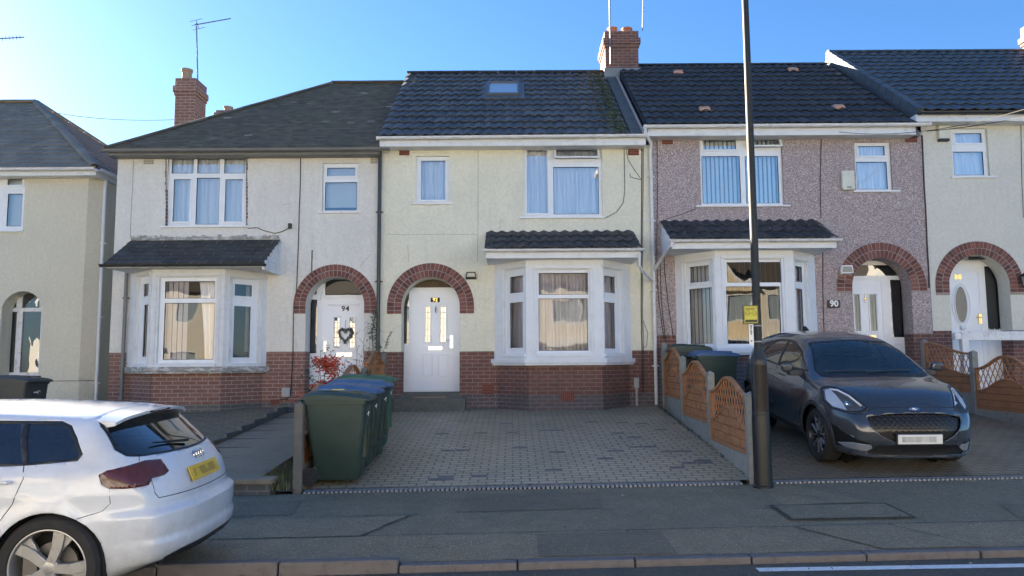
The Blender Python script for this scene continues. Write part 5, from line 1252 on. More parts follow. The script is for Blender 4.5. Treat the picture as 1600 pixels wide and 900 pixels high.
class Car:
    def __init__(s, name, label, loc, rz, roll=0.0, pitch=0.0):
        s.e = empty(name, loc, rz); s.e.rotation_euler = (roll, pitch, rz); tag(s.e, label, 'car')
        s.mw = Matrix.Translation(loc) @ s.e.rotation_euler.to_matrix().to_4x4(); s.mi = s.mw.inverted()
    def body(s, xr, xf, H, zb, Wp, T, front, rear, n=9.0, res=(130, 52, 40), extra=None):
        na, nb_, nc = res; bm = bmesh.new(); cache = {}
        def vert(a, b, c):
            k = (round(a, 5), round(b, 5), round(c, 5))
            if k in cache: return cache[k]
            f = (abs(a)**(n*1.6)+abs(b)**n+abs(c)**n)**(-1/n) if True else 1
            A, B, C = a*min(1, (abs(a)**(n*1.6)+abs(b)**(n*2)+abs(c)**(n*2))**(-1/(n*1.6))), b*f, c*f
            x = xr+(xf-xr)*(A+1)/2
            zt_, zl = H(x), zb(x)
            zc = (C+1)/2; z = zl+(zt_-zl)*zc
            crown = .045*B*B*smooth(.6, 1, zc); z -= crown
            y = B*Wp(x)*T(x, z)
            if extra: y += math.copysign(extra(x, z), B)*smooth(.8, .97, abs(B))
            wf, wr_ = smooth(.62, 1, A), smooth(.62, 1, -A)
            if A > 0: x += front(y, z)*wf
            else: x += rear(y, z)*wr_
            v = bm.verts.new((x, y, z)); cache[k] = v; return v
        ga = [-1+2*i/na for i in range(na+1)]; gb = [math.sin(math.pi/2*(-1+2*i/nb_))*.35+(-1+2*i/nb_)*.65 for i in range(nb_+1)]; gc = [math.sin(math.pi/2*(-1+2*i/nc))*.35+(-1+2*i/nc)*.65 for i in range(nc+1)]
        def face(fn, g1, g2, flip):
            for i in range(len(g1)-1):
                for j in range(len(g2)-1):
                    q = [fn(g1[i], g2[j]), fn(g1[i+1], g2[j]), fn(g1[i+1], g2[j+1]), fn(g1[i], g2[j+1])]
                    bm.faces.new(q[::-1] if flip else q)
        face(lambda a, b: vert(a, b, 1), ga, gb, False); face(lambda a, b: vert(a, b, -1), ga, gb, True)
        face(lambda a, c: vert(a, -1, c), ga, gc, False); face(lambda a, c: vert(a, 1, c), ga, gc, True)
        face(lambda b, c: vert(1, b, c), gb, gc, False); face(lambda b, c: vert(-1, b, c), gb, gc, True)
        bmesh.ops.recalc_face_normals(bm, faces=bm.faces); bm.normal_update()
        s.bm = bm; s.bvh = BVHTree.FromBMesh(bm); s.full = bm.copy()
    def trace(s, pxs):
        out = []
        o = s.mi @ CAM
        for px, py in pxs:
            d = (s.mi.to_3x3() @ (P(px, py, 5)-CAM)).normalized()
            h = s.bvh.ray_cast(o, d)
            if h[0] is None:
                h = s.bvh.find_nearest(o+d*((s.mi@s.mw.translation-o).length)); out.append(h[0]); continue
            out.append(h[0])
        return out
    def frame(s, d):
        d = Vector(d).normalized(); e1 = d.orthogonal() if abs(d.z) > .95 else Vector((0, 0, 1)).cross(d).normalized(); return e1.normalized(), d.cross(e1.normalized()).normalized(), d
    def cut(s, pts, d, thr=.1, mirror=True, zone=None):
        """split the skin along an outline seen from direction d; returns the faces inside"""
        res = []
        for sg in ((1, -1) if mirror else (1,)):
            dd = Vector((d[0], d[1]*sg, d[2])); P3 = [Vector((p[0], p[1]*sg, p[2])) for p in pts]
            e1, e2, e3 = s.frame(dd); poly = [(p.dot(e1), p.dot(e2)) for p in P3]
            lo = (min(p[0] for p in poly)-.04, min(p[1] for p in poly)-.04); hi = (max(p[0] for p in poly)+.04, max(p[1] for p in poly)+.04)
            def near(f):
                if f.normal.dot(e3) < thr*.5: return False
                c = f.calc_center_median()
                if zone and not zone(Vector((c.x, c.y*sg, c.z))): return False
                u, v = c.dot(e1), c.dot(e2); return lo[0] < u < hi[0] and lo[1] < v < hi[1]
            for i in range(len(poly)):
                a, b = P3[i], P3[(i+1) % len(P3)]; nn = (b-a).cross(e3)
                if nn.length < 1e-6: continue
                pa, pb = poly[i], poly[(i+1) % len(poly)]
                l2 = (min(pa[0], pb[0])-.03, min(pa[1], pb[1])-.03); h2 = (max(pa[0], pb[0])+.03, max(pa[1], pb[1])+.03)
                fs = [f for f in s.bm.faces if near(f)]
                fs = [f for f in fs if any(l2[0] < v.co.dot(e1) < h2[0] and l2[1] < v.co.dot(e2) < h2[1] for v in f.verts) or (l2[0] < f.calc_center_median().dot(e1) < h2[0] and l2[1] < f.calc_center_median().dot(e2) < h2[1])]
                g = set(fs)
                for f in fs: g.update(f.edges); g.update(f.verts)
                bmesh.ops.bisect_plane(s.bm, geom=list(g), plane_co=a, plane_no=nn.normalized(), dist=1e-5)
            def inside(u, v):
                r = False; n = len(poly); j = n-1
                for i in range(n):
                    xi, yi = poly[i]; xj, yj = poly[j]
                    if (yi > v) != (yj > v) and u < (xj-xi)*(v-yi)/(yj-yi)+xi: r = not r
                    j = i
                return r
            for f in s.bm.faces:
                if f.normal.dot(e3) < thr: continue
                c = f.calc_center_median()
                if zone and not zone(Vector((c.x, c.y*sg, c.z))): continue
                if lo[0] < c.dot(e1) < hi[0] and lo[1] < c.dot(e2) < hi[1] and inside(c.dot(e1), c.dot(e2)): res.append(f)
        return res
    def drop(s, faces): bmesh.ops.delete(s.bm, geom=list(set(faces)), context='FACES')
    def take(s, faces, name, mat, inset=.004, thick=.004, sides=False, parent=None):
        """move faces out of the skin into parts of their own (one per side when sides)"""
        fs = list(set(faces)); out = []
        groups = [fs] if not sides else [[f for f in fs if f.calc_center_median().y > 0], [f for f in fs if f.calc_center_median().y <= 0]]
        for g in groups:
            if not g: continue
            nb = bmesh.new(); mp = {}
            for f in g:
                vs = []
                for v in f.verts:
                    if v not in mp: mp[v] = nb.verts.new(v.co - v.normal*inset)
                    vs.append(mp[v])
                try: nb.faces.new(vs)
                except ValueError: pass
            me = bpy.data.meshes.new(name); nb.to_mesh(me); nb.free(); me.materials.append(mat); me.shade_smooth()
            o = bpy.data.objects.new(name, me); S.collection.objects.link(o); o.parent = parent or s.e
            if thick: q = o.modifiers.new('s', 'SOLIDIFY'); q.thickness = thick; q.offset = -1
            out.append(o)
        s.drop(fs); return out
    def gap(s, pts, d, w=.006, mirror=True, name='panel_gap', **k):
        if not hasattr(s, 'fbvh'): s.fbvh = BVHTree.FromBMesh(s.full)
        for sg in ((1, -1) if mirror else (1,)):
            dd = Vector((d[0], d[1]*sg, d[2])).normalized(); L = []
            for a, b in zip(pts[:-1], pts[1:]):
                a, b = Vector(a), Vector(b); n = max(2, int((b-a).length/.035))
                for q in range(n+(b == Vector(pts[-1]))):
                    p = a.lerp(b, q/n); p = Vector((p.x, p.y*sg, p.z))
                    h = s.fbvh.ray_cast(p+dd*3, -dd)
                    if h[0] is not None: L.append(h[0]-h[1]*.0012)
            if len(L) > 1:
                mb = MB(); mb.tube(L, w/2, 5); s.add(mb, name, M['underbody'], smooth=True)
    def finish(s, mat, thick=.012):
        me = bpy.data.meshes.new('body'); s.bm.to_mesh(me); me.materials.append(mat); me.shade_smooth(); me.set_sharp_from_angle(angle=R_(40))
        o = bpy.data.objects.new('body', me); S.collection.objects.link(o); o.parent = s.e
        q = o.modifiers.new('s', 'SOLIDIFY'); q.thickness = thick; q.offset = -1
        return o
    def add(s, mb, name, mat, parent=None, **k):
        """MB geometry given in car coordinates"""
        o = mb.build(name, mat, None, **k); o.parent = parent or s.e; return o
M['tyre'] = plain('tyre rubber', (.022, .022, .023), .85, var=.2, bump=.3, bs=160, dirt=(.06, .055, .05))
M['underbody'] = plain('black underbody', (.012, .012, .012), .9)
def carglass(name, base, trans, rough=.02, tc=(.5, .55, .55)):
    t = NT(name); t.set(rough, 0, 1.0, .8); t.col(base)
    tr = t.n('BsdfTransparent'); tr.inputs[0].default_value = (*tc, 1); ms = t.n('MixShader'); ms.inputs[0].default_value = 1-trans
    t.l(tr.outputs[0], ms.inputs[1]); t.l(t.b.outputs[0], ms.inputs[2]); t.l(ms.outputs[0], t.out.inputs['Surface']); return t.mat
M['glass_tint'] = carglass('tinted car glass', (.012, .013, .015), .12)
M['glass_wind'] = carglass('windscreen glass', (.02, .04, .045), .45)
M['rubber'] = plain('black trim', (.015, .015, .016), .45)
M['cabin'] = plain('dark cabin trim', (.03, .03, .032), .8)
M['cabin_w'] = plain('car seat fabric', (.05, .05, .055), .9)
def wheel(car, x, y, r, w, style, side):
    """tyre, rim with spokes, disc"""
    we = empty('wheel', (x, y, r)); we.parent = car.e
    ax = (0, side, 0); hw = w/2; rr = r*.735
    t = MB(); prof = [(rr*1.0, -hw*.9), (rr*1.06, -hw), (r*.93, -hw*1.02), (r*.985, -hw*.8), (r, -hw*.55), (r, hw*.55), (r*.985, hw*.8), (r*.93, hw*1.02), (rr*1.06, hw), (rr*1.0, hw*.88), (rr*.97, hw*.6), (rr*.97, -hw*.9), (rr, -hw*.9)]
    t.lathe(prof, (0, 0, 0), 56, ax); o = t.build('tyre', M['tyre'], None, smooth=True, sharp=35); o.parent = we
    for k_ in (-.35, 0, .35):
        g = MB(); g.lathe([(r+.001, k_*hw-.004), (r+.001, k_*hw+.004)], (0, 0, 0), 56, ax); o = g.build('tread_groove', M['underbody'], None); o.parent = we
    face = hw*.72; lip = [(rr*1.02, hw*.93), (rr*.985, hw*.95), (rr*.955, hw*.80), (rr*.93, hw*.3), (rr*.92, -hw*.8)]
    R = MB(); R.lathe(lip, (0, 0, 0), 56, ax)
    up = Vector((0, side, 0)); G = lambda p, q, a: Vector((p, side*a, q))
    def sp(poly, a0, a1, ang): 
        c, s_ = math.cos(ang), math.sin(ang); R.prism([(p*c-q*s_, p*s_+q*c) for p, q in poly], a0, a1, G)
    R2 = None
    if style == 'rotor':
        for k in range(5):
            a = 2*math.pi*k/5+.35
            sp([(-.028*side, .035), (.030*side, .035), (.036*side, rr*.55), (.062*side, rr*.95), (-.014*side, rr*.965), (-.034*side, rr*.6)], face-.030, face+.004, a)
            sp([(-.034*side, rr*.50), (-.014*side, rr*.965), (-.075*side, rr*.93)], face-.04, face-.012, a)
        R.lathe([(.001, face+.006), (.034, face+.006), (.062, face-.002), (.07, face-.03)], (0, 0, 0), 24, ax)
    else:
        R2 = MB()
        for k in range(5):
            a = 2*math.pi*k/5+.2; c, s_ = math.cos(a), math.sin(a)
            rot = lambda poly: [(p*c-q*s_, p*s_+q*c) for p, q in poly]
            R2.prism(rot([(-.012, .05), (-.002, .05), (-.036, rr*.62), (-.060, rr*.95), (-.082, rr*.94), (-.058, rr*.6)]), face-.03, face+.002, G)
            R2.prism(rot([(.012, .05), (.002, .05), (.036, rr*.62), (.060, rr*.95), (.082, rr*.94), (.058, rr*.6)]), face-.03, face+.002, G)
            R.prism(rot([(-.040, rr*.60), (.040, rr*.60), (.046, rr*.70), (-.046, rr*.70)]), face-.03, face-.001, G)
            R.prism(rot([(-.03, .04), (.03, .04), (.05, rr*.55), (-.05, rr*.55)]), face-.045, face-.02, G)
        R.lathe([(.001, face+.004), (.034, face+.004), (.055, face-.004), (.06, face-.03)], (0, 0, 0), 24, ax)
    o = R.build('rim', M['rim_'+style], None, smooth=True, sharp=30, clean=False, bevel=.003, seg=1); o.parent = we
    if R2: o2 = R2.build('spoke_face', M['rim_cut'], None, bevel=.002, seg=1); o2.parent = we
    b = MB(); 
    for k in range(5):
        a = 2*math.pi*k/5+.97; b.lathe([(.010, face-.02), (.010, face+.002), (.001, face+.002)], (math.cos(a)*.052, 0, math.sin(a)*.052), 8, ax)
    o = b.build('wheel_bolt', M['rubber'], None); o.parent = we
    d = MB(); d.lathe([(.001, hw*.1), (rr*.62, hw*.1), (rr*.62, -hw*.1), (.001, -hw*.1)], (0, 0, 0), 32, ax); d.box(rr*.35, rr*.72, side*hw*.25-.03, side*hw*.25+.03, -.09, .09)
    o = d.build('brake_disc', M['disc'], None); o.parent = we
    k2 = MB(); k2.lathe([(rr*.93, -hw*.5), (.001, -hw*.5)], (0, 0, 0), 40, ax); o = k2.build('wheel_back', M['underbody'], None); o.parent = we
    return we
M['rim_rotor'] = plain('dusty silver alloy', (.42, .42, .43), .4, metal=.7, var=.15, dirt=(.2, .19, .18), vs=9)
M['rim_twin'] = plain('black alloy', (.02, .02, .022), .3, var=.1); M['rim_cut'] = plain('machined alloy', (.52, .52, .53), .3, metal=.8, var=.1)
M['disc'] = plain('brake disc steel', (.18, .17, .165), .5, metal=.7, var=.2)
def arch_poly(x, r, n=30, z0=None, rz=1.0):
    return [Vector((x+r*math.cos(2*math.pi*k/n), 0, z0+r*rz*math.sin(2*math.pi*k/n))) for k in range(n)]
def liner(car, x, r, z0, y0, y1, name='wheel_arch_liner'):
    for s_ in (-1, 1):
        mb = MB(); n = 20
        for k in range(n):
            a0, a1 = math.pi*(k/n*1.3-.15), math.pi*((k+1)/n*1.3-.15)
            p = [(x+r*math.cos(a), z0+r*math.sin(a)) for a in (a0, a1)]
            mb.quad((p[0][0], s_*y0, p[0][1]), (p[1][0], s_*y0, p[1][1]), (p[1][0], s_*y1, p[1][1]), (p[0][0], s_*y1, p[0][1]))
        mb.add([(x+r*math.cos(2*math.pi*k/24), s_*y0, z0+r*math.sin(2*math.pi*k/24)) for k in range(24)], [list(range(24))])
        car.add(mb, name, M['underbody'])
def cabin(car, xa, xb, w, zf, zbelt, dash=None, seats=()):
    mb = MB(); mb.box(xa, xb, -w, w, zf-.02, zf)
    for s_ in (-1, 1): mb.box(xa, xb, s_*w-.02, s_*w+.02, zf, zbelt)
    car.add(mb, 'cabin_lining', M['cabin'])
    if dash:
        d = MB(); d.box(dash, dash+.45, -w, w, zf, zbelt+.02); car.add(d, 'dashboard', M['cabin'], bevel=.04)
    for x in seats:
        for y in (-.38, .38):
            q = MB(); q.prism([(x-.02, zf+.2), (x+.12, zf+.2), (x-.04, zbelt+.18), (x-.16, zbelt+.18)], y-.24, y+.24, lambda a, z, yy: Vector((a, yy, z)))
            q.prism([(x-.13, zbelt+.20), (x-.05, zbelt+.20), (x-.07, zbelt+.36), (x-.14, zbelt+.36)], y-.13, y+.13, lambda a, z, yy: Vector((a, yy, z)))
            car.add(q, 'car_seat', M['cabin_w'], bevel=.03)
# ---------------------------------------------------------------- white hatchback at the kerb
def paint(name, c, metal=0.0, rough=.35, dirt=None, da=.3, flake=False):
    t = NT(name).set(rough, metal, 1.0); t.b.inputs['Coat Roughness'].default_value = .04
    col = t.mix(t.noise(2, 4), mul(c, .97), mul(c, 1.03))
    if dirt:
        g = t.ramp(t.noise(3.5, 8, rough=.75), [(.45, 0), (.75, da)]); col = t.mix(g, col, dirt)
        sx = t.n('SeparateXYZ'); t.l(t.tc.outputs['Object'], sx.inputs[0]); low = t.ramp(sx.outputs[2], [(.28, da*1.6), (.75, 0)])
        col = t.mix(t.math('MULTIPLY', low, t.ramp(t.noise(14, 7, rough=.7), [(.35, .2), (.7, 1)])), col, dirt)
        t.l(t.ramp(t.noise(5, 6), [(.4, .04), (.75, .22)]), t.b.inputs['Coat Roughness'])
    t.col(col); return t.mat
M['white_paint'] = paint('dusty white car paint', (.63, .66, .71), 0, .4, (.34, .31, .26), .28)
zA = -.045
A3 = Car('parked_hatchback', 'dusty white hatchback parked at the kerb, seen from its rear corner', (-4.42, 5.90, zA), R_(180+1.0), roll=R_(-1.2))
HA = curve([(-2.16, .55), (-2.13, .86), (-2.08, .965), (-2.00, 1.035), (-1.80, 1.165), (-1.60, 1.292), (-1.52, 1.325), (-1.2, 1.35), (-.5, 1.375), (.1, 1.36), (.45, 1.31), (1.0, 1.04), (1.25, .97), (1.8, .86), (2.05, .73), (2.14, .5)])
ZBA = curve([(-2.15, .30), (-1.7, .20), (1.6, .19), (2.14, .28)])
WA = curve([(-2.15, .80), (-1.9, .845), (-1.4, .878), (0, .885), (1.2, .875), (1.8, .84), (2.14, .70)])
TA_ = curve([(.18, .955), (.32, .985), (.60, 1.0), (.80, .995), (.93, .965), (.975, .925), (1.10, .855), (1.22, .765), (1.33, .675), (1.40, .60)])
def TA(x, z): return TA_(z-.02*smooth(0, -2, x))
def rearA(y, z):
    k = .20*(abs(y)/.8)**3.0                             # plan curve of the tail
    v = 0
    if z > .62: v = .028*smooth(.64, .68, z)+.04*smooth(.66, 1.0, z)
    if z < .62: v = -.0+.035*smooth(.60, .25, z)
    b = -.03*smooth(.70, .64, z)*smooth(.25, .42, z)-.02*smooth(.5, .44, z)*smooth(.28,.4,z)     # bumper stands out
    return k+v+b+.02
def frontA(y, z): return -.30*(abs(y)/.85)**2.5-.1*smooth(.5, .9, z)
def exA(x, z):
    e = 0
    for xw in (-1.38, 1.20):
        r = math.hypot(x-xw, z-.345); e += .022*math.exp(-((r-.37)/.07)**2)
    e += .006*math.exp(-((z-.80)/.03)**2)
    return e
A3.body(-2.14, 2.14, HA, ZBA, WA, TA, frontA, rearA, 13.0, (140, 56, 46), exA)
A3.drop(A3.cut(arch_poly(-1.38, .355, z0=.350), (0, 1, 0), thr=-.2, zone=lambda c: c.y > .5) + A3.cut(arch_poly(1.20, .355, z0=.350), (0, 1, 0), thr=-.2, zone=lambda c: c.y > .5))

V = lambda *l: [Vector(p) for p in l]
sd_ = (0, 1, 0)
def xz(*l): return [Vector((x, .8, z)) for x, z in l]
def yz(*l): return [Vector((0, y, z)) for y, z in l]
def sym(l): return l + [(-y, z) for y, z in l[::-1] if abs(y) > 1e-6]
kz = 1.255
A3.take(A3.cut(xz((-1.09, kz), (-1.283, kz-.005), (-1.364, 1.225), (-1.437, 1.155), (-1.506, 1.062), (-1.49, 1.035), (-1.19, 1.012)), sd_), 'quarter_window', M['glass_tint'], .006, 0, True)
A3.take(A3.cut(xz((-1.035, kz+.002), (-1.15, 1.012), (-.25, .985), (-.28, 1.272)), sd_), 'side_window', M['glass_tint'], .006, 0, True)
A3.take(A3.cut(xz((-.20, 1.272), (-.17, .985), (.85, .96), (.55, 1.12), (.28, 1.235)), sd_), 'side_window', M['glass_tint'], .006, 0, True)
A3.take(A3.cut(xz((-1.30, 1.270), (-1.385, 1.242), (-1.46, 1.165), (-1.53, 1.062), (-1.508, 1.020), (-1.19, .995), (.95, .945), (.58, 1.13), (.30, 1.25), (-.2, 1.288), (-1.0, 1.275)), sd_), 'window_trim', M['rubber'], .002, .003, True)
A3.take(A3.cut(yz(*sym([(0, 1.285), (.575, 1.245), (.60, 1.225), (.665, 1.075), (.65, 1.045), (.60, 1.032), (0, 1.02)])), (-1, 0, 0), thr=.2, mirror=False, zone=lambda c: c.x < -1.4), 'rear_window', M['glass_tint'], .004, 0)
A3.take(A3.cut(yz(*sym([(0, 1.30), (.585, 1.262), (.62, 1.23), (.69, 1.075), (.665, 1.030), (.60, 1.018), (0, 1.005)])), (-1, 0, 0), thr=.2, mirror=False, zone=lambda c: c.x < -1.4), 'rear_window_seal', M['rubber'], .002, .003)
M['tail'] = NT('smoked red tail light').set(.15, 0, .35); _t = M['tail']
_t.col(_t.mix(_t.noise(30, 2, stretch=(1, 1, .2)), (.07, .016, .012), (.12, .03, .02))); M['tail'] = _t.mat
A3.take(A3.cut(V((-1.655, .81, .930), (-1.70, .789, .956), (-1.862, .595, .990), (-1.92, .474, .982), (-1.99, .49, .90), (-1.975, .54, .882), (-1.936, .636, .878), (-1.93, .677, .838), (-1.81, .77, .832), (-1.725, .807, .842), (-1.68, .815, .87)), (-.7, .7, 0), thr=.0), 'tail_light', M['tail'], -.004, .006, True)
A3.gap(yz((.585, 1.03), (.625, .99)), (-1, 0, 0), .007, thr=.1, mirror=True, zone=lambda c: c.x < -1.5)
A3.gap(yz((.642, .872), (.655, .78), (.635, .745), (.0, .735)), (-1, 0, 0), .007, thr=.1, mirror=True, zone=lambda c: c.x < -1.5)
A3.gap(xz((-1.165, 1.0), (-1.195, .92), (-1.145, .757), (-1.035, .597), (-.985, .42), (-.97, .25)), sd_, .007)
A3.gap(xz((-.22, .975), (-.24, .25)), sd_, .007); A3.gap(xz((.88, .94), (.90, .60), (.86, .30)), sd_, .007)
A3.gap(xz((-1.56, .66), (-1.70, .698), (-1.745, .745), (-1.735, .835)), sd_, .005)
A3.take(A3.cut(yz(*sym([(0, .385), (.50, .375), (.62, .345), (.60, .25), (0, .25)])), (-1, 0, 0), thr=.1, mirror=False, zone=lambda c: c.x < -1.7), 'diffuser', M['rubber'], -.002, .004)
def surf(car, px=None, y=None, z=None, x=None, d=(-1, 0, 0)):
    o = Vector(((x or 0), (y or 0), (z or 0))) - Vector(d)*0 ; d = Vector(d)
    h = BVHTree.FromBMesh(car.full).ray_cast(o - (-d)*-5 if False else o + d*5, -d); return h[0], h[1]
# plate, rings, spoiler, handle, wiper, exhausts
pt, pn = surf(A3, y=.05, z=.845); pn = Vector((pn.x, 0, pn.z)).normalized(); pu = Vector((0, 0, 1))-pn*pn.z; pu.normalize(); ps = Vector((0, 1, 0))
G = lambda u, v, a: pt+Vector((0, u, 0))+pu*v+pn*(a+.006)
mb = MB(); mb.box(-.26, .26, -.055, .055, 0, .008, G); M['plate_y'] = plain('yellow number plate', (.72, .47, .04), .4, var=.06, dirt=(.25, .17, .05))
A3.add(mb, 'number_plate', M['plate_y'], bevel=.003)
mb = MB(); M['smudge'] = NT('blurred plate characters').set(.5).mat
_n = NT('blurred plate characters y').set(.5); _n.col(_n.mix(_n.ramp(_n.noise(9, 2, stretch=(1, 1, .3)), [(.42, 0), (.6, .8)]), (.68, .44, .05), (.32, .20, .04)))
mb.box(-.20, .20, -.032, .032, .0085, .0095, G); A3.add(mb, 'plate_characters', _n.mat)
pt2, pn2 = surf(A3, y=0, z=.955); pn2 = Vector((pn2.x, 0, pn2.z)).normalized(); pu2 = (Vector((0, 0, 1))-pn2*pn2.z).normalized()
mb = MB()
for k in range(4):
    cy_ = (k-1.5)*.043; mb.tube([pt2+Vector((0, cy_+.029*math.cos(2*math.pi*j/24), 0))+pu2*.029*math.sin(2*math.pi*j/24)+pn2*.010 for j in range(25)], .0048, 6, False)
A3.add(mb, 'ring_emblem', M['chrome'], smooth=True)
mb = MB(); n = 14; top = []; 
for k in range(n+1):
    y = -.585+1.17*k/n; e = abs(y)/.585
    xa, xb = -1.46+.04*e**2, -1.70+.05*e**2.5; za, zb_ = 1.327-.030*e**2-.012*e**8, 1.305-.035*e**2-.02*e**8
    top.append([(xa, y, za), (xb, y, zb_), (xb+.005, y, zb_-.022), (xa-.12, y, za-.075)])
mb.add([p for r in top for p in r], [(k*4+a, k*4+(a+1) % 4, (k+1)*4+(a+1) % 4, (k+1)*4+a) for k in range(n) for a in range(4)]+[(3, 2, 1, 0), (n*4, n*4+1, n*4+2, n*4+3)])
sp_ = A3.add(mb, 'spoiler', M['white_paint'], smooth=True, sharp=30, clean=True)
mb = MB(); mb.box(-1.697, -1.690, -.17, .17, 1.284, 1.300); A3.add(mb, 'brake_light', M['tail'], parent=sp_)
mb = MB(); 
for s_ in (-1, 1):
    for hx in (-1.02, .0): mb.tube([(hx-.11, s_*.872, .90), (hx-.10, s_*.905, .903), (hx+.08, s_*.908, .90), (hx+.10, s_*.872, .895)], [.008, .012, .012, .008], 8)
    A3.add(mb, 'door_handle', M['white_paint'], smooth=True); mb = MB()
mb = MB()
for s_ in (-1, 1):
    p_, n_ = surf(A3, x=-1.02, z=.885, d=(0, s_, 0))
mb = MB(); a_, na_ = surf(A3, y=.0, z=1.045); b_, nb2 = surf(A3, y=.42, z=1.075); mb.tube([a_+na_*.02, b_+nb2*.022], [.012, .006], 6); A3.add(mb, 'rear_wiper', M['rubber'], smooth=True)
mb = MB()
for y in (.40, .49): mb.lathe([(.033, 0), (.036, .0), (.036, .12), (.030, .12), (.028, .02)], (-1.80, y, .275), 16, (-1, 0, 0))
A3.add(mb, 'exhaust_tip', M['chrome'], smooth=True, sharp=40)
cabin(A3, -1.75, .9, .66, .55, .95, .55, (-.05, -.85))
for s_ in (-1, 1):
    mb = MB(); mb.box(.60, .72, s_*.90-.0, s_*1.06, .96, 1.08); A3.add(mb, 'door_mirror', M['white_paint'], bevel=.03)
A3.gap(V((1.95, 0, .86)), (0, 0, 1)) if False else None
# ---------------------------------------------------------------- dark grey crossover on the drive of 90
M['grey_paint'] = paint('dark grey metallic paint', (.042, .052, .066), .30, .25, (.10, .10, .10), .15)
PX, PY = 4.72, 11.08
PU = Car('parked_crossover', 'dark grey crossover with large oval headlights, nose out on the dark block drive', (PX, PY, GZ(PX, PY)+.01), R_(-89.5), pitch=-math.atan(.0895)*-1)
HP = curve([(-2.10, .60), (-2.06, .95), (-1.95, 1.08), (-1.72, 1.33), (-1.45, 1.46), (-.9, 1.545), (-.3, 1.565), (.10, 1.53), (.42, 1.43), (.98, 1.115), (1.12, 1.06), (1.5, 1.005), (1.82, .93), (1.98, .84), (2.06, .70), (2.10, .5)])
ZBP = curve([(-2.1, .36), (-1.7, .25), (1.6, .19), (2.1, .17)])
WP_ = curve([(-2.1, .74), (-1.8, .85), (-1.3, .895), (0, .885), (1.0, .895), (1.5, .893), (1.85, .865), (2.1, .75)])
TP_ = curve([(.2, .94), (.35, .975), (.62, 1.0), (.82, .99), (.96, .955), (1.04, .92), (1.2, .845), (1.38, .74), (1.50, .65), (1.56, .6)])
def TP(x, z): return TP_(z)
def frontP(y, z):
    k = -.25*(abs(y)/.85)**3.0
    return k + .03*smooth(.72, .5, z)-.03*smooth(.42, .25, z) - .05*smooth(.62, .9, z)
def rearP(y, z): return .20*(abs(y)/.8)**2.6+.03
def exP(x, z):
    e = 0
    for xw in (-1.28, 1.31):
        r = math.hypot(x-xw, z-.34); e += .028*math.exp(-((r-.42)/.09)**2)
    e -= .014*math.exp(-((z-.70)/.10)**2)*smooth(.9, .4, abs(x))
    return e
PU.body(-2.10, 2.09, HP, ZBP, WP_, TP, frontP, rearP, 11.0, (140, 60, 50), exP)
M['arch_trim'] = plain('dark arch trim', (.035, .036, .038), .5)
PU.drop(PU.cut(arch_poly(-1.28, .375, z0=.345), (0, 1, 0), thr=-.2, zone=lambda c: c.y > .5) + PU.cut(arch_poly(1.31, .375, z0=.345), (0, 1, 0), thr=-.2, zone=lambda c: c.y > .5))

for xw in (-1.28, 1.31): PU.take(PU.cut(arch_poly(xw, .415, z0=.345), (0, 1, 0), thr=-.2, zone=lambda c: c.y > .5), 'arch_trim', M['arch_trim'], -.006, .010, True)
def D(*l): return [Vector(p) for p in l]
fx = lambda c: c.x > .3
# headlights: lens, dark bowl behind, running-light strip
M['lamp'] = carglass('clear headlamp lens', (.10, .13, .16), .86, .02, (.97, .98, 1)); M['lamp_in'] = plain('headlamp reflector', (.20, .23, .27), .25, metal=.0, var=.2)
M['drl_soft'] = plain('pale ribbed reflector', (.55, .60, .64), .3, var=.2, vs=12)
M['drl'] = plain('running light strip', (.95, .96, .98), .2); M['chrome_soft'] = plain('satin silver trim', (.26, .28, .31), .35, metal=.3, var=.06)
HL = D((1.40, .83, .925), (1.44, .775, .950), (1.52, .70, .948), (1.70, .60, .870), (1.88, .50, .745), (1.88, .56, .695), (1.80, .68, .675), (1.62, .80, .705), (1.50, .85, .79))
hd_ = (.72, .5, .45)
hc = sum(HL, Vector())/len(HL); HL = [hc+(p-hc)*1.10 for p in HL]
inn = [hc+(p-hc)*.90 for p in HL]
f_in = PU.cut(inn, hd_, thr=.0, zone=fx)
PU.take(f_in, 'headlight', M['lamp'], .002, 0, True)
PU.take(PU.cut([hc+(p-hc)*1.03 for p in HL], hd_, thr=.0, zone=fx), 'headlight_rim', M['rubber'], -.001, .012, True)
WSC = yz(*sym([(0, 1.462), (.50, 1.432), (.545, 1.41), (.695, 1.10), (.68, 1.075), (.60, 1.068), (0, 1.085)]))
PU.take(PU.cut(WSC, (1, 0, 0), thr=.15, mirror=False, zone=fx), 'windscreen', M['glass_wind'], .004, 0)
PU.take(PU.cut(yz(*sym([(0, 1.478), (.515, 1.448), (.565, 1.42), (.725, 1.095), (.70, 1.045), (.60, 1.035), (0, 1.052)])), (1, 0, 0), thr=.12, mirror=False, zone=fx), 'windscreen_surround', M['rubber'], .003, .003)
M['grille'] = plain('gloss black honeycomb', (.012, .012, .013), .3)
GR = [(0, .712), (.20, .710), (.42, .692), (.56, .650), (.52, .545), (.42, .455), (.29, .39), (0, .385)]
PU.take(PU.cut(yz(*sym(GR)), (1, 0, 0), thr=.1, mirror=False, zone=fx), 'grille', M['grille'], .028, 0)
LI = [(0, .345), (.46, .345), (.58, .26), (.55, .235), (0, .225)]
PU.take(PU.cut(yz(*sym(LI)), (1, 0, 0), thr=.1, mirror=False, zone=fx), 'lower_intake', M['grille'], .02, 0)
PU.take(PU.cut(D((1.72, .78, .325), (1.78, .73, .285), (2.02, .49, .265), (2.0, .50, .345), (1.86, .66, .355)), (.8, .5, 0), thr=.0, zone=lambda c: c.x > 1.3), 'fog_lamp_trim', M['chrome_soft'], .0, .01, True)
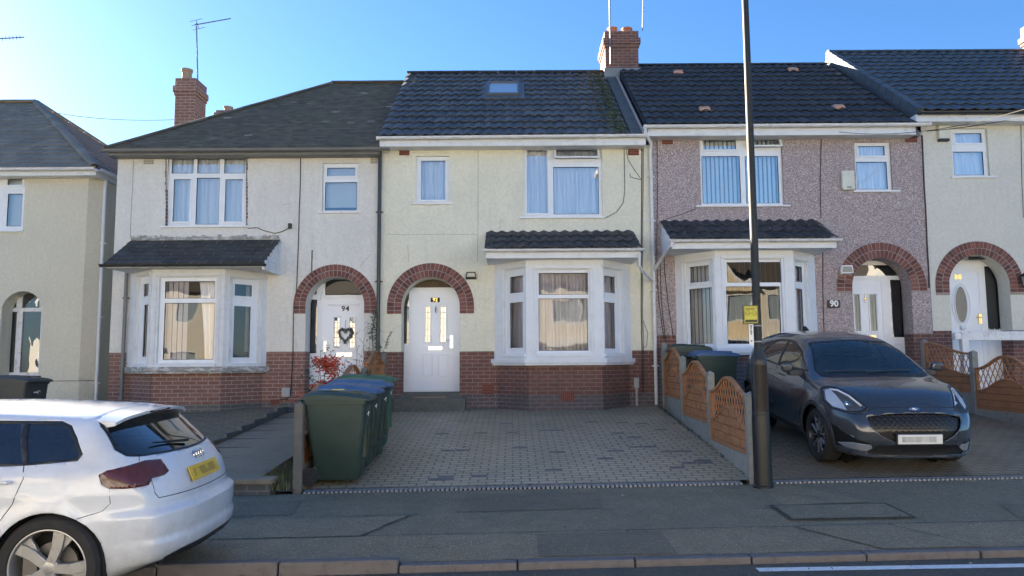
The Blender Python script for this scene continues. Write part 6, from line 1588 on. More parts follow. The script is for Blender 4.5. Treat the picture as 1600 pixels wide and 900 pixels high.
PU.take(PU.cut(D((1.60, .86, .55), (1.60, .86, .36), (1.68, .80, .285), (1.80, .73, .275), (2.04, .48, .30), (2.0, .52, .365), (1.84, .72, .44), (1.72, .81, .53)), (.8, .5, 0), thr=.0, zone=lambda c: c.x > 1.3), 'fog_lamp_pocket', M['grille'], .015, .004, True)
PU.take(PU.cut(yz(*sym([(0, .215), (.55, .222), (.70, .25), (.70, .20), (0, .165)])), (1, 0, 0), thr=.0, mirror=False, zone=fx), 'splitter', M['grey_paint'], -.006, .008)
# side glass and trim
PU.take(PU.cut(xz((.78, 1.115), (.34, 1.315), (.0, 1.405), (-.24, 1.425), (-.20, 1.095)), sd_), 'side_window', M['glass_tint'], .006, 0, True)
PU.take(PU.cut(xz((-.31, 1.425), (-.27, 1.095), (-1.02, 1.135), (-.98, 1.21), (-.86, 1.32), (-.62, 1.41)), sd_), 'side_window', M['glass_tint'], .006, 0, True)
PU.take(PU.cut(xz((-1.08, 1.14), (-1.36, 1.18), (-1.22, 1.27), (-.98, 1.345), (-1.04, 1.22)), sd_), 'quarter_window', M['glass_tint'], .006, 0, True)
PU.take(PU.cut(xz((.86, 1.085), (.36, 1.335), (.0, 1.425), (-.28, 1.445), (-.66, 1.43), (-1.0, 1.37), (-1.25, 1.285), (-1.42, 1.175), (-1.05, 1.11), (-.2, 1.07)), sd_), 'window_trim', M['rubber'], .002, .003, True)
PU.gap(D((1.93, 0, .775), (1.90, .30, .775), (1.86, .50, .765)), (1, 0, 0), .009, mirror=True, zone=fx)
PU.gap(D((1.41, .80, .955), (1.10, .83, 1.03), (.86, .80, 1.06)), (0, .25, 1), .008, thr=.05)
PU.gap(xz((.88, 1.06), (.92, .8), (.84, .45), (.80, .25)), sd_, .008); PU.gap(xz((-.24, 1.06), (-.26, .25)), sd_, .008); PU.gap(xz((-1.1, 1.08), (-1.12, .8), (-.93, .55), (-.84, .3)), sd_, .008)
PU.take(PU.cut(xz((.88, .34), (.88, .15), (-.88, .15), (-.88, .36)), sd_, thr=-.3), 'sill_trim', M['rubber'], -.004, .008, True)
# honeycomb relief in the grille
def front_pt(y, z):
    h = PU.bvh.ray_cast(Vector((3.5, y, z)), Vector((-1, 0, 0))); return h[0]
mb = MB(); rr = 0
z = .415
while z < .70:
    y = -.525+(.035 if rr % 2 else 0)
    while y < .525:
        lim = .54 if z > .6 else .28+(z-.40)*1.3
        if abs(y) < lim-.02:
            p = front_pt(y, z); mb.tube([p+Vector((-.020, -.03, .0)), p+Vector((-.006, -.012, -.011)), p+Vector((-.006, .012, -.011)), p+Vector((-.020, .03, .0))], .0045, 4)
        y += .07
    z += .034; rr += 1
for y in (-.42, -.35, -.28, -.21, .21, .28, .35, .42):
    p = front_pt(y, .29); mb.tube([p+Vector((-.012, -.03, .012)), p+Vector((-.004, 0, -.004)), p+Vector((-.012, .03, .012))], .005, 4)
PU.add(mb, 'grille_mesh', M['grille'], smooth=True)
p = front_pt(0, .425); G = lambda u, v, a: Vector((p.x+.010+a, u, .425+v))
M['plate_w'] = plain('white number plate', (.78, .78, .76), .4, var=.03); _n = NT('blurred plate characters w').set(.5); _n.col(_n.mix(_n.ramp(_n.noise(7, 2, stretch=(1, 1, .3)), [(.4, 0), (.62, .7)]), (.62, .62, .58), (.22, .22, .21)))
mb = MB(); mb.box(-.26, .26, -.055, .055, 0, .010, G); PU.add(mb, 'number_plate', M['plate_w'], bevel=.004)
mb = MB(); mb.box(-.215, .185, -.032, .032, .0105, .0115, G); PU.add(mb, 'plate_characters', _n.mat)
mb = MB(); mb.box(-.275, .275, -.07, .07, -.03, -.001, G); PU.add(mb, 'plate_holder', M['rubber'], bevel=.01)
p = front_pt(0, .752); q_ = front_pt(0, .775); upv = (q_-p).normalized(); nn_ = Vector((1, 0, -upv.x/upv.z if abs(upv.z) > .1 else 0)); nn_ = Vector((0, 1, 0)).cross(upv); nn_ = nn_ if nn_.x > 0 else -nn_
M['oval_blue'] = plain('blue oval enamel', (.03, .09, .30), .2, coat=1)
mb = MB(); mb.add([p+nn_*.010+Vector((0, .055*math.cos(2*math.pi*k/28), 0))+upv*.022*math.sin(2*math.pi*k/28) for k in range(28)]+[p-nn_*.004+Vector((0, .055*math.cos(2*math.pi*k/28), 0))+upv*.022*math.sin(2*math.pi*k/28) for k in range(28)],
                  [list(range(28))]+[(k, (k+1) % 28, 28+(k+1) % 28, 28+k) for k in range(28)]); em = PU.add(mb, 'oval_badge', M['oval_blue'])
mb = MB(); mb.tube([p+nn_*.010+Vector((0, .055*math.cos(2*math.pi*k/28), 0))+upv*.022*math.sin(2*math.pi*k/28) for k in range(29)], .0045, 6, False); PU.add(mb, 'badge_ring', M['chrome'], parent=em, smooth=True)
mb = MB(); mb.tube([p+nn_*.012+Vector((0, .035*math.cos(t/8*3.14), 0))+upv*.006*math.sin(t*1.6) for t in range(9)], .0028, 5, False); PU.add(mb, 'badge_script', M['chrome'], parent=em, smooth=True)
for s_ in (-1, 1):
    # headlamp inner: reflector bowl + projector + strip
    b = MB(); H2 = [hc+(q-hc)*.88 for q in HL]; H2 = [Vector((q.x, q.y*s_, q.z)) for q in H2]; hd2 = Vector((hd_[0], hd_[1]*s_, hd_[2])).normalized(); c2 = Vector((hc.x, hc.y*s_, hc.z))-hd2*.10
    n_ = len(H2); pj = []
    for q in H2: 
        h = PU.bvh.ray_cast(q+hd2*1.0, -hd2); pj.append((h[0] or q)-hd2*.014)
    b.add(pj+[c2+(q-hc if s_ > 0 else q-Vector((hc.x, -hc.y, hc.z)))*.55 for q in H2], [(k, (k+1) % n_, n_+(k+1) % n_, n_+k) for k in range(n_)]+[list(range(n_, 2*n_))])
    PU.add(b, 'lamp_reflector', M['lamp_in'], smooth=True, sharp=50)
    b = MB(); path = [pj[k] for k in (1, 2, 3, 4)]; cc = sum(pj, Vector())/n_
    b.tube([cc+(q-cc)*.84+hd2*.006 for q in path], .013, 6); PU.add(b, 'running_light', M['drl'], smooth=True)
    b = MB(); wq = [pj[0], pj[1], cc.lerp(pj[1], .45), cc.lerp(pj[6], .35), pj[6], pj[7], pj[8]]; b.add([cc+(q-cc)*.90+hd2*.003 for q in wq], [list(range(7))]); PU.add(b, 'indicator_panel', M['drl_soft'])
    for k_ in (.05, -.35):
        b = MB(); c3 = cc.lerp(pj[5] if k_ > 0 else pj[0], .30); b.lathe([(.001, .012), (.020, .006), (.030, -.012), (.036, -.012), (.036, -.03)], c3-hd2*.02, 18, hd2); PU.add(b, 'projector_lens', M['lamp'] if k_ < 0 else M['chrome'], smooth=True)
    b = MB(); b.add([(.74, s_*.93, 1.075), (.74, s_*1.09, 1.06), (.74, s_*1.10, 1.19), (.74, s_*.95, 1.20), (.62, s_*.95, 1.085), (.60, s_*1.06, 1.075), (.60, s_*1.07, 1.17), (.62, s_*.96, 1.185)],
                    [(0, 1, 2, 3), (7, 6, 5, 4), (0, 4, 5, 1), (1, 5, 6, 2), (2, 6, 7, 3), (3, 7, 4, 0)])
    mr = PU.add(b, 'door_mirror', M['grey_paint'], bevel=.035, seg=4, smooth=True, sharp=80, clean=True)
    b = MB(); b.prism([(.60, 1.02), (.74, 1.02), (.72, 1.10), (.62, 1.10)], s_*.80, s_*.99, lambda a, z, y: Vector((a, y, z))); PU.add(b, 'mirror_arm', M['rubber'], parent=mr, bevel=.01)
    b = MB()
    for hx in (-.12, -.98): b.tube([(hx-.11, s_*.875, .985), (hx-.09, s_*.915, .99), (hx+.09, s_*.918, .985), (hx+.11, s_*.878, .98)], [.008, .013, .013, .008], 8)
    PU.add(b, 'door_handle', M['grey_paint'], smooth=True)
    b = MB(); p_ = front_pt(s_*.70, .43); b.lathe([(.001, .02), (.03, .018), (.036, .0), (.036, -.03)], p_+Vector((.0, 0, -.0)), 16, (1, s_*.5, 0)); PU.add(b, 'fog_lamp', M['lamp'], smooth=True)
    b = MB()
    for y0_, y1_ in ((-.10, .52),) if s_ > 0 else ((-.62, -.06),):
        a_ = PU.bvh.ray_cast(Vector((3.5, y0_, 1.095)), Vector((-1, 0, 0)))[0]; c_ = PU.bvh.ray_cast(Vector((3.5, y1_, 1.105)), Vector((-1, 0, 0)))[0]
        b.tube([a_+Vector((.012, 0, .012)), c_+Vector((.012, 0, .012))], .007, 6)
    PU.add(b, 'wiper', M['rubber'], smooth=True)
b = MB(); b.prism([(-1.25, 1.49), (-1.05, 1.53), (-1.22, 1.60), (-1.27, 1.59)], -.015, .015, lambda a, z, y: Vector((a, y, z))); PU.add(b, 'roof_antenna', M['rubber'], bevel=.006)
b = MB(); b.box(.28, .34, -.12, .12, 1.30, 1.37); PU.add(b, 'rear_view_mirror', M['rubber'], bevel=.015)
cabin(PU, -1.3, .8, .66, .55, 1.0, .60, (.0, -.8))

A3.finish(M['white_paint'])
for x in (-1.38, 1.20):
    liner(A3, x, .352, .350, .55, .86)
    for s_ in (-1, 1): wheel(A3, x, s_*.775, .340, .215, 'rotor', s_)
PU.finish(M['grey_paint'])
for x in (-1.28, 1.31):
    liner(PU, x, .372, .345, .55, .86)
    for s_ in (-1, 1): wheel(PU, x, s_*.770, .335, .215, 'twin', s_)
# ================================================================= fences
M['fence'] = NT('orange brown stained timber').set(.75); _t = M['fence']
_c = _t.ramp(_t.island(), [(0, (.36, .15, .06)), (.5, (.44, .195, .08)), (1, (.51, .24, .105))])
_t.col(_t.mix(_t.ramp(_t.noise(3, 6, stretch=(2, 2, 12)), [(.4, 0), (.75, .5)]), _c, (.26, .12, .055))); _t.bump(_t.noise(40, 4, stretch=(1, 1, 6)), .4, .003); M['fence'] = _t.mat
M['post'] = plain('concrete fence post', (.27, .265, .235), .9, var=.2, vs=5, bump=.6, bs=70, dirt=(.12, .14, .09), dirt_amt=.7)
M['fence_dk'] = plain('painted shade between boards', (.085, .040, .020), .85)  # dark brown stands in for the shade in the board gaps
def prof(s): return (.5-.5*math.cos(2*math.pi*s))**1.15
def fence_panel(par, F, u0, u1, zb, hend=.70, amp=.21, s0=0.0, s1=1.0, cell=.104):
    """timber panel: waved top rail, lattice band, arched middle rail, staggered boards"""
    L = u1-u0; top = lambda u: zb+hend+amp*prof(s0+(s1-s0)*(u-u0)/L); mid = lambda u: zb+hend*.46+amp*1.0*prof(s0+(s1-s0)*(u-u0)/L)
    fr = MB(); n = 28
    for fn, w, d in ((top, .034, .030), (mid, .028, .022)):
        pts = [(u0+L*k/n, fn(u0+L*k/n)) for k in range(n+1)]; poly = pts+[(u, z-w) for u, z in pts[::-1]]
        for k in range(n): fr.prism([pts[k], pts[k+1], (pts[k+1][0], pts[k+1][1]-w), (pts[k][0], pts[k][1]-w)], -d, d, lambda u, z, a: F(u, a, z))
    fr.box(u0, u0+.035, -.026, .026, zb, top(u0)-.02, F); fr.box(u1-.035, u1, -.026, .026, zb, top(u1)-.02, F); fr.box(u0+.035, u1-.035, -.024, .024, zb, zb+.05, F)
    p = fr.build('fence_panel', M['fence'], par)
    la = MB()
    for sg in (-1, 1):
        c = -2.5
        while c < L+2.5:
            run = []
            for k in range(81):
                z = zb+.2+k*(hend+amp)/80; u = u0+c+sg*(z-zb)*.62
                ok = u0+.02 < u < u1-.02 and mid(min(max(u, u0), u1))-.01 < z < top(min(max(u, u0), u1))-.02
                if ok: run.append((u, z))
                if (not ok or k == 80) and len(run) > 1:
                    (a, za), (b, zb2) = run[0], run[-1]; w = .009; dd = .005*sg
                    la.prism([(a-w, za), (a+w, za), (b+w, zb2), (b-w, zb2)], dd-.004, dd+.004, lambda u_, z_, q: F(u_, q, z_)); run = []
                elif not ok: run = []
            c += cell*1.25
    la.build('lattice', M['fence'], p)
    bd = MB(); z = zb+.055; r = 0
    while z < zb+hend*.46+amp:
        h = .112; w = .36; u = u0+.036-(w/2 if r % 2 else 0)
        while u < u1-.036:
            a, b = max(u, u0+.036), min(u+w, u1-.036)
            if b-a > .03:
                m_ = 8; tops = [(a+(b-a-.012)*k/m_, min(z+h-.010, mid(a+(b-a)*k/m_)-.012)) for k in range(m_+1)]
                if max(t[1] for t in tops) > z+.01:
                    tops = [(x, max(t, z)) for x, t in tops]
                    e = .004 if (int((u-u0)/w)+r) % 2 else -.004
                    for k in range(m_): bd.prism([(tops[k][0], z), (tops[k+1][0], z), tops[k+1], tops[k]], e-.008, e+.008, lambda u_, z_, q: F(u_, q, z_))
                    bd.box(b-.022, b-.006, e-.016, e+.016, z, max(z+.01, min(z+h-.004, mid(b)-.02)), F) if mid(b)-.02 > z+.02 else None
            u += w
        z += h; r += 1
    bk_ = MB()  # thin added sheet closing the gaps, coloured dark like shade
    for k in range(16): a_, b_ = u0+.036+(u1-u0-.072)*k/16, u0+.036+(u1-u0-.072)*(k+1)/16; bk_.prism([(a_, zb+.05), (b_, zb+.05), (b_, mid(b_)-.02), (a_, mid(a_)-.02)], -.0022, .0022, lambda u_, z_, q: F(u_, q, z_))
    bk_.build('gap_shade_sheet', M['fence_dk'], p); bd.build('fence_board', M['fence_b'], p)
    return p
M['fence_b'] = NT('orange brown boards').set(.75); _t = M['fence_b']
_c = _t.mix(_t.noise(2.0, 3), (.38, .16, .065), (.48, .215, .09))
_t.col(_t.mix(_t.ramp(_t.noise(4, 6, stretch=(1, 1, 9)), [(.42, 0), (.75, .55)]), _c, (.24, .11, .05))); M['fence_b'] = _t.mat
def fence(X_at, posts, panels, label, ptops, timber=False, base=True, s_rng=None):
    y0, y1 = posts[0], posts[-1]; e = empty('fence', (X_at(y0), y0, GZ(X_at(y0), y0))); tag(e, label, 'fence')
    a = Vector((X_at(posts[-1]), posts[-1], 0)); b = Vector((X_at(posts[0]), posts[0], 0)); F = Pl(a, math.atan2(b.y-a.y, b.x-a.x)); L = (b-a).length
    U = lambda y: (y-posts[-1])/(posts[0]-posts[-1])*L
    for y, zt_ in zip(posts, ptops):
        u = U(y); p = MB(); zg_ = min(GZ(X_at(y), y), .9)-.2
        w = .05
        p.add([F(u+sx*w, sy*w, zg_) for sx, sy in ((-1, -1), (1, -1), (1, 1), (-1, 1))]+[F(u+sx*w, sy*w, zt_) for sx, sy in ((-1, -1), (1, -1), (1, 1), (-1, 1))]+[F(u, 0, zt_+.035)],
              [(0, 1, 5, 4), (1, 2, 6, 5), (2, 3, 7, 6), (3, 0, 4, 7), (4, 5, 8), (5, 6, 8), (6, 7, 8), (7, 4, 8), (3, 2, 1, 0)])
        p.build('post', M['wood_old' if timber else 'post'], e, bevel=.006)
    for i, zb_ in enumerate(panels):
        u1_, u0_ = U(posts[i])-.055, U(posts[i+1])+.055
        if zb_ is None: continue
        s0, s1 = s_rng[i] if s_rng else (0, 1)
        fence_panel(e, F, u0_, u1_, zb_, s0=s0, s1=s1)
        if base:
            g = MB(); q0 = F(u0_, 0, 0); q1 = F(u1_, 0, 0)
            g.prism([(u0_, GZ(q0.x, q0.y)-.1), (u1_, GZ(q1.x, q1.y)-.1), (u1_, zb_-.003), (u0_, zb_-.003)], -.03, .03, lambda u, z, q: F(u, q, z)); g.build('gravel_board', M['concrete'], e, bevel=.005)
    return e
fence(lambda y: 2.79+(y-8.95)*.028, [14.75, 12.95, 10.95, 8.98], [.93, .69, .48], 'orange brown lattice topped fence stepping down between the pale and dark block drives', [1.93, 1.65, 1.42, 1.20])
fence(lambda y: 8.02, [14.75, 13.2, 11.5], [1.01, .745], 'orange brown lattice topped fence beyond the dark crossover', [1.95, 1.72, 1.50], s_rng=[(0, .52), (0, 1)])
fence(lambda y: -2.49, [14.7, 12.8, 10.85, 8.92], [.90, .66, .42], 'orange brown fence with weathered timber posts behind the row of wheelie bins', [1.78, 1.5, 1.3, 1.12], timber=True)
# ================================================================= wheelie bins
def bin_mat(name, c): return plain(name, c, .5, var=.15, vs=2, dirt=mul(c, .55), dirt_amt=.6, bump=.15, bs=70)
M['bin_dg'] = bin_mat('dark green bin plastic', (.030, .055, .042)); M['bin_g'] = bin_mat('green bin plastic', (.03, .12, .085)); M['lid_b'] = bin_mat('blue bin lid', (.055, .125, .24)); M['lid_g'] = bin_mat('green bin lid', (.045, .13, .075)); M['bin_k'] = bin_mat('charcoal bin plastic', (.05, .052, .048))
def make_bin(label, body, lid, group):
    e = empty('wheelie_bin', (0, 0, 0)); tag(e, label, 'wheelie bin', group)
    def sec(z, hx, hy, cx=0, r=.05):
        p = []
        for sx, sy, a0 in ((1, 1, 0), (-1, 1, 90), (-1, -1, 180), (1, -1, 270)):
            for k in range(5):
                a = R_(a0+22.5*k); p.append((cx+sx*(hx-r)+r*math.cos(a), sy*(hy-r)+r*math.sin(a), z))
        return p
    b = MB(); S_ = [sec(.05, .235, .215, .03), sec(.07, .25, .23, .03), sec(.55, .315, .262, .01), sec(.60, .325, .268, .01), sec(.93, .355, .283), sec(.932, .372, .297), sec(.985, .374, .299), sec(.986, .35, .275), sec(.60, .31, .25)]
    n = 20; b.add([p for s in S_ for p in s], [(i*n+j, i*n+(j+1) % n, (i+1)*n+(j+1) % n, (i+1)*n+j) for i in range(len(S_)-1) for j in range(n)]+[list(range(n))[::-1], list(range((len(S_)-1)*n, len(S_)*n))])
    for y in (-.12, .12): b.box(.30, .352, y-.012, y+.012, .30, .90)                     # front ribs
    for sy in (-1, 1): b.prism([(-.30, .16), (-.24, .06), (-.16, .07), (-.22, .22)], sy*.215, sy*.245, lambda x, z, y: Vector((x, y, z)))
    bo = b.build('body', body, e, smooth=True, sharp=38)
    h = MB(); h.tube([(-.37, -.22, .955), (-.43, -.21, .975), (-.43, .21, .975), (-.37, .22, .955)], .014, 8); h.build('handle', body, e, smooth=True)
    l = MB(); S2 = []
    def lsec(x, zt_, w, ed): return [(x, -w, zt_-ed), (x, -w, zt_-.022), (x, -w+.03, zt_), (x, -w*.5, zt_+.016), (x, 0, zt_+.021), (x, w*.5, zt_+.016), (x, w-.03, zt_), (x, w, zt_-.022), (x, w, zt_-ed)]
    for x, z, w, ed in ((-.40, .985, .27, .01), (-.385, 1.03, .29, .045), (-.30, 1.062, .305, .075), (-.10, 1.062, .307, .075), (.15, 1.045, .308, .062), (.33, 1.022, .308, .045), (.41, 1.004, .30, .035), (.425, .985, .28, .015)): S2 += lsec(x, z, w, ed)
    l.add(S2, [(i*9+j, i*9+j+1, (i+1)*9+j+1, (i+1)*9+j) for i in range(7) for j in range(8)]+[tuple(range(9)), tuple(range(63, 72))])
    for y in (-.13, .13): l.box(-.28, .30, y-.02, y+.02, 1.03, 1.078, lambda x, yy, z: (x, yy, z-.03*max(0, x+.1)))
    lo = l.build('lid', lid, e, smooth=True, sharp=40, solid=0, clean=True)
    for sy in (-1, 1):
        w = MB(); w.lathe([(.001, -.025), (.06, -.025), (.062, -.03), (.098, -.03), (.10, -.015), (.10, .015), (.098, .03), (.062, .03), (.06, .022), (.02, .022), (.001, .03)], (-.275, sy*.275, .10), 24, (0, 1, 0)); w.build('wheel', M['tyre'], e, smooth=True, sharp=40)
    a = MB(); a.tube([(-.275, -.26, .10), (-.275, .26, .10)], .012, 8); a.build('axle', M['galv'], e)
    return e
def bin_logo(e, side=0):
    # small white recycling swirl on the front
    mb = MB(); mb.tube([(.352, .045+.028*math.cos(t*.5), .80+.028*math.sin(t*.5)) for t in range(10)], .004, 5)
    for k in range(4): mb.box(.350, .354, -.07+k*.024, -.052+k*.024, .795, .812)
    mb.build('logo', M['paintw'], e)
gp = 'wheelie bins in a row along the timber posted fence'
bins = [('dark green wheelie bin with stickered green lid, nearest the pavement', M['bin_dg'], M['bin_dg'], 9.24),
        ('dark green wheelie bin with blue lid, second of the row from the pavement', M['bin_dg'], M['lid_b'], 9.87),
        ('dark green wheelie bin with blue lid, third of the row from the pavement', M['bin_dg'], M['lid_b'], 10.50),
        ('bright green wheelie bin with green lid, last of the row nearest the door', M['bin_g'], M['lid_g'], 11.13)]
for i, (lb_, bm_, lm_, y) in enumerate(bins):
    e = make_bin(lb_, bm_, lm_, gp)
    bin_logo(e)
    if i == 0:
        st = MB(); st.quad((-.19, -.16, 1.094), (.10, -.12, 1.091), (.10, -.02, 1.091), (-.19, -.02, 1.094)); 
        M['sticker'] = plain('cyan sticker', (.12, .42, .50), .5, var=.3, vs=20); M['sticky'] = plain('yellow lettering', (.72, .60, .08), .5)
        st.build('sticker', M['sticker'], e)
        st = MB(); text_mesh(st, '92', .16, lambda x, yy, z: (-.0+x*1.0, -.08+yy, 1.0955+z-.03*0), .004); st.build('sticker_number', M['sticky'], e)
    e.location = (-2.10+random.uniform(-.015, .02)-.01*i, y, GZ(-2.1, y)+.012); e.rotation_euler = (0, -math.atan(0)*0, R_(random.uniform(-2.5, 2.5)))
e = make_bin('dark green wheelie bin with bright blue lid behind the lattice fence', M['bin_dg'], M['lid_b'], 'bins tucked behind the lattice fence'); e.location = (3.58, 13.55, GZ(3.5, 13.6)+.01); e.rotation_euler.z = R_(3); e.scale = (1, 1, 1.05)
e = make_bin('all dark green wheelie bin by the bay corner behind the blue lidded one', M['bin_dg'], M['bin_dg'], 'bins tucked behind the lattice fence'); e.location = (3.30, 14.22, GZ(3.3, 14.3)+.01); e.rotation_euler.z = R_(-4); e.scale = (.95, .95, 1.12)
e = make_bin('charcoal wheelie bin with white logo in front of the grey green house', M['bin_k'], M['bin_k'], 'charcoal bins by the grey green house'); bin_logo(e); e.location = (-8.05, 12.35, GZ(-8, 12.3)-.02); e.rotation_euler.z = R_(-4)
e = make_bin('charcoal wheelie bin cut by the picture edge, beside the one with the logo', M['bin_k'], M['bin_k'], 'charcoal bins by the grey green house'); e.location = (-8.95, 12.55, GZ(-8, 12.5)-.05); e.rotation_euler.z = R_(2)
# ================================================================= lamp post
LX, LY = 2.79, 8.60; lz = GZ(LX, LY)
e = empty('lamp_post', (LX, LY, lz)); tag(e, 'tall black street lamp post with yellow notice at the end of the lattice fence', 'lamp post')
M['post_black'] = plain('scuffed black post paint', (.010, .011, .012), .4, var=.3, vs=4, dirt=(.03, .026, .02), dirt_amt=.4, bump=.1)
M['post_green'] = plain('dark green grey column paint', (.008, .011, .012), .6, var=.2, vs=2)
mb = MB(); mb.lathe([(.112, -.05), (.112, .02), (.100, .03), (.098, .80), (.093, .805), (.091, 1.40), (.088, 1.42), (.050, 1.52), (.046, 1.56)], (LX, LY, lz), 32); mb.build('base_column', M['post_black'], e, smooth=True, sharp=30)
mb = MB()
M['rust'] = plain('rusty worn panel', (.034, .024, .018), .8, var=.5, vs=16, dirt=(.02, .02, .02), dirt_amt=.8, bump=.5, bs=30)
for k in range(-5, 6):
    a = -math.pi/2+k*.16; mb.prism([(-.0052, 0), (.0052, 0), (.0052, .006), (-.0052, .006)], lz+.84, lz+1.36, lambda p, q, z, a=a: Vector((LX+math.cos(a)*(.090+q)-math.sin(a)*p, LY+math.sin(a)*(.090+q)+math.cos(a)*p, z)))
mb.build('service_door', M['rust'], e)
mb = MB(); mb.tube([(LX, LY, lz+1.5), (LX, LY, lz+4), (LX, LY, lz+6.6)], [.046, .042, .036], 20); mb.tube([(LX, LY, lz+6.55), (LX, LY-.25, lz+7.0), (LX, LY-1.1, lz+7.15)], [.036, .034, .03], 12); mb.build('pole', M['post_green'], e, smooth=True)
mb = MB(); mb.box(LX-.13, LX+.13, LY-1.75, LY-1.05, lz+7.10, lz+7.22); mb.build('lantern', M['galv'], e, bevel=.03)
# notice and identity strip
ys_ = LY-.060; a0, a1 = xx(1162.5, 490, ys_), xx(1184, 490, ys_); b0_, b1_ = zz(1173, 505, ys_), zz(1173, 478, ys_)
M['notice'] = plain('yellow notice', (.62, .56, .07), .5, var=.05); mb = MB(); mb.box(a0, a1, ys_, ys_+.006, b0_, b1_); sg_ = mb.build('notice', M['notice'], e, bevel=.002)
mb = MB(); cxm = (a0+a1)/2
for c in (-.036, .036):
    mb.tube([(cxm+c+.026*math.cos(2*math.pi*k/20), ys_-.002, b0_+.115+.026*math.sin(2*math.pi*k/20)) for k in range(21)], .0025, 4, False)
    mb.tube([(cxm+c-.014, ys_-.002, b0_+.118), (cxm+c, ys_-.002, b0_+.108), (cxm+c+.014, ys_-.002, b0_+.12)], .0025, 4)
for k in range(2): mb.box(a0+.02, a1-.02-.02*k, ys_-.002, ys_-.0005, b1_-.030-.014*k, b1_-.024-.014*k)
mb.box(a0+.012, a1-.01, ys_-.002, ys_-.0005, b0_+.012, b0_+.040)
ring(mb, lambda u, d, z: Vector((u, ys_+d, z)), (a0+.003, a1-.003, b0_+.003, b1_-.003), .003, -.002, -.0005)
M['ink'] = plain('black print', (.04, .04, .02), .6); mb.build('notice_print', M['ink'], sg_)
mb = MB(); mb.box(a0-.012, a1+.012, ys_+.0065, ys_+.012, b0_-.008, b1_+.008); mb.build('notice_bracket', M['post_black'], sg_)
c0, c1 = xx(1170.5, 523, ys_), xx(1177.5, 523, ys_); d0, d1 = zz(1174, 539, ys_), zz(1174, 506.5, ys_); mb = MB(); mb.box(c0, c1, ys_, ys_+.006, d0, d1); st_ = mb.build('identity_strip', M['plate_w'], e)
mb = MB()
for k, chh in enumerate('NFAE'): text_mesh(mb, chh, .036, lambda x, y, z, k=k: Vector(((c0+c1)/2+x, ys_-.001-z, d1-.022-.028*k+y)), .0012, .001)
mb.tube([((c0+c1)/2, ys_-.002, d0+.045), ((c0+c1)/2, ys_+.001, d0+.045)], .009, 8); mb.build('identity_print', M['ink'], st_)
for zc_ in (lz+1.80, lz+1.62):
    mb = MB(); mb.lathe([(.0475, -.008), (.050, -.008), (.050, .008), (.0475, .008)], (LX, LY, zc_), 20); mb.build('band', M['galv'], e)
# ================================================================= doormat, step, garden bits
m_z = zz(670, 619.5, 14.85)
q0, q1 = xx(647, 619, 14.82), xx(698, 619, 14.82); mb = MB(); zt_ = zz(670, 622, 14.7)+.002
mb.box(q0, q1, 14.66, 14.95, zt_, zt_+.018); M['coir'] = plain('coir doormat', (.30, .22, .13), .95, var=.2, vs=30, bump=1, bs=120)
tag(mb.build('doormat', M['coir'], bevel=.005), 'brown coir doormat on the mossy step below door 92', 'doormat')
e = empty('garden_step', (-3.6, 8.9, GZ(-3.6, 8.9))); tag(e, 'low brick garden step with slab top at the foot of the 94 path', 'step')
mb = MB(); mb.box(-4.35, -2.78, 8.80, 9.0, .0, .225); mb.build('riser', M['plinth94'], e); mb = MB()
for k in range(2): mb.box(-4.38+k*.82, -3.57+k*.82, 8.76, 9.03, .226, .285)
mb.build('coping_slab', M['slab'], e, bevel=.01)
e = empty('balustrade', (8.3, 14.0, GZ(8.3, 14))); tag(e, 'short white railing with round finial in front of the oval glazed door', 'railing')
a = P(1505, 520, 14.0); mb = MB(); mb.box(a.x-.06, a.x+.06, 13.94, 14.06, .7, a.z+.02); mb.lathe([(.03, 0), (.03, .02), (.055, .06), (.055, .09), (.001, .13)], (a.x, 14.0, a.z+.02), 16); mb.build('newel_post', M['upvc_old'], e, bevel=.01)
mb = MB(); r0, r1 = zz(1540, 532, 14), zz(1540, 518, 14); mb.box(a.x+.06, a.x+2.0, 13.95, 14.05, r0, r1); mb.box(a.x-.19, a.x-.06, 13.95, 14.05, r0+.02, r1-.02); mb.build('rail', M['upvc_old'], e, bevel=.01)

# ================================================================= plants
def leaf(mb, c, s, asp=.5):
    a, b = random.random()*6.28, random.uniform(-1, 1); e = Vector((math.cos(a)*math.cos(b), math.sin(a)*math.cos(b), math.sin(b)))*s
    f = e.cross(Vector((random.uniform(-1, 1), random.uniform(-1, 1), random.uniform(-1, 1)))).normalized()*s*asp
    mb.quad(c-e, c+f*.8-e*.1, c+e, c-f*.8-e*.1)
M['stem'] = plain('brown stem', (.10, .075, .05), .9, var=.3)
M['leaf_dk'] = island_mat('dark leaves', [(0, (.025, .045, .02)), (.6, (.05, .08, .03)), (1, (.09, .11, .05))], .6)
M['leaf_red'] = island_mat('red orange leaves', [(0, (.34, .035, .02)), (.5, (.50, .065, .03)), (1, (.62, .15, .06))], .55)
M['leaf_pale'] = island_mat('pale twigs and buds', [(0, (.25, .22, .17)), (1, (.55, .48, .45))], .7)
M['leaf_y'] = island_mat('yellow green weeds', [(0, (.06, .07, .03)), (.5, (.14, .15, .07)), (1, (.30, .30, .16))], .7)
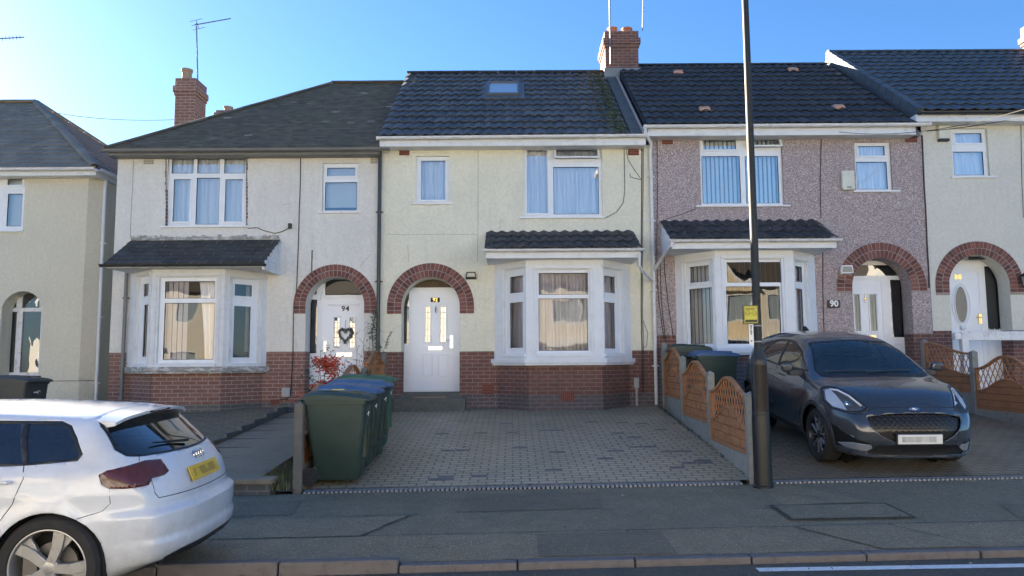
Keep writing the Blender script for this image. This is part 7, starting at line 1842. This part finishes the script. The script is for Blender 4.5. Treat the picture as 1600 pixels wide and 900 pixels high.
def branchy(mbs, root, tip, r, n, spread, rng):
    pts = [root.lerp(tip, k/6)+Vector((rng.uniform(-1, 1), rng.uniform(-1, 1), rng.uniform(-.4, .4)))*spread*.25*(k/6) for k in range(7)]
    mbs.tube(pts, [r*(1-.8*k/6) for k in range(7)], 5); ends = list(pts[3:])
    for i in range(n):
        b = pts[rng.randint(2, 6)]; t = b+Vector((rng.uniform(-1, 1), rng.uniform(-1, 1), rng.uniform(-.2, .9))).normalized()*spread*rng.uniform(.5, 1)
        q = b.lerp(t, .5)+Vector((0, 0, rng.uniform(-.02, .05))); mbs.tube([b, q, t], [r*.35, r*.25, r*.12], 4); ends += [q, t, b.lerp(q, .5), q.lerp(t, .5)]
    return ends
rng = random.Random(3)
e = empty('berry_bush', (-2.95, 11.3, GZ(-2.9, 11.3))); tag(e, 'straggly bush with red orange leaves and bare twigs behind the bins by door 94', 'bush')
sm = MB(); ends = []; root = Vector((-2.9, 11.4, GZ(-2.9, 11.3)))
for px_, py_, n_ in ((510, 562, 9), (495, 575, 9), (488, 610, 7), (525, 575, 8), (500, 545, 6), (555, 590, 6), (545, 560, 5), (482, 590, 6), (570, 585, 5), (515, 600, 8)):
    t = P(px_, py_, 11.3+rng.uniform(-.35, .2)); ends += branchy(sm, root+Vector((rng.uniform(-.1, .1), rng.uniform(-.15, .15), 0)), t, .012, n_, .20, rng)
sm.build('stem', M['stem'], e, smooth=True)
g = MB(); 
for p in ends:
    for k in range(4): leaf(g, p+Vector((rng.gauss(0, .03), rng.gauss(0, .03), rng.gauss(0, .03))), rng.uniform(.014, .028))
g.build('foliage', M['leaf_dk'], e)
g = MB()
for px_, py_, sx_, sz_, n_ in ((513, 566, .10, .045, 260), (522, 584, .04, .08, 90), (507, 602, .09, .03, 150), (510, 573, .06, .05, 90)):
    c = P(px_, py_, 11.0)
    for k in range(n_): leaf(g, c+Vector((rng.gauss(0, sx_), rng.gauss(0, .08), rng.gauss(0, sz_))), rng.uniform(.022, .040), .6)
g.build('red_leaves', M['leaf_red'], e)
g = MB()
for k in range(40):
    c = P(rng.uniform(520, 545), rng.uniform(570, 615), 10.9); leaf(g, c, rng.uniform(.012, .02), .8)
g.build('buds', M['leaf_pale'], e)
e = empty('berry_bush', (-2.8, 9.6, GZ(-2.8, 9.6))); tag(e, 'low trailing orange leaved bush spilling by the near timber post', 'bush')
sm = MB(); ends = []
for px_, py_ in ((476, 615), (470, 622), (484, 608), (464, 630), (495, 602)):
    ends += branchy(sm, Vector((-2.75, 9.8, GZ(-2.8, 9.7))), P(px_, py_, 9.8), .009, 6, .12, rng)
sm.build('stem', M['stem'], e, smooth=True); g = MB()
for k in range(110):
    c = P(rng.gauss(474, 7), rng.gauss(622, 7), 9.75+rng.gauss(0, .06)); leaf(g, c, rng.uniform(.012, .024), .6)
g.build('red_leaves', M['leaf_red'], e)
e = empty('ivy', (-2.6, 14.8, .7)); tag(e, 'thin dark ivy climbing the black downpipe between the two arches', 'climber')
sm = MB(); path = [P(x, y, 14.86) for x, y in ((588, 600), (580, 570), (583, 545), (581, 520), (585, 500), (587, 488))]; sm.tube(path, .008, 5)
path2 = [P(x, y, 14.4) for x, y in ((602, 545), (605, 530), (611, 518))]; sm.tube(path2, .005, 5); sm.build('stem', M['stem'], e); g = MB()
for k in range(420):
    t = rng.random(); i = min(4, int(t*5)); c = path[i].lerp(path[i+1], t*5-i); w = .035+.10*(1-t)**2
    leaf(g, c+Vector((rng.gauss(0, w), rng.uniform(-.06, .0), rng.gauss(0, .04))), rng.uniform(.012, .026), .7)
for k in range(40):
    t = rng.random(); c = path2[0].lerp(path2[2], t); leaf(g, c+Vector((rng.gauss(0, .015), rng.gauss(0, .02), 0)), rng.uniform(.012, .02), .7)
g.build('foliage', M['leaf_dk'], e)
e = empty('bare_shrub', (-2.75, 13.2, GZ(-2.8, 13.2))); tag(e, 'leafless twiggy shrub in front of the white door numbered 94', 'bush')
sm = MB(); ends = []
for px_, py_ in ((560, 525), (572, 510), (567, 545), (580, 530), (590, 520), (600, 535), (612, 510)):
    ends += branchy(sm, Vector((-2.7, 13.2, GZ(-2.7, 13.2))), P(px_, py_, 13.2), .009, 6, .22, rng)
sm.build('stem', M['stem'], e, smooth=True); g = MB()
for p in ends[::2]: leaf(g, p, .018)
g.build('foliage', M['leaf_dk'], e)
# border weeds beside the near timber post
g = MB()
for k in range(1500):
    y = 8.82+abs(rng.gauss(0, 1.1)); x = rng.uniform(-2.95, -2.56)
    if y > 13: continue
    z = GZ(x, y)+.02; h = rng.uniform(.03, .14)*(1.25 if y < 9.6 else .8); a = rng.random()*6.28; l = rng.uniform(.01, .07)
    b = Vector((x, y, z)); t = b+Vector((math.cos(a)*l, math.sin(a)*l, h)); s = Vector((-math.sin(a), math.cos(a), 0))*rng.uniform(.004, .012)
    g.quad(b-s*.5, b+s*.5, b.lerp(t, .6)+s, t); 
tag(g.build('weeds', M['leaf_y']), 'straggly weeds in the narrow border beside the timber post', 'weeds', kind='stuff')
g = MB()
for k in range(700):
    c = rng.choice(((-2.46, 1), (2.78, 1), (-2.5, 2))); 
    if c[1] == 1: x, y = c[0]+rng.gauss(0, .02), rng.uniform(8.9, 14.9)
    else: x, y = rng.uniform(-4, 8), 14.93-abs(rng.gauss(0, .03))-(.68 if 0 < 1 else 0)
    if c[1] == 2: continue
    leaf(g, Vector((x, y, GZ(x, y)+rng.uniform(.01, .03))), rng.uniform(.008, .02), .7)
tag(g.build('moss', M['moss']), 'moss and small weeds along the drive edges', 'moss', kind='stuff')
